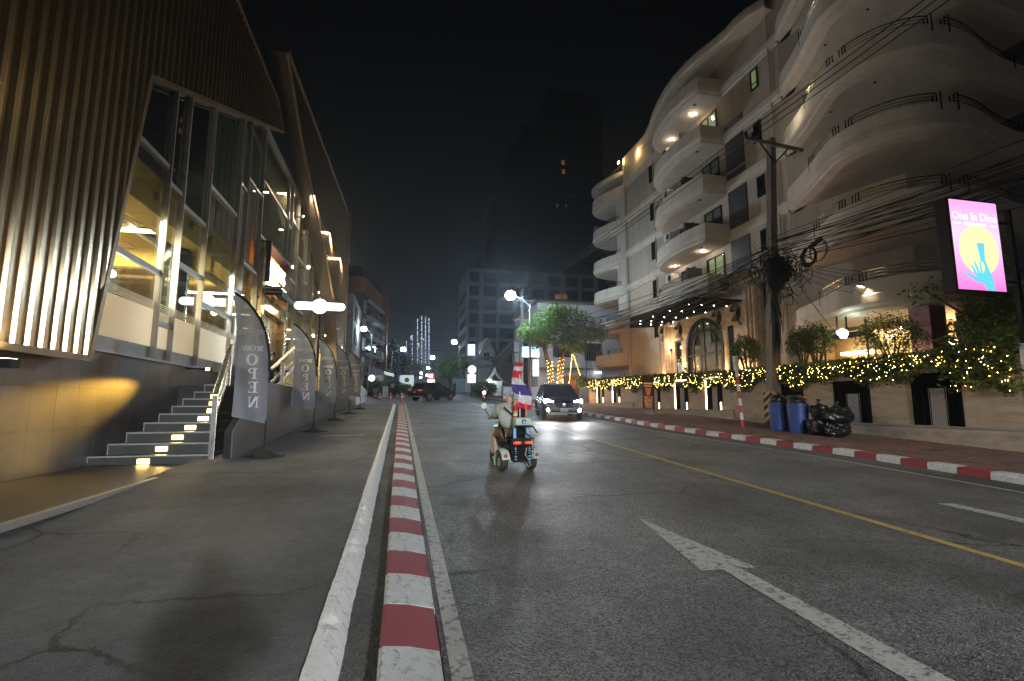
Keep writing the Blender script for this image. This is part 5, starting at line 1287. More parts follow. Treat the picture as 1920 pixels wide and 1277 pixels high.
    f2 = Vector((f_.x, f_.y, GR * f_.y)).normalized(); r2 = Vector((r_.x, r_.y, GR * r_.y)).normalized(); u2 = r2.cross(f2)
    t.rotation_euler = Matrix((r2, f2, u2)).transposed().to_euler()
    return t
suv('dark blue SUV driving towards the camera with white headlights on', (7.62, 23.75, gz(23.75) + .002), R(169.5), 'carblue', True, '7KR 8261')
suv('black SUV turning across the far end of the road, seen from its rear right', (3.0, 47.2, gz(47.2) + .002), R(-48), 'carblack', False, '4KA 915')
t = thing('white_van', 'small white delivery van with a green round mark parked far down on the left', 'van', (.6, 90, gz(90)))
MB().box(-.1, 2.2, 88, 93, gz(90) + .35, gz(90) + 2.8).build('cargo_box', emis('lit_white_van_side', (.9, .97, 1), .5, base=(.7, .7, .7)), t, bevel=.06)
MB().box(.0, 2.1, 93, 95, gz(90) + .35, gz(90) + 2.0).build('cab', M['white'], t, bevel=.1)
MB().lathe((1.05, 87.99, gz(90) + 2.0), [(.42, -.01), (.42, .012)], 16, 'y').build('green_mark', mat('green_print', (.06, .5, .08), .5), t)
for x in (.15, 1.95):
    for y in (89, 93.6): MB().lathe((x, y, gz(y) + .34), [(.34, -.1), (.34, .1)], 14, 'x').build('wheel', M['rubber'], t)

# ------------------------------------------------------------------ people
def skin(name, J, E, mt, parent, sub=2):
    me = bpy.data.meshes.new(name); bm = bmesh.new(); ks = list(J); vs = {k: bm.verts.new(J[k][:3]) for k in ks}
    for a, b in E: bm.edges.new((vs[a], vs[b]))
    bm.to_mesh(me); bm.free()
    o = bpy.data.objects.new(name, me); link(o)
    md = o.modifiers.new('s', 'SKIN'); md.use_smooth_shade = True
    for i, k in enumerate(ks):
        r = J[k][3]; me.skin_vertices[0].data[i].radius = (r, J[k][4] if len(J[k]) > 4 else r); me.skin_vertices[0].data[i].use_root = (i == 0)
    o.modifiers.new('u', 'SUBSURF').levels = sub
    dg = bpy.context.evaluated_depsgraph_get(); m2 = bpy.data.meshes.new_from_object(o.evaluated_get(dg)); m2.name = name
    bpy.data.objects.remove(o); m2.materials.clear(); m2.materials.append(mt)
    for p in m2.polygons: p.use_smooth = True
    q = bpy.data.objects.new(name, m2); link(q); q.parent = parent; ORG[q.name] = Vector((0, 0, 0)); return q
M['shirtbeige'] = mat('beige_shirt', (.36, .36, .31), .9, 0, .12, 6, .2, 12); M['shirtdark'] = mat('dark_shirt', (.02, .02, .025), .9); M['trouser'] = mat('brown_shorts', (.14, .09, .06), .9); M['shirtwhite'] = mat('white_shirt', (.6, .6, .6), .9); M['jeans'] = mat('dark_trousers', (.03, .03, .04), .9)
M['hair'] = mat('dark_hair', (.012, .010, .009), .6)
def person(label, loc, rotz, J, shirt, trousers, hair=True, group=None, helmet=False, longleg=True):
    t = thing('person', label, 'person', (0, 0, 0), group)
    E = [('pel', 'che'), ('che', 'nec'), ('nec', 'hea'), ('che', 'shl'), ('che', 'shr')] + [(a + s_, b + s_) for s_ in 'lr' for a, b in (('sh', 'el'), ('el', 'wr'), ('wr', 'ha'), ('hi', 'kn'), ('kn', 'an'), ('an', 'to'))] + [('pel', 'hil'), ('pel', 'hir')]
    JB = dict(J)
    for k in ('pel', 'che', 'shl', 'shr', 'hil', 'hir'): JB[k] = (*J[k][:3], J[k][3] * .78)
    skin('body', JB, E, M['skin'], t)
    gr = lambda k, d: (*J[k][:3], J[k][3] + d)
    T = {k: gr(k, .022) for k in ('pel', 'che', 'shl', 'shr', 'ell', 'elr')}; nb = Vector(J['che'][:3]).lerp(Vector(J['nec'][:3]), .72); T['nb'] = (*nb, J['nec'][3] * 1.75)
    skin('shirt', T, [('pel', 'che'), ('che', 'nb'), ('che', 'shl'), ('che', 'shr'), ('shl', 'ell'), ('shr', 'elr')], M[shirt], t)
    T = {k: gr(k, .02) for k in ('pel', 'hil', 'hir', 'knl', 'knr')}
    E2 = [('pel', 'hil'), ('pel', 'hir'), ('hil', 'knl'), ('hir', 'knr')]
    if longleg: T.update({k: gr(k, .018) for k in ('anl', 'anr')}); E2 += [('knl', 'anl'), ('knr', 'anr')]
    skin('trousers', T, E2, M[trousers], t)
    h = Vector(J['hea'][:3]); fw = Vector((0, 1, 0))
    if helmet: MB().ell(h + Vector((0, 0, .02)), (.14, .155, .145), 14, 10).build('helmet', M['blackmatte'], t, smooth=True)
    elif hair: MB().ell(h + Vector((0, -.02, .035)), (.092, .108, .105), 12, 8).build('hair', M['hair'], t, smooth=True)
    for s_ in (-1, 1):
        MB().ell(h + Vector((s_ * .088, 0, -.01)), (.014, .025, .035), 8, 6).build('ear', M['skin'], t, smooth=True)
        MB().ell(h + Vector((s_ * .034, .088, .01)), .012, 6, 5).build('eye', M['blackmatte'], t)
    MB().ell(h + Vector((0, .105, -.015)), (.014, .02, .022), 6, 5).build('nose', M['skin'], t, smooth=True)
    for s_ in 'lr':
        a = Vector(J['ha' + s_][:3]); w = Vector(J['wr' + s_][:3]); d = (a - w).normalized(); sd = d.orthogonal().normalized()
        hb_ = MB()
        for k in range(4): o_ = sd * (.016 * (k - 1.5)); hb_.tube([a + o_, a + o_ + d * .035, a + o_ + d * (.06 - .006 * abs(k - 1.2)) + Vector((0, 0, -.02))], [.009, .008, .006], 5)
        hb_.tube([a - d * .02 + sd * .02, a + sd * .045 + d * .02, a + sd * .05 + d * .045], [.010, .009, .007], 5); hb_.build('fingers', M['skin'], t, smooth=True)
        f_ = Vector(J['to' + s_][:3]); b_ = Vector(J['an' + s_][:3]); MB().ell((f_ + b_) / 2 + Vector((0, 0, -.02)), (.05, .13, .05), 8, 6).build('shoe', M['blackmatte'], t, smooth=True)
    t.location = loc; t.rotation_euler = (0, 0, rotz); return t
def stand(step=0.0, arm=0.0):
    J = dict(pel=(0, 0, .95, .12), che=(0, 0, 1.30, .135), nec=(0, .01, 1.49, .055), hea=(0, .02, 1.63, .10))
    for s_, q in (('l', -1), ('r', 1)):
        k = step * q
        J.update({'sh' + s_: (q * .18, 0, 1.40, .06), 'el' + s_: (q * .23, -k * .3 + arm * .1, 1.13, .045), 'wr' + s_: (q * .24, -k * .2 + arm * .2 + .04, .88 + arm * .15, .033), 'ha' + s_: (q * .24, -k * .2 + arm * .24 + .05, .80 + arm * .2, .036),
                  'hi' + s_: (q * .09, 0, .90, .085), 'kn' + s_: (q * .10, k * .5 + .02, .49, .062), 'an' + s_: (q * .10, k * .6 - .02, .09, .042), 'to' + s_: (q * .11, k * .6 + .12, .035, .035)})
    return J
def sit(seat=.45, reach=(.0, .0)):
    J = dict(pel=(0, 0, seat + .10, .13), che=(0, -.02, seat + .46, .14), nec=(0, .0, seat + .66, .055), hea=(0, .03, seat + .80, .10))
    for s_, q in (('l', -1), ('r', 1)):
        J.update({'sh' + s_: (q * .19, -.01, seat + .56, .062), 'el' + s_: (q * .28, .10, seat + .32, .046), 'wr' + s_: (q * .26, .36, seat + .36, .034), 'ha' + s_: (q * .25, .44, seat + .38, .036),
                  'hi' + s_: (q * .10, .04, seat + .08, .09), 'kn' + s_: (q * .16, .42, seat + .07, .066), 'an' + s_: (q * .16, .46, max(.10, seat - .33), .043), 'to' + s_: (q * .17, .60, max(.05, seat - .39), .036)})
    return J
person('person in black shirt seated behind the railing bend by the brass doors', (-4.6, 19.6, 2.18), R(200), sit(), 'shirtdark', 'jeans', group='terrace diners')
person('person in brown seated at the terrace table, half hidden by the handrail', (-4.9, 20.7, 2.18), R(-20), sit(), 'trouser', 'jeans', group='terrace diners')
for lab, y in (('dark chair under the diner in black', 19.6), ('dark chair under the diner in brown', 20.7)):
    t = thing('chair', lab, 'chair', (-4.6 if y < 20 else -4.9, y, 2.17)); x = t.location.x
    MB().box(x - .21, x + .21, y - .2, y + .2, 2.57, 2.61).build('seat', M['black'], t)
    MB().box(x - .21, x + .21, y + (.2 if y < 20 else -.24), y + (.24 if y < 20 else -.2), 2.62, 3.0).build('backrest', M['black'], t)
    for a in (-.18, .18):
        for b in (-.17, .17): MB().box(x + a - .015, x + a + .015, y + b - .015, y + b + .015, 2.17, 2.57).build('leg', M['black'], t)
person('person in dark vest standing among the posts by the round hedge', (-2.45, 52.0, gz(52)), R(170), stand(.1), 'shirtdark', 'skin', longleg=False)
person('person in white shirt walking past the white sandwich board', (-.9, 60, gz(60) + .02), R(160), stand(.25), 'shirtwhite', 'jeans')
person('person in dark clothes standing by the blue poster far down on the right', (7.4, 70, gz(70) + .1), R(150), stand(.08), 'shirtdark', 'jeans', group='pedestrians far down on the right')
person('person in pale top walking left of the one in dark clothes', (6.7, 71, gz(71) + .1), R(170), stand(.25), 'grey', 'jeans', group='pedestrians far down on the right')

# mobility scooter with rider
SC = thing('mobility_scooter', 'pale green mobility scooter with black basket, blue tubes and red tail lights', 'mobility scooter', (0, 0, 0))
M['mint'] = mat('pale_green_paint', (.42, .52, .40), .35, 0, .08, 5, .05); M['bluet'] = mat('light_blue_tube', (.16, .42, .68), .45); M['scred'] = emis('scooter_tail_lamp', (1, .05, .02), 2.2); M['sblue'] = mat('blue_sticker', (.03, .06, .42), .5)
for s_ in (-1, 1):
    w = MB().lathe((s_ * .30, .18, .17), [(.08, -.05), (.155, -.06), (.17, -.03), (.17, .03), (.155, .06), (.08, .05)], 18, 'x').build('wheel', M['rubber'], SC, smooth=True)
    MB().lathe((s_ * .30, .18, .17), [(.085, -.065), (.085, .065)], 12, 'x').build('rim', M['chrome'], w)
    fe = MB()
    for a in range(8):
        q0, q1 = R(-25) + R(195) * a / 8, R(-25) + R(195) * (a + 1) / 8
        P = lambda q, x, r: (s_ * .30 + x, .18 + r * math.cos(q), .19 + r * math.sin(q))
        fe.add([P(q0, -.085, .215), P(q0, 0, .24), P(q0, .085, .215), P(q1, .085, .215), P(q1, 0, .24), P(q1, -.085, .215)], [(0, 1, 4, 5), (1, 2, 3, 4)])
    fe.build('rear_fender', M['mint'], SC, smooth=True)
    MB().lathe((s_ * .32, -.045, .30), [(.035, -.01), (.035, .01)], 10, 'y').build('reflector', M['red'], SC)
    MB().tube([(s_ * .15, -.10, .18), (s_ * .14, -.06, .55), (s_ * .13, -.02, .92)], .032, 8).build('blue_tube', M['bluet'], SC, smooth=True)
    for k in range(4): MB().tube([(s_ * .15, -.103 + k * .005, .20 + k * .05), (s_ * .15, -.10 + k * .005, .225 + k * .05)], .035, 8).build('tube_band', M['blackmatte'], SC)
    MB().box(s_ * .12 - .075, s_ * .12 + .075, -.15, -.12, .52, .56).build('tail_light', M['scred'], SC)
w = MB().lathe((0, 1.28, .18), [(.08, -.05), (.165, -.06), (.18, 0), (.165, .06), (.08, .05)], 18, 'x').build('wheel', M['rubber'], SC, smooth=True)
MB().box(-.22, .22, .0, .9, .16, .22).build('floorboard', M['mint'], SC, bevel=.02)
MB().hexa([(-.2, .9, .18), (.2, .9, .18), (.16, 1.15, .3), (-.16, 1.15, .3), (-.16, .98, .80), (.16, .98, .80), (.13, 1.1, .82), (-.13, 1.1, .82)]).build('front_cowl', M['mint'], SC, bevel=.02)
MB().tube([(0, 1.2, .3), (0, 1.0, .9)], .03, 8).tube([(-.32, .86, .98), (-.2, .93, .97), (.2, .93, .97), (.32, .86, .98)], .016, 8).build('handlebar', M['black'], SC, smooth=True)
for s_ in (-1, 1):
    mr_ = MB().tube([(s_ * .26, .9, .97), (s_ * .38, .93, 1.17)], .008, 6).build('mirror_stalk', M['black'], SC)
    MB().lathe((s_ * .40, .92, 1.22), [(.055, -.012), (.065, 0), (.055, .012)], 14, 'y').build('mirror', M['mint'] if False else M['plate'], mr_, smooth=True)
MB().box(-.22, .22, .22, .62, .52, .60).build('seat', M['black'], SC, bevel=.03)
MB().box(-.10, .10, .3, .5, .2, .52).build('seat_post', M['blackmatte'], SC)
MB().hexa([(-.10, .12, .58), (.16, .12, .58), (.16, .18, .58), (-.10, .18, .58), (-.06, .04, 1.22), (.15, .04, 1.22), (.15, .10, 1.22), (-.06, .10, 1.22)]).build('backrest', M['black'], SC, bevel=.03)
MB().box(-.155, .155, -.16, .02, .86, 1.0).build('top_box', M['mint'], SC, bevel=.025)
MB().box(-.042, .042, -.164, -.161, .89, .97).build('sticker', M['sblue'], SC)
wc = MB().lathe((0, -.166, .915), [(.018, 0), (.018, .002)], 10, 'y').box(-.006, .006, -.167, -.165, .915, .95).bar((0, -.166, .925), (.022, -.166, .92), .008).bar((.018, -.166, .92), (.026, -.166, .90), .008)
wc.build('wheelchair_symbol', M['white'], SC)
MB().tube([(-.2, -.17, .84), (.18, -.17, .84), (.28, -.14, .72)], .014, 6).tube([(-.06, -.15, .78), (.22, -.14, .60)], .012, 6).build('carrier_bar', M['black'], SC)
bk_ = MB()
for z in (.20, .27, .34, .41, .48): bk_.tube([(-.2, -.11, z), (-.19, -.16, z), (.19, -.16, z), (.2, -.11, z)], .008, 5)
for x in (-.19, -.06, .06, .19): bk_.tube([(x, -.16, .18), (x, -.16, .60)], .007, 5)
bk_.box(-.19, .19, -.10, .02, .2, .62); bk_.build('basket', M['black'], SC)
MB().tube([(.05, -.17, .45), (.01, -.19, .33), (.09, -.19, .22), (.12, -.19, .14), (.07, -.19, .10), (.02, -.18, .16)], .014, 6).build('cable_loop', M['grey'], SC, smooth=True)
MB().tube([(.12, .02, .8), (.12, .0, 1.36)], .014, 6).build('orange_rod', M['conered'], SC, smooth=True)
fp = thing('thai_flag', 'drooping Thai flag on a pole at the back of the scooter', 'flag', (0, 0, 0))
MB().tube([(.0, .02, .95), (-.01, .0, 1.95)], .010, 6).build('flagpole', M['white'], fp)
def fpt(u, v):      # u along the cloth, v up the cloth
    w = .40 - .22 * v - .05 * math.sin(v * 9); x0 = -.05 + .05 * math.sin(v * 7) - (.20 * max(0, v - .6) if v > .6 else 0)
    return (x0 + w * (u - .3) + .02 * math.sin(v * 12 + u * 3), -.03 - .05 * math.sin(u * 6 + v * 8), 1.17 + .80 * v + .07 * (u - .5) * (1 - v) * -1)
M['fred'] = mat('flag_red', (.55, .02, .05), .8); M['fwhite'] = mat('flag_white', (.65, .62, .6), .8); M['fblue'] = mat('flag_blue', (.06, .04, .22), .8)
for v0, v1, c in ((0, .12, 'fred'), (.12, .32, 'fwhite'), (.32, .56, 'fblue'), (.56, .72, 'fwhite'), (.72, .90, 'fred'), (.90, 1.0, 'fwhite'), (1.0, 1.1, 'fred')):
    g = MB()
    for i in range(5):
        for k in range(9): g.v.append(fpt(k / 8, v0 + (v1 - v0) * i / 4))
    for i in range(4):
        for k in range(8): g.f.append((i * 9 + k, i * 9 + k + 1, i * 9 + k + 10, i * 9 + k + 9))
    g.build('stripe', M[c], fp, smooth=2)
f2 = thing('rolled_flag', 'small rolled red, white and yellow flag strapped beside the rider', 'flag', (0, 0, 0))
for i in range(8): MB().tube([(-.10 + .004 * i, .03, .93 + i * .05), (-.10 + .004 * (i + 1), .03, .978 + i * .05)], [.045, .042], 8).build('fold', M[['fred', 'fred', 'fwhite', 'yel2', 'fred', 'yel2', 'fwhite', 'yel2'][i]] if ['fred', 'fred', 'fwhite', 'yel2', 'fred', 'yel2', 'fwhite', 'yel2'][i] in M else mat('flag_yellow', (.6, .35, .05), .8), f2, smooth=True)
J = sit(.60); J['hea'] = (-.10, .30, 1.44, .104); J['nec'] = (-.09, .28, 1.30, .065); J['che'] = (-.09, .27, 1.06, .19); J['pel'] = (-.05, .34, .76, .19)
for s_, q in (('l', -1), ('r', 1)):
    J.update({'sh' + s_: (q * .22 - .09, .30, 1.17, .085), 'el' + s_: (q * .36, .46, 1.02, .052), 'wr' + s_: (q * .33, .70, .99, .037), 'ha' + s_: (q * .32, .79, .985, .038),
              'hi' + s_: (q * .11, .42, .68, .10), 'kn' + s_: (q * .22, .78, .66, .07), 'an' + s_: (q * .20, .74, .29, .045), 'to' + s_: (q * .21, .88, .25, .038)})
RP = person('person with a shaved head in a beige shirt and cross strap riding the scooter away', (0, 0, 0), 0, J, 'shirtbeige', 'trouser', hair=False, longleg=False)
MB().bar((-.30, .09, 1.20), (.10, .06, .86), .045, .02).build('cross_strap', M['blackmatte'], RP)
MB().box(.0, .16, .02, .09, .80, 1.0).build('strap_bag', M['blackmatte'], RP)
for o_ in (SC, fp, f2, RP):
    o_.location = (2.24, 9.28, gz(9.28) + .004); o_.rotation_euler = (0, 0, R(11))

# motorcyclist, and the photographer whose shadow falls on the left pavement
J = stand(.05)
for s_, q in (('l', -1), ('r', 1)): J.update({'el' + s_: (q * .27, .12, 1.2, .045), 'wr' + s_: (q * .12, .10, 1.46, .033), 'ha' + s_: (q * .10, .14, 1.52, .036)})
person('person in dark clothes holding a camera at the near end of the left kerb', (.0, -.42, gz(-.4) + .06), 0, J, 'shirtdark', 'jeans')
mc = thing('motorcycle', 'small dark motorcycle with bright headlight coming towards the camera', 'motorcycle', (0, 0, 0))
for y in (.62, -.62): MB().lathe((0, y, .28), [(.2, -.05), (.28, -.03), (.28, .03), (.2, .05)], 16, 'x').build('wheel', M['rubber'], mc, smooth=True)
MB().hexa([(-.12, .3, .3), (.12, .3, .3), (.14, -.5, .35), (-.14, -.5, .35), (-.10, .45, .8), (.10, .45, .8), (.13, -.6, .75), (-.13, -.6, .75)]).build('body', M['carblack'], mc, bevel=.03)
MB().hexa([(-.2, .42, .25), (.2, .42, .25), (.12, .3, .25), (-.12, .3, .25), (-.14, .52, .95), (.14, .52, .95), (.1, .42, .95), (-.1, .42, .95)]).build('leg_shield', mat('dark_red_paint', (.12, .02, .02), .4), mc, bevel=.02)
MB().tube([(0, .62, .28), (0, .45, .95)], .03, 6).tube([(-.3, .33, 1.02), (0, .42, 1.0), (.3, .33, 1.02)], .016, 6).build('handlebar', M['black'], mc)
MB().lathe((0, .56, .88), [(.085, -.03), (.085, .02)], 12, 'y').build('headlight', M['headlamp'], mc)
lamp('moto_beam', 'SPOT', (0, .62, .88), 60, (.85, .93, 1), mc, size=.05, spot=R(80), blend=.9, to=(0, 6, -.2))
J = sit(.72); J['anl'] = (-.16, .3, .36, .04); J['anr'] = (.16, .3, .36, .04); J['tol'] = (-.17, .42, .3, .035); J['tor'] = (.17, .42, .3, .035); J['knl'] = (-.18, .36, .72, .066); J['knr'] = (.18, .36, .72, .066)
mp_ = person('person in dark clothes and helmet riding the motorcycle', (0, 0, 0), 0, J, 'shirtdark', 'jeans', helmet=True)
for o_ in (mc, mp_): o_.location = (6.6, 39.8, gz(39.8)); o_.rotation_euler = (0, 0, R(172))

# ------------------------------------------------------------------ cones, posts, board
def cone(label, x, y):
    z = gz(y); t = thing('traffic_cone', label, 'traffic cone', (x, y, z), 'traffic cones across the side road')
    MB().box(x - .18, x + .18, y - .18, y + .18, z, z + .04).build('base', M['conered'], t)
    MB().tube([(x, y, z + .04), (x, y, z + .30)], [.14, .105], 12).build('cone_body', M['conered'], t, smooth=True)
    MB().tube([(x, y, z + .301), (x, y, z + .45)], [.105, .082], 12).tube([(x, y, z + .56), (x, y, z + .66)], [.066, .05], 12).build('white_band', M['white'], t, smooth=True)
    MB().tube([(x, y, z + .451), (x, y, z + .559)], [.082, .066], 12).tube([(x, y, z + .661), (x, y, z + .80)], [.05, .03], 12).build('cone_top', M['conered'], t, smooth=True)
cone('leftmost of the three traffic cones', -1.74, 45.3); cone('middle one of the three traffic cones', -.83, 45.3); cone('right hand traffic cone nearest the black SUV', .12, 45.3)
for i, x in enumerate((-3.2, -2.35, -1.3, -.3, .4, 1.0)):
    t = thing('bollard', ['short red and white bollard at the left end of the row', 'short bollard beside the person in the dark vest', 'short bollard in front of the sandwich board', 'short bollard between the cones', 'short bollard behind the right hand cone', 'short bollard at the right end of the row'][i], 'bollard', (x, 50.5, gz(50.5)), 'bollards along the side road')
    MB().tube([(x, 50.5, gz(50.5)), (x, 50.5, gz(50.5) + .5)], .05, 8).build('post', M['red'], t); MB().tube([(x, 50.5, gz(50.5) + .22), (x, 50.5, gz(50.5) + .36)], .054, 8).build('band', M['white'], t)
t = thing('sandwich_board', 'white sandwich board standing before the round hedge', 'sign', (-1.55, 57, gz(57)))
for s_ in (-1, 1): MB().hexa([(-1.95, 57 + s_ * .35, gz(57)), (-1.3, 57 + s_ * .35, gz(57)), (-1.3, 57 + s_ * .38, gz(57)), (-1.95, 57 + s_ * .38, gz(57)), (-1.9, 57 + s_ * .02, gz(57) + 1.2), (-1.35, 57 + s_ * .02, gz(57) + 1.2), (-1.35, 57 + s_ * .05, gz(57) + 1.2), (-1.9, 57 + s_ * .05, gz(57) + 1.2)]).build('board', M['white'], t)
def bush(label, c, r, n, size, mt='leaf2', name='hedge', cat='hedge'):
    t = thing(name, label, cat, (c[0], c[1], c[2] - r[2]))
    pts = []
    for _ in range(n):
        d = Vector((random.gauss(0, 1), random.gauss(0, 1), random.gauss(0, 1))).normalized(); q = random.uniform(.8, 1.02)
        pts.append((c[0] + d.x * r[0] * q, c[1] + d.y * r[1] * q, c[2] + d.z * r[2] * q))
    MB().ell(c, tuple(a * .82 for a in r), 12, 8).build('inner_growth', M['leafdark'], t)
    MB().leaves(pts, size).build('foliage', M[mt], t, fix=False); return t
random.seed(51)
bush('rounded green hedge at the corner behind the cones', (-1.6, 62, gz(62) + .9), (2.7, 1.5, .95), 1500, .28)
bush('low dark bush beside the round hedge', (.9, 66, gz(66) + .7), (1.1, 1.5, .75), 500, .28)
bush('dark round bush by the orange column', (-3.4, 60, gz(60) + 1.1), (1.3, 1.2, 1.1), 600, .25, 'leaf')
bush('green garden bushes on the right beyond the motorcycle', (9.6, 58, gz(58) + .95), (1.6, 3.0, 1.0), 1500, .22)

# litter
for lab, x, y, h, c, r in (('curled orange brown leaf lying in the gutter beside the left kerb', -.17, 9.0, .0, (.28, .13, .04), .075), ('small orange leaf lying on the asphalt below the scooter', 2.0, 6.65, .006, (.35, .17, .04), .05), ('small white crumpled paper by the stair railing foot', -3.45, 10.85, .09, (.55, .52, .5), .05), ('dry leaf scraps by the right kerb opposite the framed niches', 9.35, 17.2, .012, (.20, .14, .08), .10), ('pale paper scrap lying far out on the right lane', 7.7, 12.4, .006, (.4, .4, .38), .06)):
    random.seed(int(x * 10)); p = Vector((x, y, gz(y) + h))
    tag(MB().add([tuple(p + Vector((r * math.cos(a) * random.uniform(.6, 1.3), r * math.sin(a) * random.uniform(.6, 1.2), .004 + random.uniform(0, .03)))) for a in (0, .9, 1.8, 2.7, 3.6, 4.5, 5.4)] + [tuple(p + Vector((0, 0, .004)))], [(i, (i + 1) % 7, 7) for i in range(7)]).build('litter', mat('litter', c, .7), loc=tuple(p)), lab, 'litter')
# ------------------------------------------------------------------ background: right side beyond the hotel
def at(px, py, Y):                      # point of the place seen at pixel (px, py) at street depth Y
    c, s_ = math.cos(R(7.32)), math.sin(R(7.32)); ps = R(12.62)
    F = Vector((math.sin(ps) * c, math.cos(ps) * c, s_)); Rt = Vector((math.cos(ps), -math.sin(ps), 0)); U = Rt.cross(F)
    d = F + Rt * ((px - 960) / 930) - U * ((py - 638.5) / 930); k = Y / d.y
    return Vector((0, 0, 1.65)) + d * k
t = thing('street_tree', 'spreading street tree with its trunk wound in fairy lights in front of the white building', 'tree', (12.2, 38.5, gz(38.5)))
tr = MB(); random.seed(61)
tk = [[(11.95, 38.5, gz(38) + .1), (11.85, 38.5, 3.6), (11.75, 38.5, 5.0), (11.0, 38.3, 6.6)], [(12.55, 38.5, gz(38) + .1), (12.6, 38.5, 3.6), (12.7, 38.5, 5.2), (13.6, 38.2, 7.0)], [(12.7, 38.6, 4.8), (13.2, 39.5, 6.6), (14.6, 39.6, 7.4)], [(11.8, 38.6, 4.4), (11.6, 39.6, 6.4), (10.6, 40, 7.4)]]
for p in tk: tr.tube(p, [.2, .17, .13, .05][:len(p)], 8)
tr.build('trunk', M['bark'], t, smooth=True)
pts = []
cl = [(10.2, 38.3, 7.4, 1.2), (11.6, 38, 8.4, 1.5), (13.2, 38.3, 8.6, 1.7), (14.8, 38.6, 7.9, 1.5), (12.4, 39.4, 7.6, 1.6), (11.2, 39.6, 7.2, 1.3), (13.9, 37.6, 7.0, 1.2), (15.8, 38.4, 7.5, 1.0), (13.0, 37.6, 6.5, .9), (14.0, 38.2, 6.2, .9), (12.6, 38.6, 9.1, 1.1)]
for c in cl:
    for _ in range(int(420 * c[3])):
        d = Vector((random.gauss(0, 1), random.gauss(0, 1), random.gauss(0, .62))); d = d.normalized() * random.uniform(.45, 1.05) * c[3]
        pts.append((c[0] + d.x, c[1] + d.y, c[2] + d.z * .85))
MB().leaves(pts, .34).build('crown', M['leaf2'], t, fix=False)
pts = []
for p in tk[:2]:
    for i in range(60):
        f = i / 59 * 2.1; k = min(2, int(f)); a = Vector(p[k]).lerp(Vector(p[k + 1]), f - k); q = i * 1.1
        pts.append((a.x + .23 * math.cos(q), a.y + .23 * math.sin(q) - .03, a.z))
for (xa, za), (xb, zb_) in (((13.5, 5.6), (13.1, 2.8)), ((13.6, 5.6), (14.6, 3.0))):
    for i in range(20): f = i / 25; pts.append((xa + (xb - xa) * f, 38.0, za + (zb_ - za) * f - .5 * math.sin(f * 3.14) * .3))
fairy('fairy lights wound round the street tree trunk and hung from its branches', pts, .016, (12.5, 38.3, 3))
lamp('tree_uplight', 'POINT', (12.2, 37.3, 3.6), 420, (1, .46, .16), t, size=.1)
bush('lit yellow green shrub on the near end of the hedge beyond the car', (13.9, 37.0, 3.4), (.55, .5, .55), 420, .15, name='shrub', cat='shrub')
bush('yellow green flowering shrub behind the flag', (10.2, 42, gz(42) + 1.2), (.9, .5, .5), 300, .2, name='shrub', cat='shrub')
lamp('shrub_light', 'POINT', (13.6, 36.4, 2.7), 40, (1, .75, .35), bpy.data.objects['shrub'], size=.06)

# white building
wb = thing('white_building', 'plain white flat roofed building behind the street tree', 'building', (17, 52, gz(50)))
MB().box(13.4, 23, 48, 58, 1.5, 11.9).build('wall', M['whitewall'], wb)
MB().box(13.2, 23.2, 47.8, 58.2, 11.9, 12.15).build('roof_edge', M['grey'], wb)
for x0, x1, z0, z1 in ((15.2, 16.6, 3.0, 4.0), (16.7, 18.1, 3.0, 4.0)):
    w = MB().box(x0, x1, 47.93, 47.99, z0, z1).build('window', M['grey'], wb); MB().box(x0 + .06, x1 - .06, 47.91, 47.929, z0 + .06, z1 - .06).build('pane', emis('cool_room_light', (.75, .92, 1), 1.1), w)
for x0, z0, z1 in ((18.4, 6.1, 7.9), (18.6, 2.6, 3.9), (15.0, 6.4, 7.8)):
    w = MB().box(x0, x0 + 1.9, 47.9, 47.99, z0, z1).build('window', M['blackmatte'], wb)
    for i in range(7): MB().box(x0 + .1 + i * .27, x0 + .13 + i * .27, 47.86, 47.89, z0, z1).build('bar', M['grey'], w)
MB().box(13.4, 23, 47.5, 48, 5.1, 5.3).build('ledge', M['grey'], wb)
for x in (18.3, 20.0): MB().tube([(x, 47.3, 2.0), (x, 47.3, 8.0)], .05, 6).build('blue_pipe', mat('blue_pipe_paint', (.05, .12, .32), .5), wb)
for x in (16.9, 19.1): MB().box(x, x + .8, 47.2, 47.7, 5.32, 5.85).build('air_conditioner', M['white'], wb, bevel=.02)
MB().box(19.2, 19.9, 47.3, 47.42, 4.75, 4.92).build('tube_lamp', emis('cool_tube', (.9, .97, 1), 8), wb)
tag(MB().box(9.6, 22, 46.6, 46.8, gz(46) + .0, gz(46) + 1.35).build('garden_wall', M['whitewall'], loc=(15, 46.7, gz(46))), 'low white garden wall in front of the white building', 'wall')
t = thing('picture_board', 'brown board with an orange oval portrait shape behind the dark blue SUV', 'sign', (13.4, 41, gz(41)))
a = at(1057, 703, 41); b = at(1087, 738, 41)
MB().box(a.x, b.x, 41, 41.06, b.z - .3, a.z).build('board', mat('brown_board', (.16, .07, .035), .6), t)
MB().lathe(((a.x + b.x) / 2 + .1, 40.99, (a.z + b.z) / 2), [(.34, -.003), (.34, .003)], 20, 'y', .75, 1.25).build('oval_print', mat('orange_skin_print', (.42, .18, .08), .6), t)
for x in (a.x + .05, b.x - .1): MB().box(x, x + .05, 41.06, 41.1, gz(41), a.z).build('leg', M['black'], t)
lamp('board_lamp', 'POINT', ((a.x + b.x) / 2, 40.3, a.z + .3), 22, (1, .6, .3), t, size=.05)
t = thing('lit_sign', 'pale blue and white light box board on posts left of the street tree', 'sign', (10.85, 41.5, gz(41)))
a = at(978, 649, 41.5); b = at(1012, 671, 41.5)
MB().box(a.x, b.x, 41.5, 41.62, b.z, a.z).build('sign_case', M['blackmatte'], t)
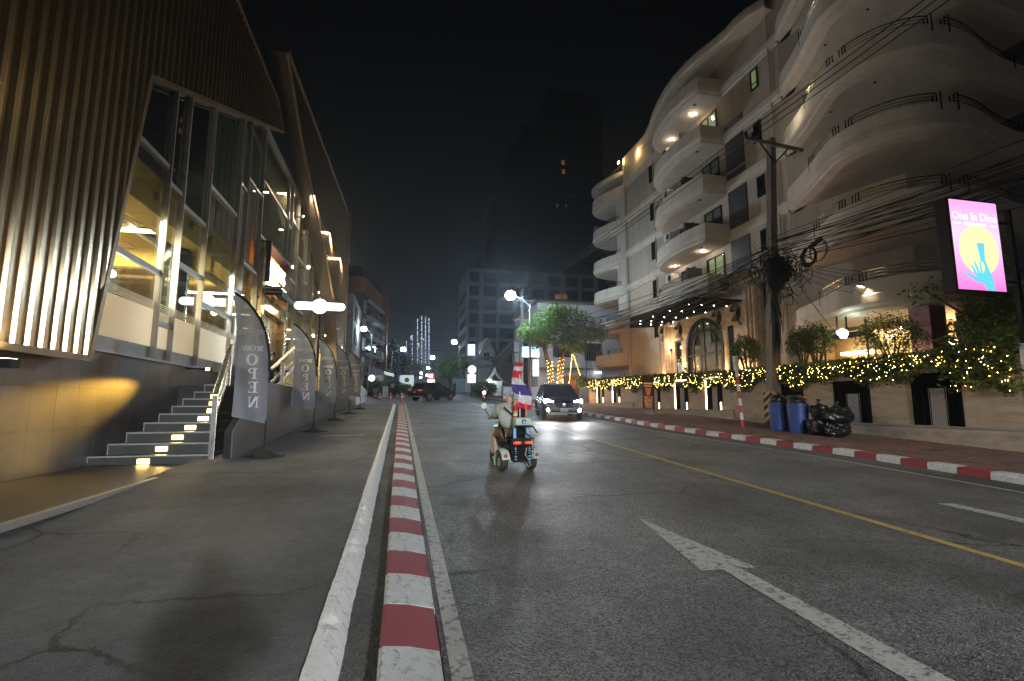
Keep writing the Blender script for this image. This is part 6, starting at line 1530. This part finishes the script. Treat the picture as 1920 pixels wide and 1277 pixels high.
MB().box(a.x + .04, b.x - .04, 41.485, 41.498, b.z + .04, b.z + .42).build('lower_panel', emis('white_panel', (.85, .95, 1), 1.6), t)
MB().box(a.x + .04, b.x - .04, 41.485, 41.498, b.z + .43, a.z - .04).build('upper_panel', emis('pale_blue_panel', (.42, .76, .98), 1.0), t)
for x in (a.x + .03, b.x - .08): MB().box(x, x + .06, 41.55, 41.61, gz(41), b.z).build('post', M['trim'], t)
MB().box(a.x + 1.0, b.x - .1, 41.52, 41.56, b.z - 1.6, b.z - .15).build('second_panel', emis('white_window', (.85, .95, 1), 1.3), t)

# houses further along
def house(label, x0, x1, y0, y1, zb_, zw, zr, wallm, roofm):
    t = thing('gabled_house', label, 'house', ((x0 + x1) / 2, (y0 + y1) / 2, zb_)); xm = (x0 + x1) / 2
    MB().prism([(x0, y0, zb_), (x1, y0, zb_), (x1, y0, zw), (xm, y0, zr), (x0, y0, zw)], (0, y1 - y0, 0)).build('wall', wallm, t)
    for a, b in ((x0 - .4, xm), (x1 + .4, xm)):
        za = zw - (zr - zw) * .4 / (xm - x0)
        MB().hexa([(a, y0 - .5, za + .03), (b, y0 - .5, zr + .03), (b, y1 + .3, zr + .03), (a, y1 + .3, za + .03), (a, y0 - .5, za + .2), (b, y0 - .5, zr + .2), (b, y1 + .3, zr + .2), (a, y1 + .3, za + .2)]).build('roof', roofm, t)
        MB().bar((a, y0 - .52, za + .1), (b, y0 - .52, zr + .1), .1, .3, up=(0, 1, 0)).build('bargeboard', M['white'], t)
    w = MB().box(xm - .35, xm + .35, y0 - .05, y0 - .005, zw - .6, zw + .5).build('window', M['blackmatte'], t)
    MB().box(xm - .04, xm + .04, y0 - .06, y0 - .051, zw - .6, zw + .5).build('glazing_bar', M['white'], w)
    return t
M['roofdark'] = mat('dark_roof_tile', (.06, .045, .05), .8, 0, .3, 4, .4, 10); M['timber'] = mat('pale_timber', (.25, .21, .17), .8)
house('narrow white gabled house beside the blue lit sign', 10.6, 12.9, 69, 76, 2.9, 8.4, 10.9, M['whitewall'], M['roofdark'])
house('wide dark roofed house with a white edged gable', 12.6, 17.0, 66, 76, 2.8, 7.9, 10.1, M['timber'], M['roofdark'])
t = thing('gatehouse', 'small white kiosk with steep Thai temple style roof and long bargeboards', 'building', (11.2, 60, gz(60)))
MB().box(10.2, 12.2, 60, 63, gz(60), 4.5).build('wall', M['whitewall'], t)
for s_ in (-1, 1):
    for i, (w_, z0, z1) in enumerate(((.95, 4.6, 6.2), (1.45, 4.2, 5.7))):
        P = [(11.2 + s_ * w_ * f, 59.8 - i * .1, z1 - (z1 - z0) * (f ** .6)) for f in (0, .12, .3, .55, .8, 1.0, 1.12)]
        MB().tube(P, [.05, .09, .09, .09, .09, .07, .02], 5).build('bargeboard', M['trim'], t)
        mb = MB()
        for p, q in zip(P[:-1], P[1:]): mb.quad(p, q, (q[0], q[1] + 3, q[2]), (p[0], p[1] + 3, p[2]))
        mb.build('roof', M['roofdark'], t, fix=False)
MB().box(12.0, 13.2, 59.6, 59.7, gz(60), 3.9).build('door', M['grey'], t)
lamp('kiosk_lamp', 'POINT', (10.5, 58.8, 4.1), 70, (.80, 1, .92), t, size=.12)
MB().ell((10.5, 59.1, 4.4), .2, 10, 7).build('lamp_globe', emis('green_white_lamp', (.82, 1, .95), 45), t)
t = thing('lit_sign', 'vertical blue edged light box with coloured drawings high over the right kerb', 'sign', (8.9, 62, gz(62)))
a = at(877, 645, 62); b = at(891, 667, 62)
MB().box(a.x, b.x, 62, 62.2, b.z, a.z).build('sign_case', emis('blue_rim_glow', (.05, .16, .9), 2.2), t)
MB().box(a.x + .1, b.x - .1, 61.98, 61.998, b.z + .08, a.z - .08).build('sign_face', emis('white_face_glow', (.85, .95, 1), 2.6), t)
for i, c in enumerate(((.1, .2, .8), (.8, .15, .15), (.1, .6, .6), (.75, .2, .3))):
    x = a.x + .22 + (i % 2) * .32; z = b.z + .35 + (i // 2) * .6
    MB().box(x, x + .16, 61.97, 61.979, z, z + .32).build('drawing', mat('sign_drawing', c, .5), t)
MB().tube([((a.x + b.x) / 2, 62.1, gz(62)), ((a.x + b.x) / 2, 62.1, b.z)], .06, 6).build('post', M['grey'], t)
c = at(885, 693, 60); t = thing('round_sign', 'round white glowing sign under the blue edged light box', 'sign', (c.x, 60, gz(60)))
MB().lathe(tuple(c), [(.46, -.08), (.48, -.04), (.48, .04), (.46, .08)], 24, 'y').build('globe', emis('round_white_glow', (.92, .97, 1), 4), t)
MB().box(c.x - .5, c.x + .45, 60.0, 60.1, c.z - 1.6, c.z - .6).build('lower_panel', emis('white_low_panel', (.9, .97, 1), 2.0), t)
MB().tube([(c.x, 60.1, gz(60)), (c.x, 60.1, c.z)], .05, 6).build('post', M['black'], t)
c = at(697, 709, 58); t = thing('round_sign', 'round white lamp sign on a post behind the planter on the left', 'sign', (c.x, 58, gz(58)))
MB().lathe(tuple(c), [(.33, -.08), (.35, 0), (.33, .08)], 20, 'y').build('globe', M['lightbox'], t); MB().tube([(c.x - .4, 58.1, gz(58)), (c.x - .4, 58.1, c.z), (c.x, 58.1, c.z)], .05, 6).build('post', M['trim'], t)
c = at(808, 705, 120); t = thing('lit_sign', 'red light box sign with a white emblem far down the street', 'sign', (c.x, 120, gz(120)))
MB().box(c.x - .75, c.x + .75, 120, 120.2, c.z - .7, c.z + .75).build('red_panel', emis('red_panel_glow', (1, .06, .07), 1.6), t)
MB().box(c.x - .35, c.x - .2, 119.95, 119.99, c.z - .4, c.z + .4).box(c.x - .2, c.x + .3, 119.95, 119.99, c.z + .25, c.z + .4).box(c.x - .2, c.x + .3, 119.95, 119.99, c.z - .08, c.z + .07).box(c.x - .2, c.x + .3, 119.95, 119.99, c.z - .4, c.z - .25).box(c.x + .2, c.x + .35, 119.95, 119.99, c.z - .4, c.z + .4).build('emblem', emis('white_emblem', (1, .9, .9), 3), t)
MB().tube([(c.x, 120.1, gz(120)), (c.x, 120.1, c.z - .7)], .09, 6).build('post', M['grey'], t)
MB().box(c.x - .8, c.x + .9, 119.9, 120.1, c.z - 1.5, c.z - .9).build('lower_panel', emis('white_lower_glow', (1, .97, .95), 2.5), t)
c = at(862, 725, 74); t = thing('poster_board', 'pale blue printed poster wall behind the far pedestrians', 'sign', (c.x, 74, gz(74)))
MB().box(c.x - 1.1, c.x + .7, 74, 74.1, gz(74) + .2, gz(74) + 2.3).build('poster', emis('pale_blue_poster', (.35, .62, .75), .05, base=(.3, .45, .5)), t)
c = at(752, 712, 105); t = thing('lit_sign', 'tiny blue light box far down on the left', 'sign', (c.x, 105, gz(105)))
MB().box(c.x - .4, c.x + .4, 105, 105.1, c.z - .4, c.z + .7).build('panel', emis('blue_panel', (.08, .25, .9), 1.2), t); MB().tube([(c.x, 105, gz(105)), (c.x, 105, c.z)], .05, 6).build('post', M['grey'], t)
c = at(733, 703, 76); t = thing('shop_sign', 'thin white lit shop fascia on the left beyond the orange column', 'sign', (c.x, 76, c.z - .3))
MB().hexa([(c.x - .9, 73, c.z - .1), (c.x + .4, 79, c.z - .1), (c.x + .4, 79.1, c.z - .1), (c.x - .9, 73.1, c.z - .1), (c.x - .9, 73, c.z + .35), (c.x + .4, 79, c.z + .35), (c.x + .4, 79.1, c.z + .35), (c.x - .9, 73.1, c.z + .35)]).build('fascia', emis('fascia_glow', (.8, .9, .9), .6), t)
MB().box(c.x - .9, c.x - .8, 73.1, 73.2, gz(74), c.z).build('post', M['grey'], t)

# ------------------------------------------------------------------ far buildings
M['tower'] = mat('dusky_concrete', (.32, .33, .35), .8, 0, .1, .2, 0); M['towerglass'] = mat('dark_window', (.02, .024, .03), .15, 0, .1, 1, 0)
gb = thing('apartment_block', 'grey ten storey apartment block rising behind the bright street lamp', 'building', (30, 118, gz(110)))
x0 = 14.3; x1 = 46
MB().box(x0, x1, 110, 128, gz(110) - 1, 32.6).build('wall', M['tower'], gb)
bays = [(.4, 2.6), (3.6, 6.6), (7.2, 10.6), (11.2, 14.2), (15.2, 18.2), (19, 22), (23.5, 26.5), (27.5, 30.5)]
for k in range(9):
    z = 29.4 - k * 3.2
    if z < 5: break
    MB().box(x0 - .15, x1, 109.7, 110, z - .45, z - .05).build('floor_slab', M['tower'], gb)
    for i, (a, b) in enumerate(bays):
        w = MB().box(x0 + a, x0 + b, 109.9, 109.98, z, z + 2.3).build('window', M['towerglass'], gb, fix=False)
    if k < 3:
        for q in range(3): MB().box(x0 + 4 + k * 2, x0 + 13, 109.6, 109.68, z + 2.0 - q * .45, z + 2.1 - q * .45).build('louvre', M['tower'], gb, fix=False)
for a in (0, 3.0, 6.9, 10.9, 14.6, 18.6, 22.6, 27, 31): MB().box(x0 + a, x0 + a + .4, 109.75, 110, gz(110), 32.6).build('pier', M['tower'], gb)
for i, z in enumerate((26.2, 23, 19.8, 16.6, 13.4)): MB().box(x0 - .06, x0 - .01, 112, 125, z, z + 1.8).build('window', M['towerglass'], gb, fix=False)
M['warmwin'] = emis('warm_window_glow', (1, .50, .20), .12)
for i, (px, py, w_) in enumerate(((1047, 556, 14), (1060, 556, 10))):
    c = at(px, py, 109.5); MB().box(c.x - w_ * .055, c.x + w_ * .055, 109.7, 109.78, c.z - .55, c.z + .55).build('window', M['warmwin'], gb)
bt = thing('dark_tower', 'huge unlit stepped tower barely visible against the night sky', 'building', (46, 170, gz(150)))
M['tower2'] = mat('unlit_facade', (.02, .02, .022), .9, 0, .1, .1, 0)
lv_ = [(24.4, 36), (25.2, 52), (27, 66), (29.8, 76), (33, 86), (37.5, 94), (42.5, 101), (46.6, 109)]
for (a, z), (b, _) in zip(lv_, lv_[1:] + [(66, 0)]): MB().box(a, b, 150 + (a - 24) * .05, 176, gz(150) - 2, z).build('wall', M['tower2'], bt)
for k in range(26): MB().box(46.4, 66, 150.6, 151.05, 20 + k * 3.4, 20.35 + k * 3.4).build('floor_slab', M['tower2'], bt, fix=False)
for px, py, s_ in ((1057, 303, 6), (1058, 320, 6), (1046, 384, 4), (1063, 384, 3)):
    c = at(px, py, 149); MB().box(c.x - s_ * .085, c.x + s_ * .085, 149.6, 149.9, c.z - .5 * s_ / 4, c.z + .5 * s_ / 4).build('window', M['warmwin'] if s_ > 4 else emis('dim_window', (1, .6, .35), .03), bt)
lt = thing('light_strip_tower', 'distant tower outlined by broken vertical strips of blue white light', 'building', (18, 520, gz(500)))
MB().box(3.5, 27.3, 502, 530, 14, 66).box(9, 27.2, 502.5, 529, 66, 84).box(15, 27, 503, 528, 84, 88).build('wall', mat('night_blue_facade', (.02, .028, .04), .7, 0, .05, .1, 0), lt)
M['strip'] = emis('blue_white_strip', (.62, .76, 1), 2.2); M['stripw'] = emis('window_strip', (1, .75, .5), 1.2)
random.seed(71)
for px, y0_, y1_ in ((762, 640, 662), (773, 628, 690), (783, 598, 700), (791, 592, 690), (798, 594, 692), (804.5, 596, 702)):
    y = y0_
    while y < y1_:
        l = random.uniform(1.5, 8); a = at(px, y, 501); b = at(px, min(y + l, y1_), 501)
        MB().box(a.x - .26, a.x + .26, 501.2, 501.9, b.z, a.z).build('light_strip', M['strip'], lt, fix=False); y += l + random.uniform(1, 6 if px < 788 else 3)
for px, py in ((771, 631), (771, 635), (785, 645), (785, 649), (790, 634), (794, 636)): c = at(px, py, 501); MB().box(c.x - .7, c.x + .7, 501.1, 501.8, c.z - .7, c.z + .7).build('window', M['stripw'], lt, fix=False)
bb = thing('apartment_building', 'brown apartment building with an orange top band and dark balconies on the left', 'building', (-8, 78, gz(72)))
M['brownwall'] = mat('brown_brick_render', (.075, .055, .05), .85, 0, .15, .5, .1)
A = Vector((-5.35, 70, 0)); B = Vector((-3.15, 83.5, 0)); C_ = Vector((-14, 85, 0)); D = Vector((-16, 71.5, 0))
def bprism(pts, z0, z1): return MB().prism([(p.x, p.y, z0) for p in pts], (0, 0, z1 - z0))
bprism([A, B, C_, D], 2, 17.0).build('wall', M['brownwall'], bb)
bprism([A + Vector((.1, -.1, 0)), B + Vector((.1, .1, 0)), C_, D], 17.0, 19.2).build('orange_band', M['orange'], bb)
bprism([A + Vector((-.3, .3, 0)), B + Vector((-.3, 0, 0)), C_, D], 19.2, 20.8).build('roof_parapet', M['blackmatte'], bb)
ud = (B - A).normalized(); nn = Vector((ud.y, -ud.x, 0))
for k in range(5):
    z = 14.2 - k * 2.65
    MB().prism([tuple(A + ud * 2.0 + nn * 0 + Vector((0, 0, z - .3))), tuple(A + ud * 13 + Vector((0, 0, z - .3))), tuple(A + ud * 13 + nn * .7 + Vector((0, 0, z - .3))), tuple(A + ud * 2.0 + nn * .7 + Vector((0, 0, z - .3)))], (0, 0, .22)).build('balcony_slab', M['concrete'], bb)
    for j in range(3):
        a = A + ud * (2.3 + j * 3.6) + nn * .02; b = A + ud * (5.2 + j * 3.6) + nn * .02
        w = MB().prism([(a.x, a.y, z), (b.x, b.y, z), (b.x, b.y, z + 2.0), (a.x, a.y, z + 2.0)], tuple(nn * .04)).build('balcony_door', M['towerglass'], bb)
        MB().prism([(a.x, a.y, z), (b.x, b.y, z), (b.x, b.y, z + .9), (a.x, a.y, z + .9)], tuple(nn * .03)).build('balcony_panel', M['blackmatte'], bb).location += nn * .64
        MB().prism([(a.x, a.y, z + 2.02), (b.x, b.y, z + 2.02), (b.x, b.y, z + 2.3), (a.x, a.y, z + 2.3)], tuple(nn * .5)).build('soffit', M['white' if (k, j) == (1, 1) else 'concrete'], bb)
    a = A + ud * .6 + nn * .03; b = A + ud * 1.7 + nn * .03
    fr_ = MB()
    for f in (0, .5, 1): p = a.lerp(b, f); fr_.bar((p.x, p.y, z + .2), (p.x, p.y, z + 1.8), .10)
    for q in (.2, 1.0, 1.8): fr_.bar((a.x, a.y, z + q), (b.x, b.y, z + q), .10)
    w = fr_.build('window', M['trim'], bb)
    MB().prism([(a.x, a.y, z + .25), (b.x, b.y, z + .25), (b.x, b.y, z + 1.75), (a.x, a.y, z + 1.75)], tuple(nn * .02)).build('pane', M['towerglass'], w)
for f in (12.6,):
    a = A + ud * f; MB().prism([(a.x, a.y, 2), (a.x + nn.x * .9, a.y + nn.y * .9, 2), (a.x + nn.x * .9 + ud.x * .9, a.y + nn.y * .9 + ud.y * .9, 2), (a.x + ud.x * .9, a.y + ud.y * .9, 2)], (0, 0, 17)).build('orange_column', M['orange'], bb)
a = A + ud * 2 + nn * .72; b = A + ud * 12.4 + nn * .72
MB().prism([(a.x, a.y, 4.3), (b.x, b.y, 4.3), (b.x, b.y, 7.0), (a.x, a.y, 7.0)], tuple(nn * .04)).build('shop_glazing', M['towerglass'], bb)
for i in range(9): p = a.lerp(b, i / 8); MB().bar((p.x, p.y, 4.3), (p.x, p.y, 7.0), .12).build('glazing_bar', M['trim'], bb)
MB().prism([(a.x, a.y, 4.0), (b.x, b.y, 4.0), (b.x, b.y, 4.7), (a.x, a.y, 4.7)], tuple(nn * .08)).build('fascia', M['white'], bb).location += nn * .1
wb2 = thing('narrow_building', 'narrow pale building between the restaurant and the brown apartment building', 'building', (-7.4, 58, gz(58)))
MB().box(-12, -5.2, 55.2, 66, 2, 13.6).build('wall', M['concrete'], wb2)
for z in (5.5, 8.5, 11): w = MB().box(-5.19, -5.1, 57.5, 60.0, z, z + 1.7).build('window', M['blackmatte'], wb2)

# far trees and low buildings closing the street
def fartree(label, x, y, r, h, n, size, mt='leafdark'):
    z = gz(y); t = thing('far_tree', label, 'tree', (x, y, z), 'trees far down the street')
    MB().tube([(x, y, z), (x + .1, y, z + h * .5)], [.22, .12], 6).build('trunk', M['bark'], t)
    pts = []
    for _ in range(n):
        d = Vector((random.gauss(0, 1), random.gauss(0, 1), random.gauss(0, 1))).normalized() * random.uniform(.45, 1.05) * (1 + .18 * math.sin(random.choice((1, 2, 3)) * 2.1))
        pts.append((x + d.x * r, y + d.y * r, z + h * .66 + d.z * h * .36))
    MB().leaves(pts, size).build('crown', M[mt], t, fix=False)
random.seed(81)
FT = [(-3.5, 96, 3.6, 10.5, 'big dark tree left of the light strip tower, nearest of the far trees', 'leafdark', 1100), (-1.5, 125, 4.2, 10.5, 'dark tree under the left end of the light strips', 'leafdark', 900), (3.0, 175, 5, 9.5, 'rounded dark tree in the middle distance under the tower', 'leaf2', 800), (-7, 150, 6, 12, 'tall dark tree furthest left in the far row', 'leafdark', 800),
      (8.6, 92, 2.3, 6.6, 'palm like pale green tree right of the red sign', 'leaf2', 700), (10.4, 84, 2.2, 6.5, 'dark tree over the far right pavement', 'leaf', 700), (14.5, 150, 5, 9, 'dark tree behind the red sign', 'leafdark', 700), (8.5, 260, 8, 11, 'farthest dark tree at the end of the street', 'leafdark', 600)]
for x, y, r, h, lab, mt_, n in FT: fartree(lab, x, y, r, h, n, .42 + y * .0018, mt_)
for lab, x0_, x1_, y0_, y1_, h, mt_ in (('low dark shophouse far down on the right', 11.2, 20, 96, 108, 6.5, 'tower'), ('low pale shophouse beyond the kiosk on the right', 10.6, 18, 82, 92, 4.2, 'whitewall'), ('long low building far down on the left', -16, -3.8, 100, 120, 6, 'tower2'), ('block closing the far end of the street', 2, 30, 345, 360, 14, 'tower')):
    t = thing('shophouse', lab, 'building', ((x0_ + x1_) / 2, y0_, gz(y0_)))
    MB().box(x0_, x1_, y0_, y1_, gz(y0_) - 1, gz(y0_) + h).build('wall', M[mt_], t)
    MB().box(x0_ - .3, x1_ + .3, y0_ - .3, y1_, gz(y0_) + h, gz(y0_) + h + .25).build('roof', M['blackmatte'], t)
    for i in range(3):
        xx = x0_ + (x1_ - x0_) * (.12 + .3 * i); w = MB().box(xx, xx + (x1_ - x0_) * .18, y0_ - .06, y0_ - .01, gz(y0_) + .3, gz(y0_) + 2.6).build('shutter', M['grey'], t)

# ------------------------------------------------------------------ poles and cables
t = thing('utility_pole', 'cluttered utility pole with boxes and transformers beside the pale blue sign', 'utility pole', (11.2, 46, gz(46)))
zz = gz(46)
taper(MB(), (11.2, 46, zz), (11.3, 46, zz + 11), .17, .12).build('shaft', M['concrete'], t)
MB().box(10.0, 12.5, 45.8, 45.9, zz + 9.6, zz + 9.75).box(10.2, 12.3, 45.8, 45.9, zz + 7.7, zz + 7.8).build('crossarm', M['concrete'], t)
for i, x in enumerate((10.1, 10.5, 10.9, 11.5, 11.9, 12.3)): MB().lathe((x, 45.85, zz + 9.76), [(.06, 0), (.08, .1), (.05, .16), (.07, .24), (.02, .3)], 8).build('insulator', M['black'], t)
for z, w_ in ((4.6, .5), (3.5, .42), (2.4, .4)): MB().box(11.2 - .75, 11.2 - .25, 45.6, 45.95, zz + z, zz + z + .95).build('meter_box', M['grey'], t, bevel=.02)
for x in (11.5, 11.7): MB().tube([(x, 45.8, zz + .1), (x, 45.8, zz + 7.5)], .11, 6).build('cable_riser', M['cable'], t)
t = thing('utility_pole', 'thin far utility pole carrying a coil of pale cables before the gabled houses', 'utility pole', (9.6, 64, gz(64)))
taper(MB(), (9.6, 64, gz(64)), (9.6, 64, gz(64) + 10), .15, .1).build('shaft', M['concrete'], t)
for k in range(7):
    P = []
    for i in range(26): a = i / 25 * 6.283; P.append((10.6 + (1.6 + .12 * k) * math.cos(a) + random.gauss(0, .05), 62.5 + .4 * math.sin(a), 7.0 + (.45 + .05 * k) * math.sin(a + .3) + random.gauss(0, .04)))
    MB().tube(P, .03, 4, False).build('cable_loop', M['grey'], t, fix=False)
def sagline(A, B, sag, n=14):
    A = Vector(A); B = Vector(B); return [tuple(A.lerp(B, i / n) - Vector((0, 0, sag * 4 * (i / n) * (1 - i / n)))) for i in range(n + 1)]
for i, (x, lab) in enumerate(((13.58, 'left of the three power lines over the crossarm'), (13.9, 'middle power line over the crossarm'), (14.25, 'right of the three power lines over the crossarm'))):
    tag(MB().tube(sagline((x, 16.6, 12.78), (x + .9, -22, 13.0), .25, 20) , .017, 5, False).tube(sagline((x, 16.6, 12.78), (10.1 + .4 * i, 45.85, 12.0), .35, 16), .016, 5, False).build('power_line', M['cable'], loc=(x, 16.6, 12.78), fix=False), lab, 'power line', 'three power lines')
random.seed(91)
cb = thing('telecom_cable', 'thick bundle of black telecom cables sagging along the whole right side of the street', 'cables', (14.5, 16.7, 7.8))
for i in range(26):
    z = 7.15 + random.random() * 1.25; x = 14.45 + random.uniform(-.25, .25)
    r = random.choice((.008, .009, .012, .017))
    MB().tube(sagline((x, 16.6, z), (14.9 + random.uniform(-.8, .8), -20, 7.9 + random.uniform(-.9, 1.4)), random.uniform(.3, 1.5), 18), r, 4, False).build('cable', M['cable'], cb, fix=False)
for i in range(24):
    z = 6.95 + random.random() * 1.2; x = 14.4 + random.uniform(-.25, .2)
    r = random.choice((.008, .010, .013, .018))
    MB().tube(sagline((x, 16.7, z), (11.15 + random.uniform(-.3, .3), 45.8, gz(46) + 6.2 + random.uniform(-.9, .9)), random.uniform(.5, 1.5), 16), r, 4, False).build('cable', M['cable'], cb, fix=False)
for i in range(5):
    MB().tube(sagline((14.5, 16.5, 7.5), (16.6 + i * .8, 14.0 - i * .3, 5.6 + i * .25), .5, 10), .010, 4, False).build('drop_wire', M['cable'], cb, fix=False)
MB().tube(sagline((14.5, 16.4, 7.7), (16.0, 15.2, 4.0), .15, 10), .011, 4, False).build('drop_wire', M['cable'], cb, fix=False)
tg = thing('cable_tangle', 'dense tangle of looped black cables wrapped round the concrete pole', 'cables', (14.5, 16.5, 6.6))
for i in range(95):
    c = Vector((14.5 + random.gauss(0, .34), 16.4 + random.gauss(0, .45), 6.9 + random.gauss(0, .42))); r = random.uniform(.12, .62); n_ = Vector((random.gauss(0, .5), random.gauss(0, 1), random.gauss(0, .3))).normalized(); u = n_.orthogonal().normalized(); w = n_.cross(u); s0 = random.uniform(0, 6); L_ = random.uniform(3, 7.5)
    P = [tuple(c + (u * math.cos(s0 + L_ * k / 14) + w * math.sin(s0 + L_ * k / 14)) * r * (1 + .2 * math.sin(k)) + Vector((0, 0, -.02 * k * random.random()))) for k in range(15)]
    MB().tube(P, random.choice((.008, .011, .015)), 4, False).build('cable_loop', M['cable'], tg, fix=False)
for i in range(26):
    x = 14.36 + random.uniform(-.27, .3); MB().tube([(x + .02, 16.52 + random.uniform(-.05, .05), 7.0), (x + random.gauss(0, .05), 16.5, 5.6), (x + random.gauss(0, .12), 16.52, random.uniform(3.6, 5.2))], .011, 4, False).build('hanging_cable', M['cable'], tg, fix=False)
MB().ell((14.5, 16.5, 6.85), (.42, .38, .7), 10, 8, .22).build('cable_core', M['cable'], tg, smooth=2)
for i in range(16):
    x = 14.0 - random.random() * 1.6 * .35; y = 17.2 + random.random() * 2.6
    c = Vector((14.3, y, 7.15)); r = random.uniform(.12, .4); P = [tuple(c + Vector((0, math.cos(a * .5) * r, math.sin(a * .5) * r - .15)) + Vector((random.gauss(0, .06), 0, 0))) for a in range(13)]
    MB().tube(P, .014, 4, False).build('cable_loop', M['cable'], tg, fix=False)
tc_ = thing('cable_coil', 'neat coil of spare black cable with a splice case hanging on the cable bundle', 'cables', (14.5, 14.9, 7.4))
for k in range(9):
    P = [(14.42 + random.gauss(0, .02) + .012 * k, 14.75 + (.24 + .016 * k) * math.cos(a / 18 * 6.283) + .02 * k, 7.02 + (.27 + .014 * k) * math.sin(a / 18 * 6.283)) for a in range(19)]
    MB().tube(P, .016, 5, False).build('cable_loop', M['cable'], tc_, fix=False)
for k in range(3):
    P = [(14.42, 14.35 + (.34 + .03 * k) * math.cos(a / 18 * 6.283), 7.1 + (.36 + .03 * k) * math.sin(a / 18 * 6.283)) for a in range(19)]
    MB().tube(P, .009, 4, False).build('cable_loop', M['cable'], tc_, fix=False)
MB().bar((14.44, 14.75, 7.33), (14.44, 14.2, 7.50), .13, .13).build('splice_case', M['blackmatte'], tc_, bevel=.03)
# thin wires high across the far street
t = thing('far_cables', 'thin dark wires crossing the far street', 'cables', (3, 95, 8))
for z0, z1, y in ((8.8, 8.6, 88), (7.6, 7.9, 92), (9.6, 9.8, 70)):
    MB().tube(sagline((-4, y, z0), (11, y + 3, z1), .4), .03, 4, False).build('cable', M['cable'], t, fix=False)
for i in range(6): MB().tube(sagline((11.2 - .2 * i, 46, gz(46) + 7.4 - .2 * i), (9.7, 64, gz(64) + 7.5 - .25 * i), .5), .025, 4, False).build('cable', M['cable'], t, fix=False)
# ------------------------------------------------------------------ night haze
hm = bpy.data.materials.new('night_haze'); hm.use_nodes = True; hn = hm.node_tree; hn.nodes.clear()
pv_ = hn.nodes.new('ShaderNodeVolumePrincipled'); pv_.inputs['Color'].default_value = (.82, .90, 1, 1); pv_.inputs['Density'].default_value = .0009; pv_.inputs['Anisotropy'].default_value = .72
ho_ = hn.nodes.new('ShaderNodeOutputMaterial'); hn.links.new(pv_.outputs[0], ho_.inputs['Volume'])
MB().box(-905, 905, -85, 2210, -5, 118).build('haze', hm, kind='stuff')
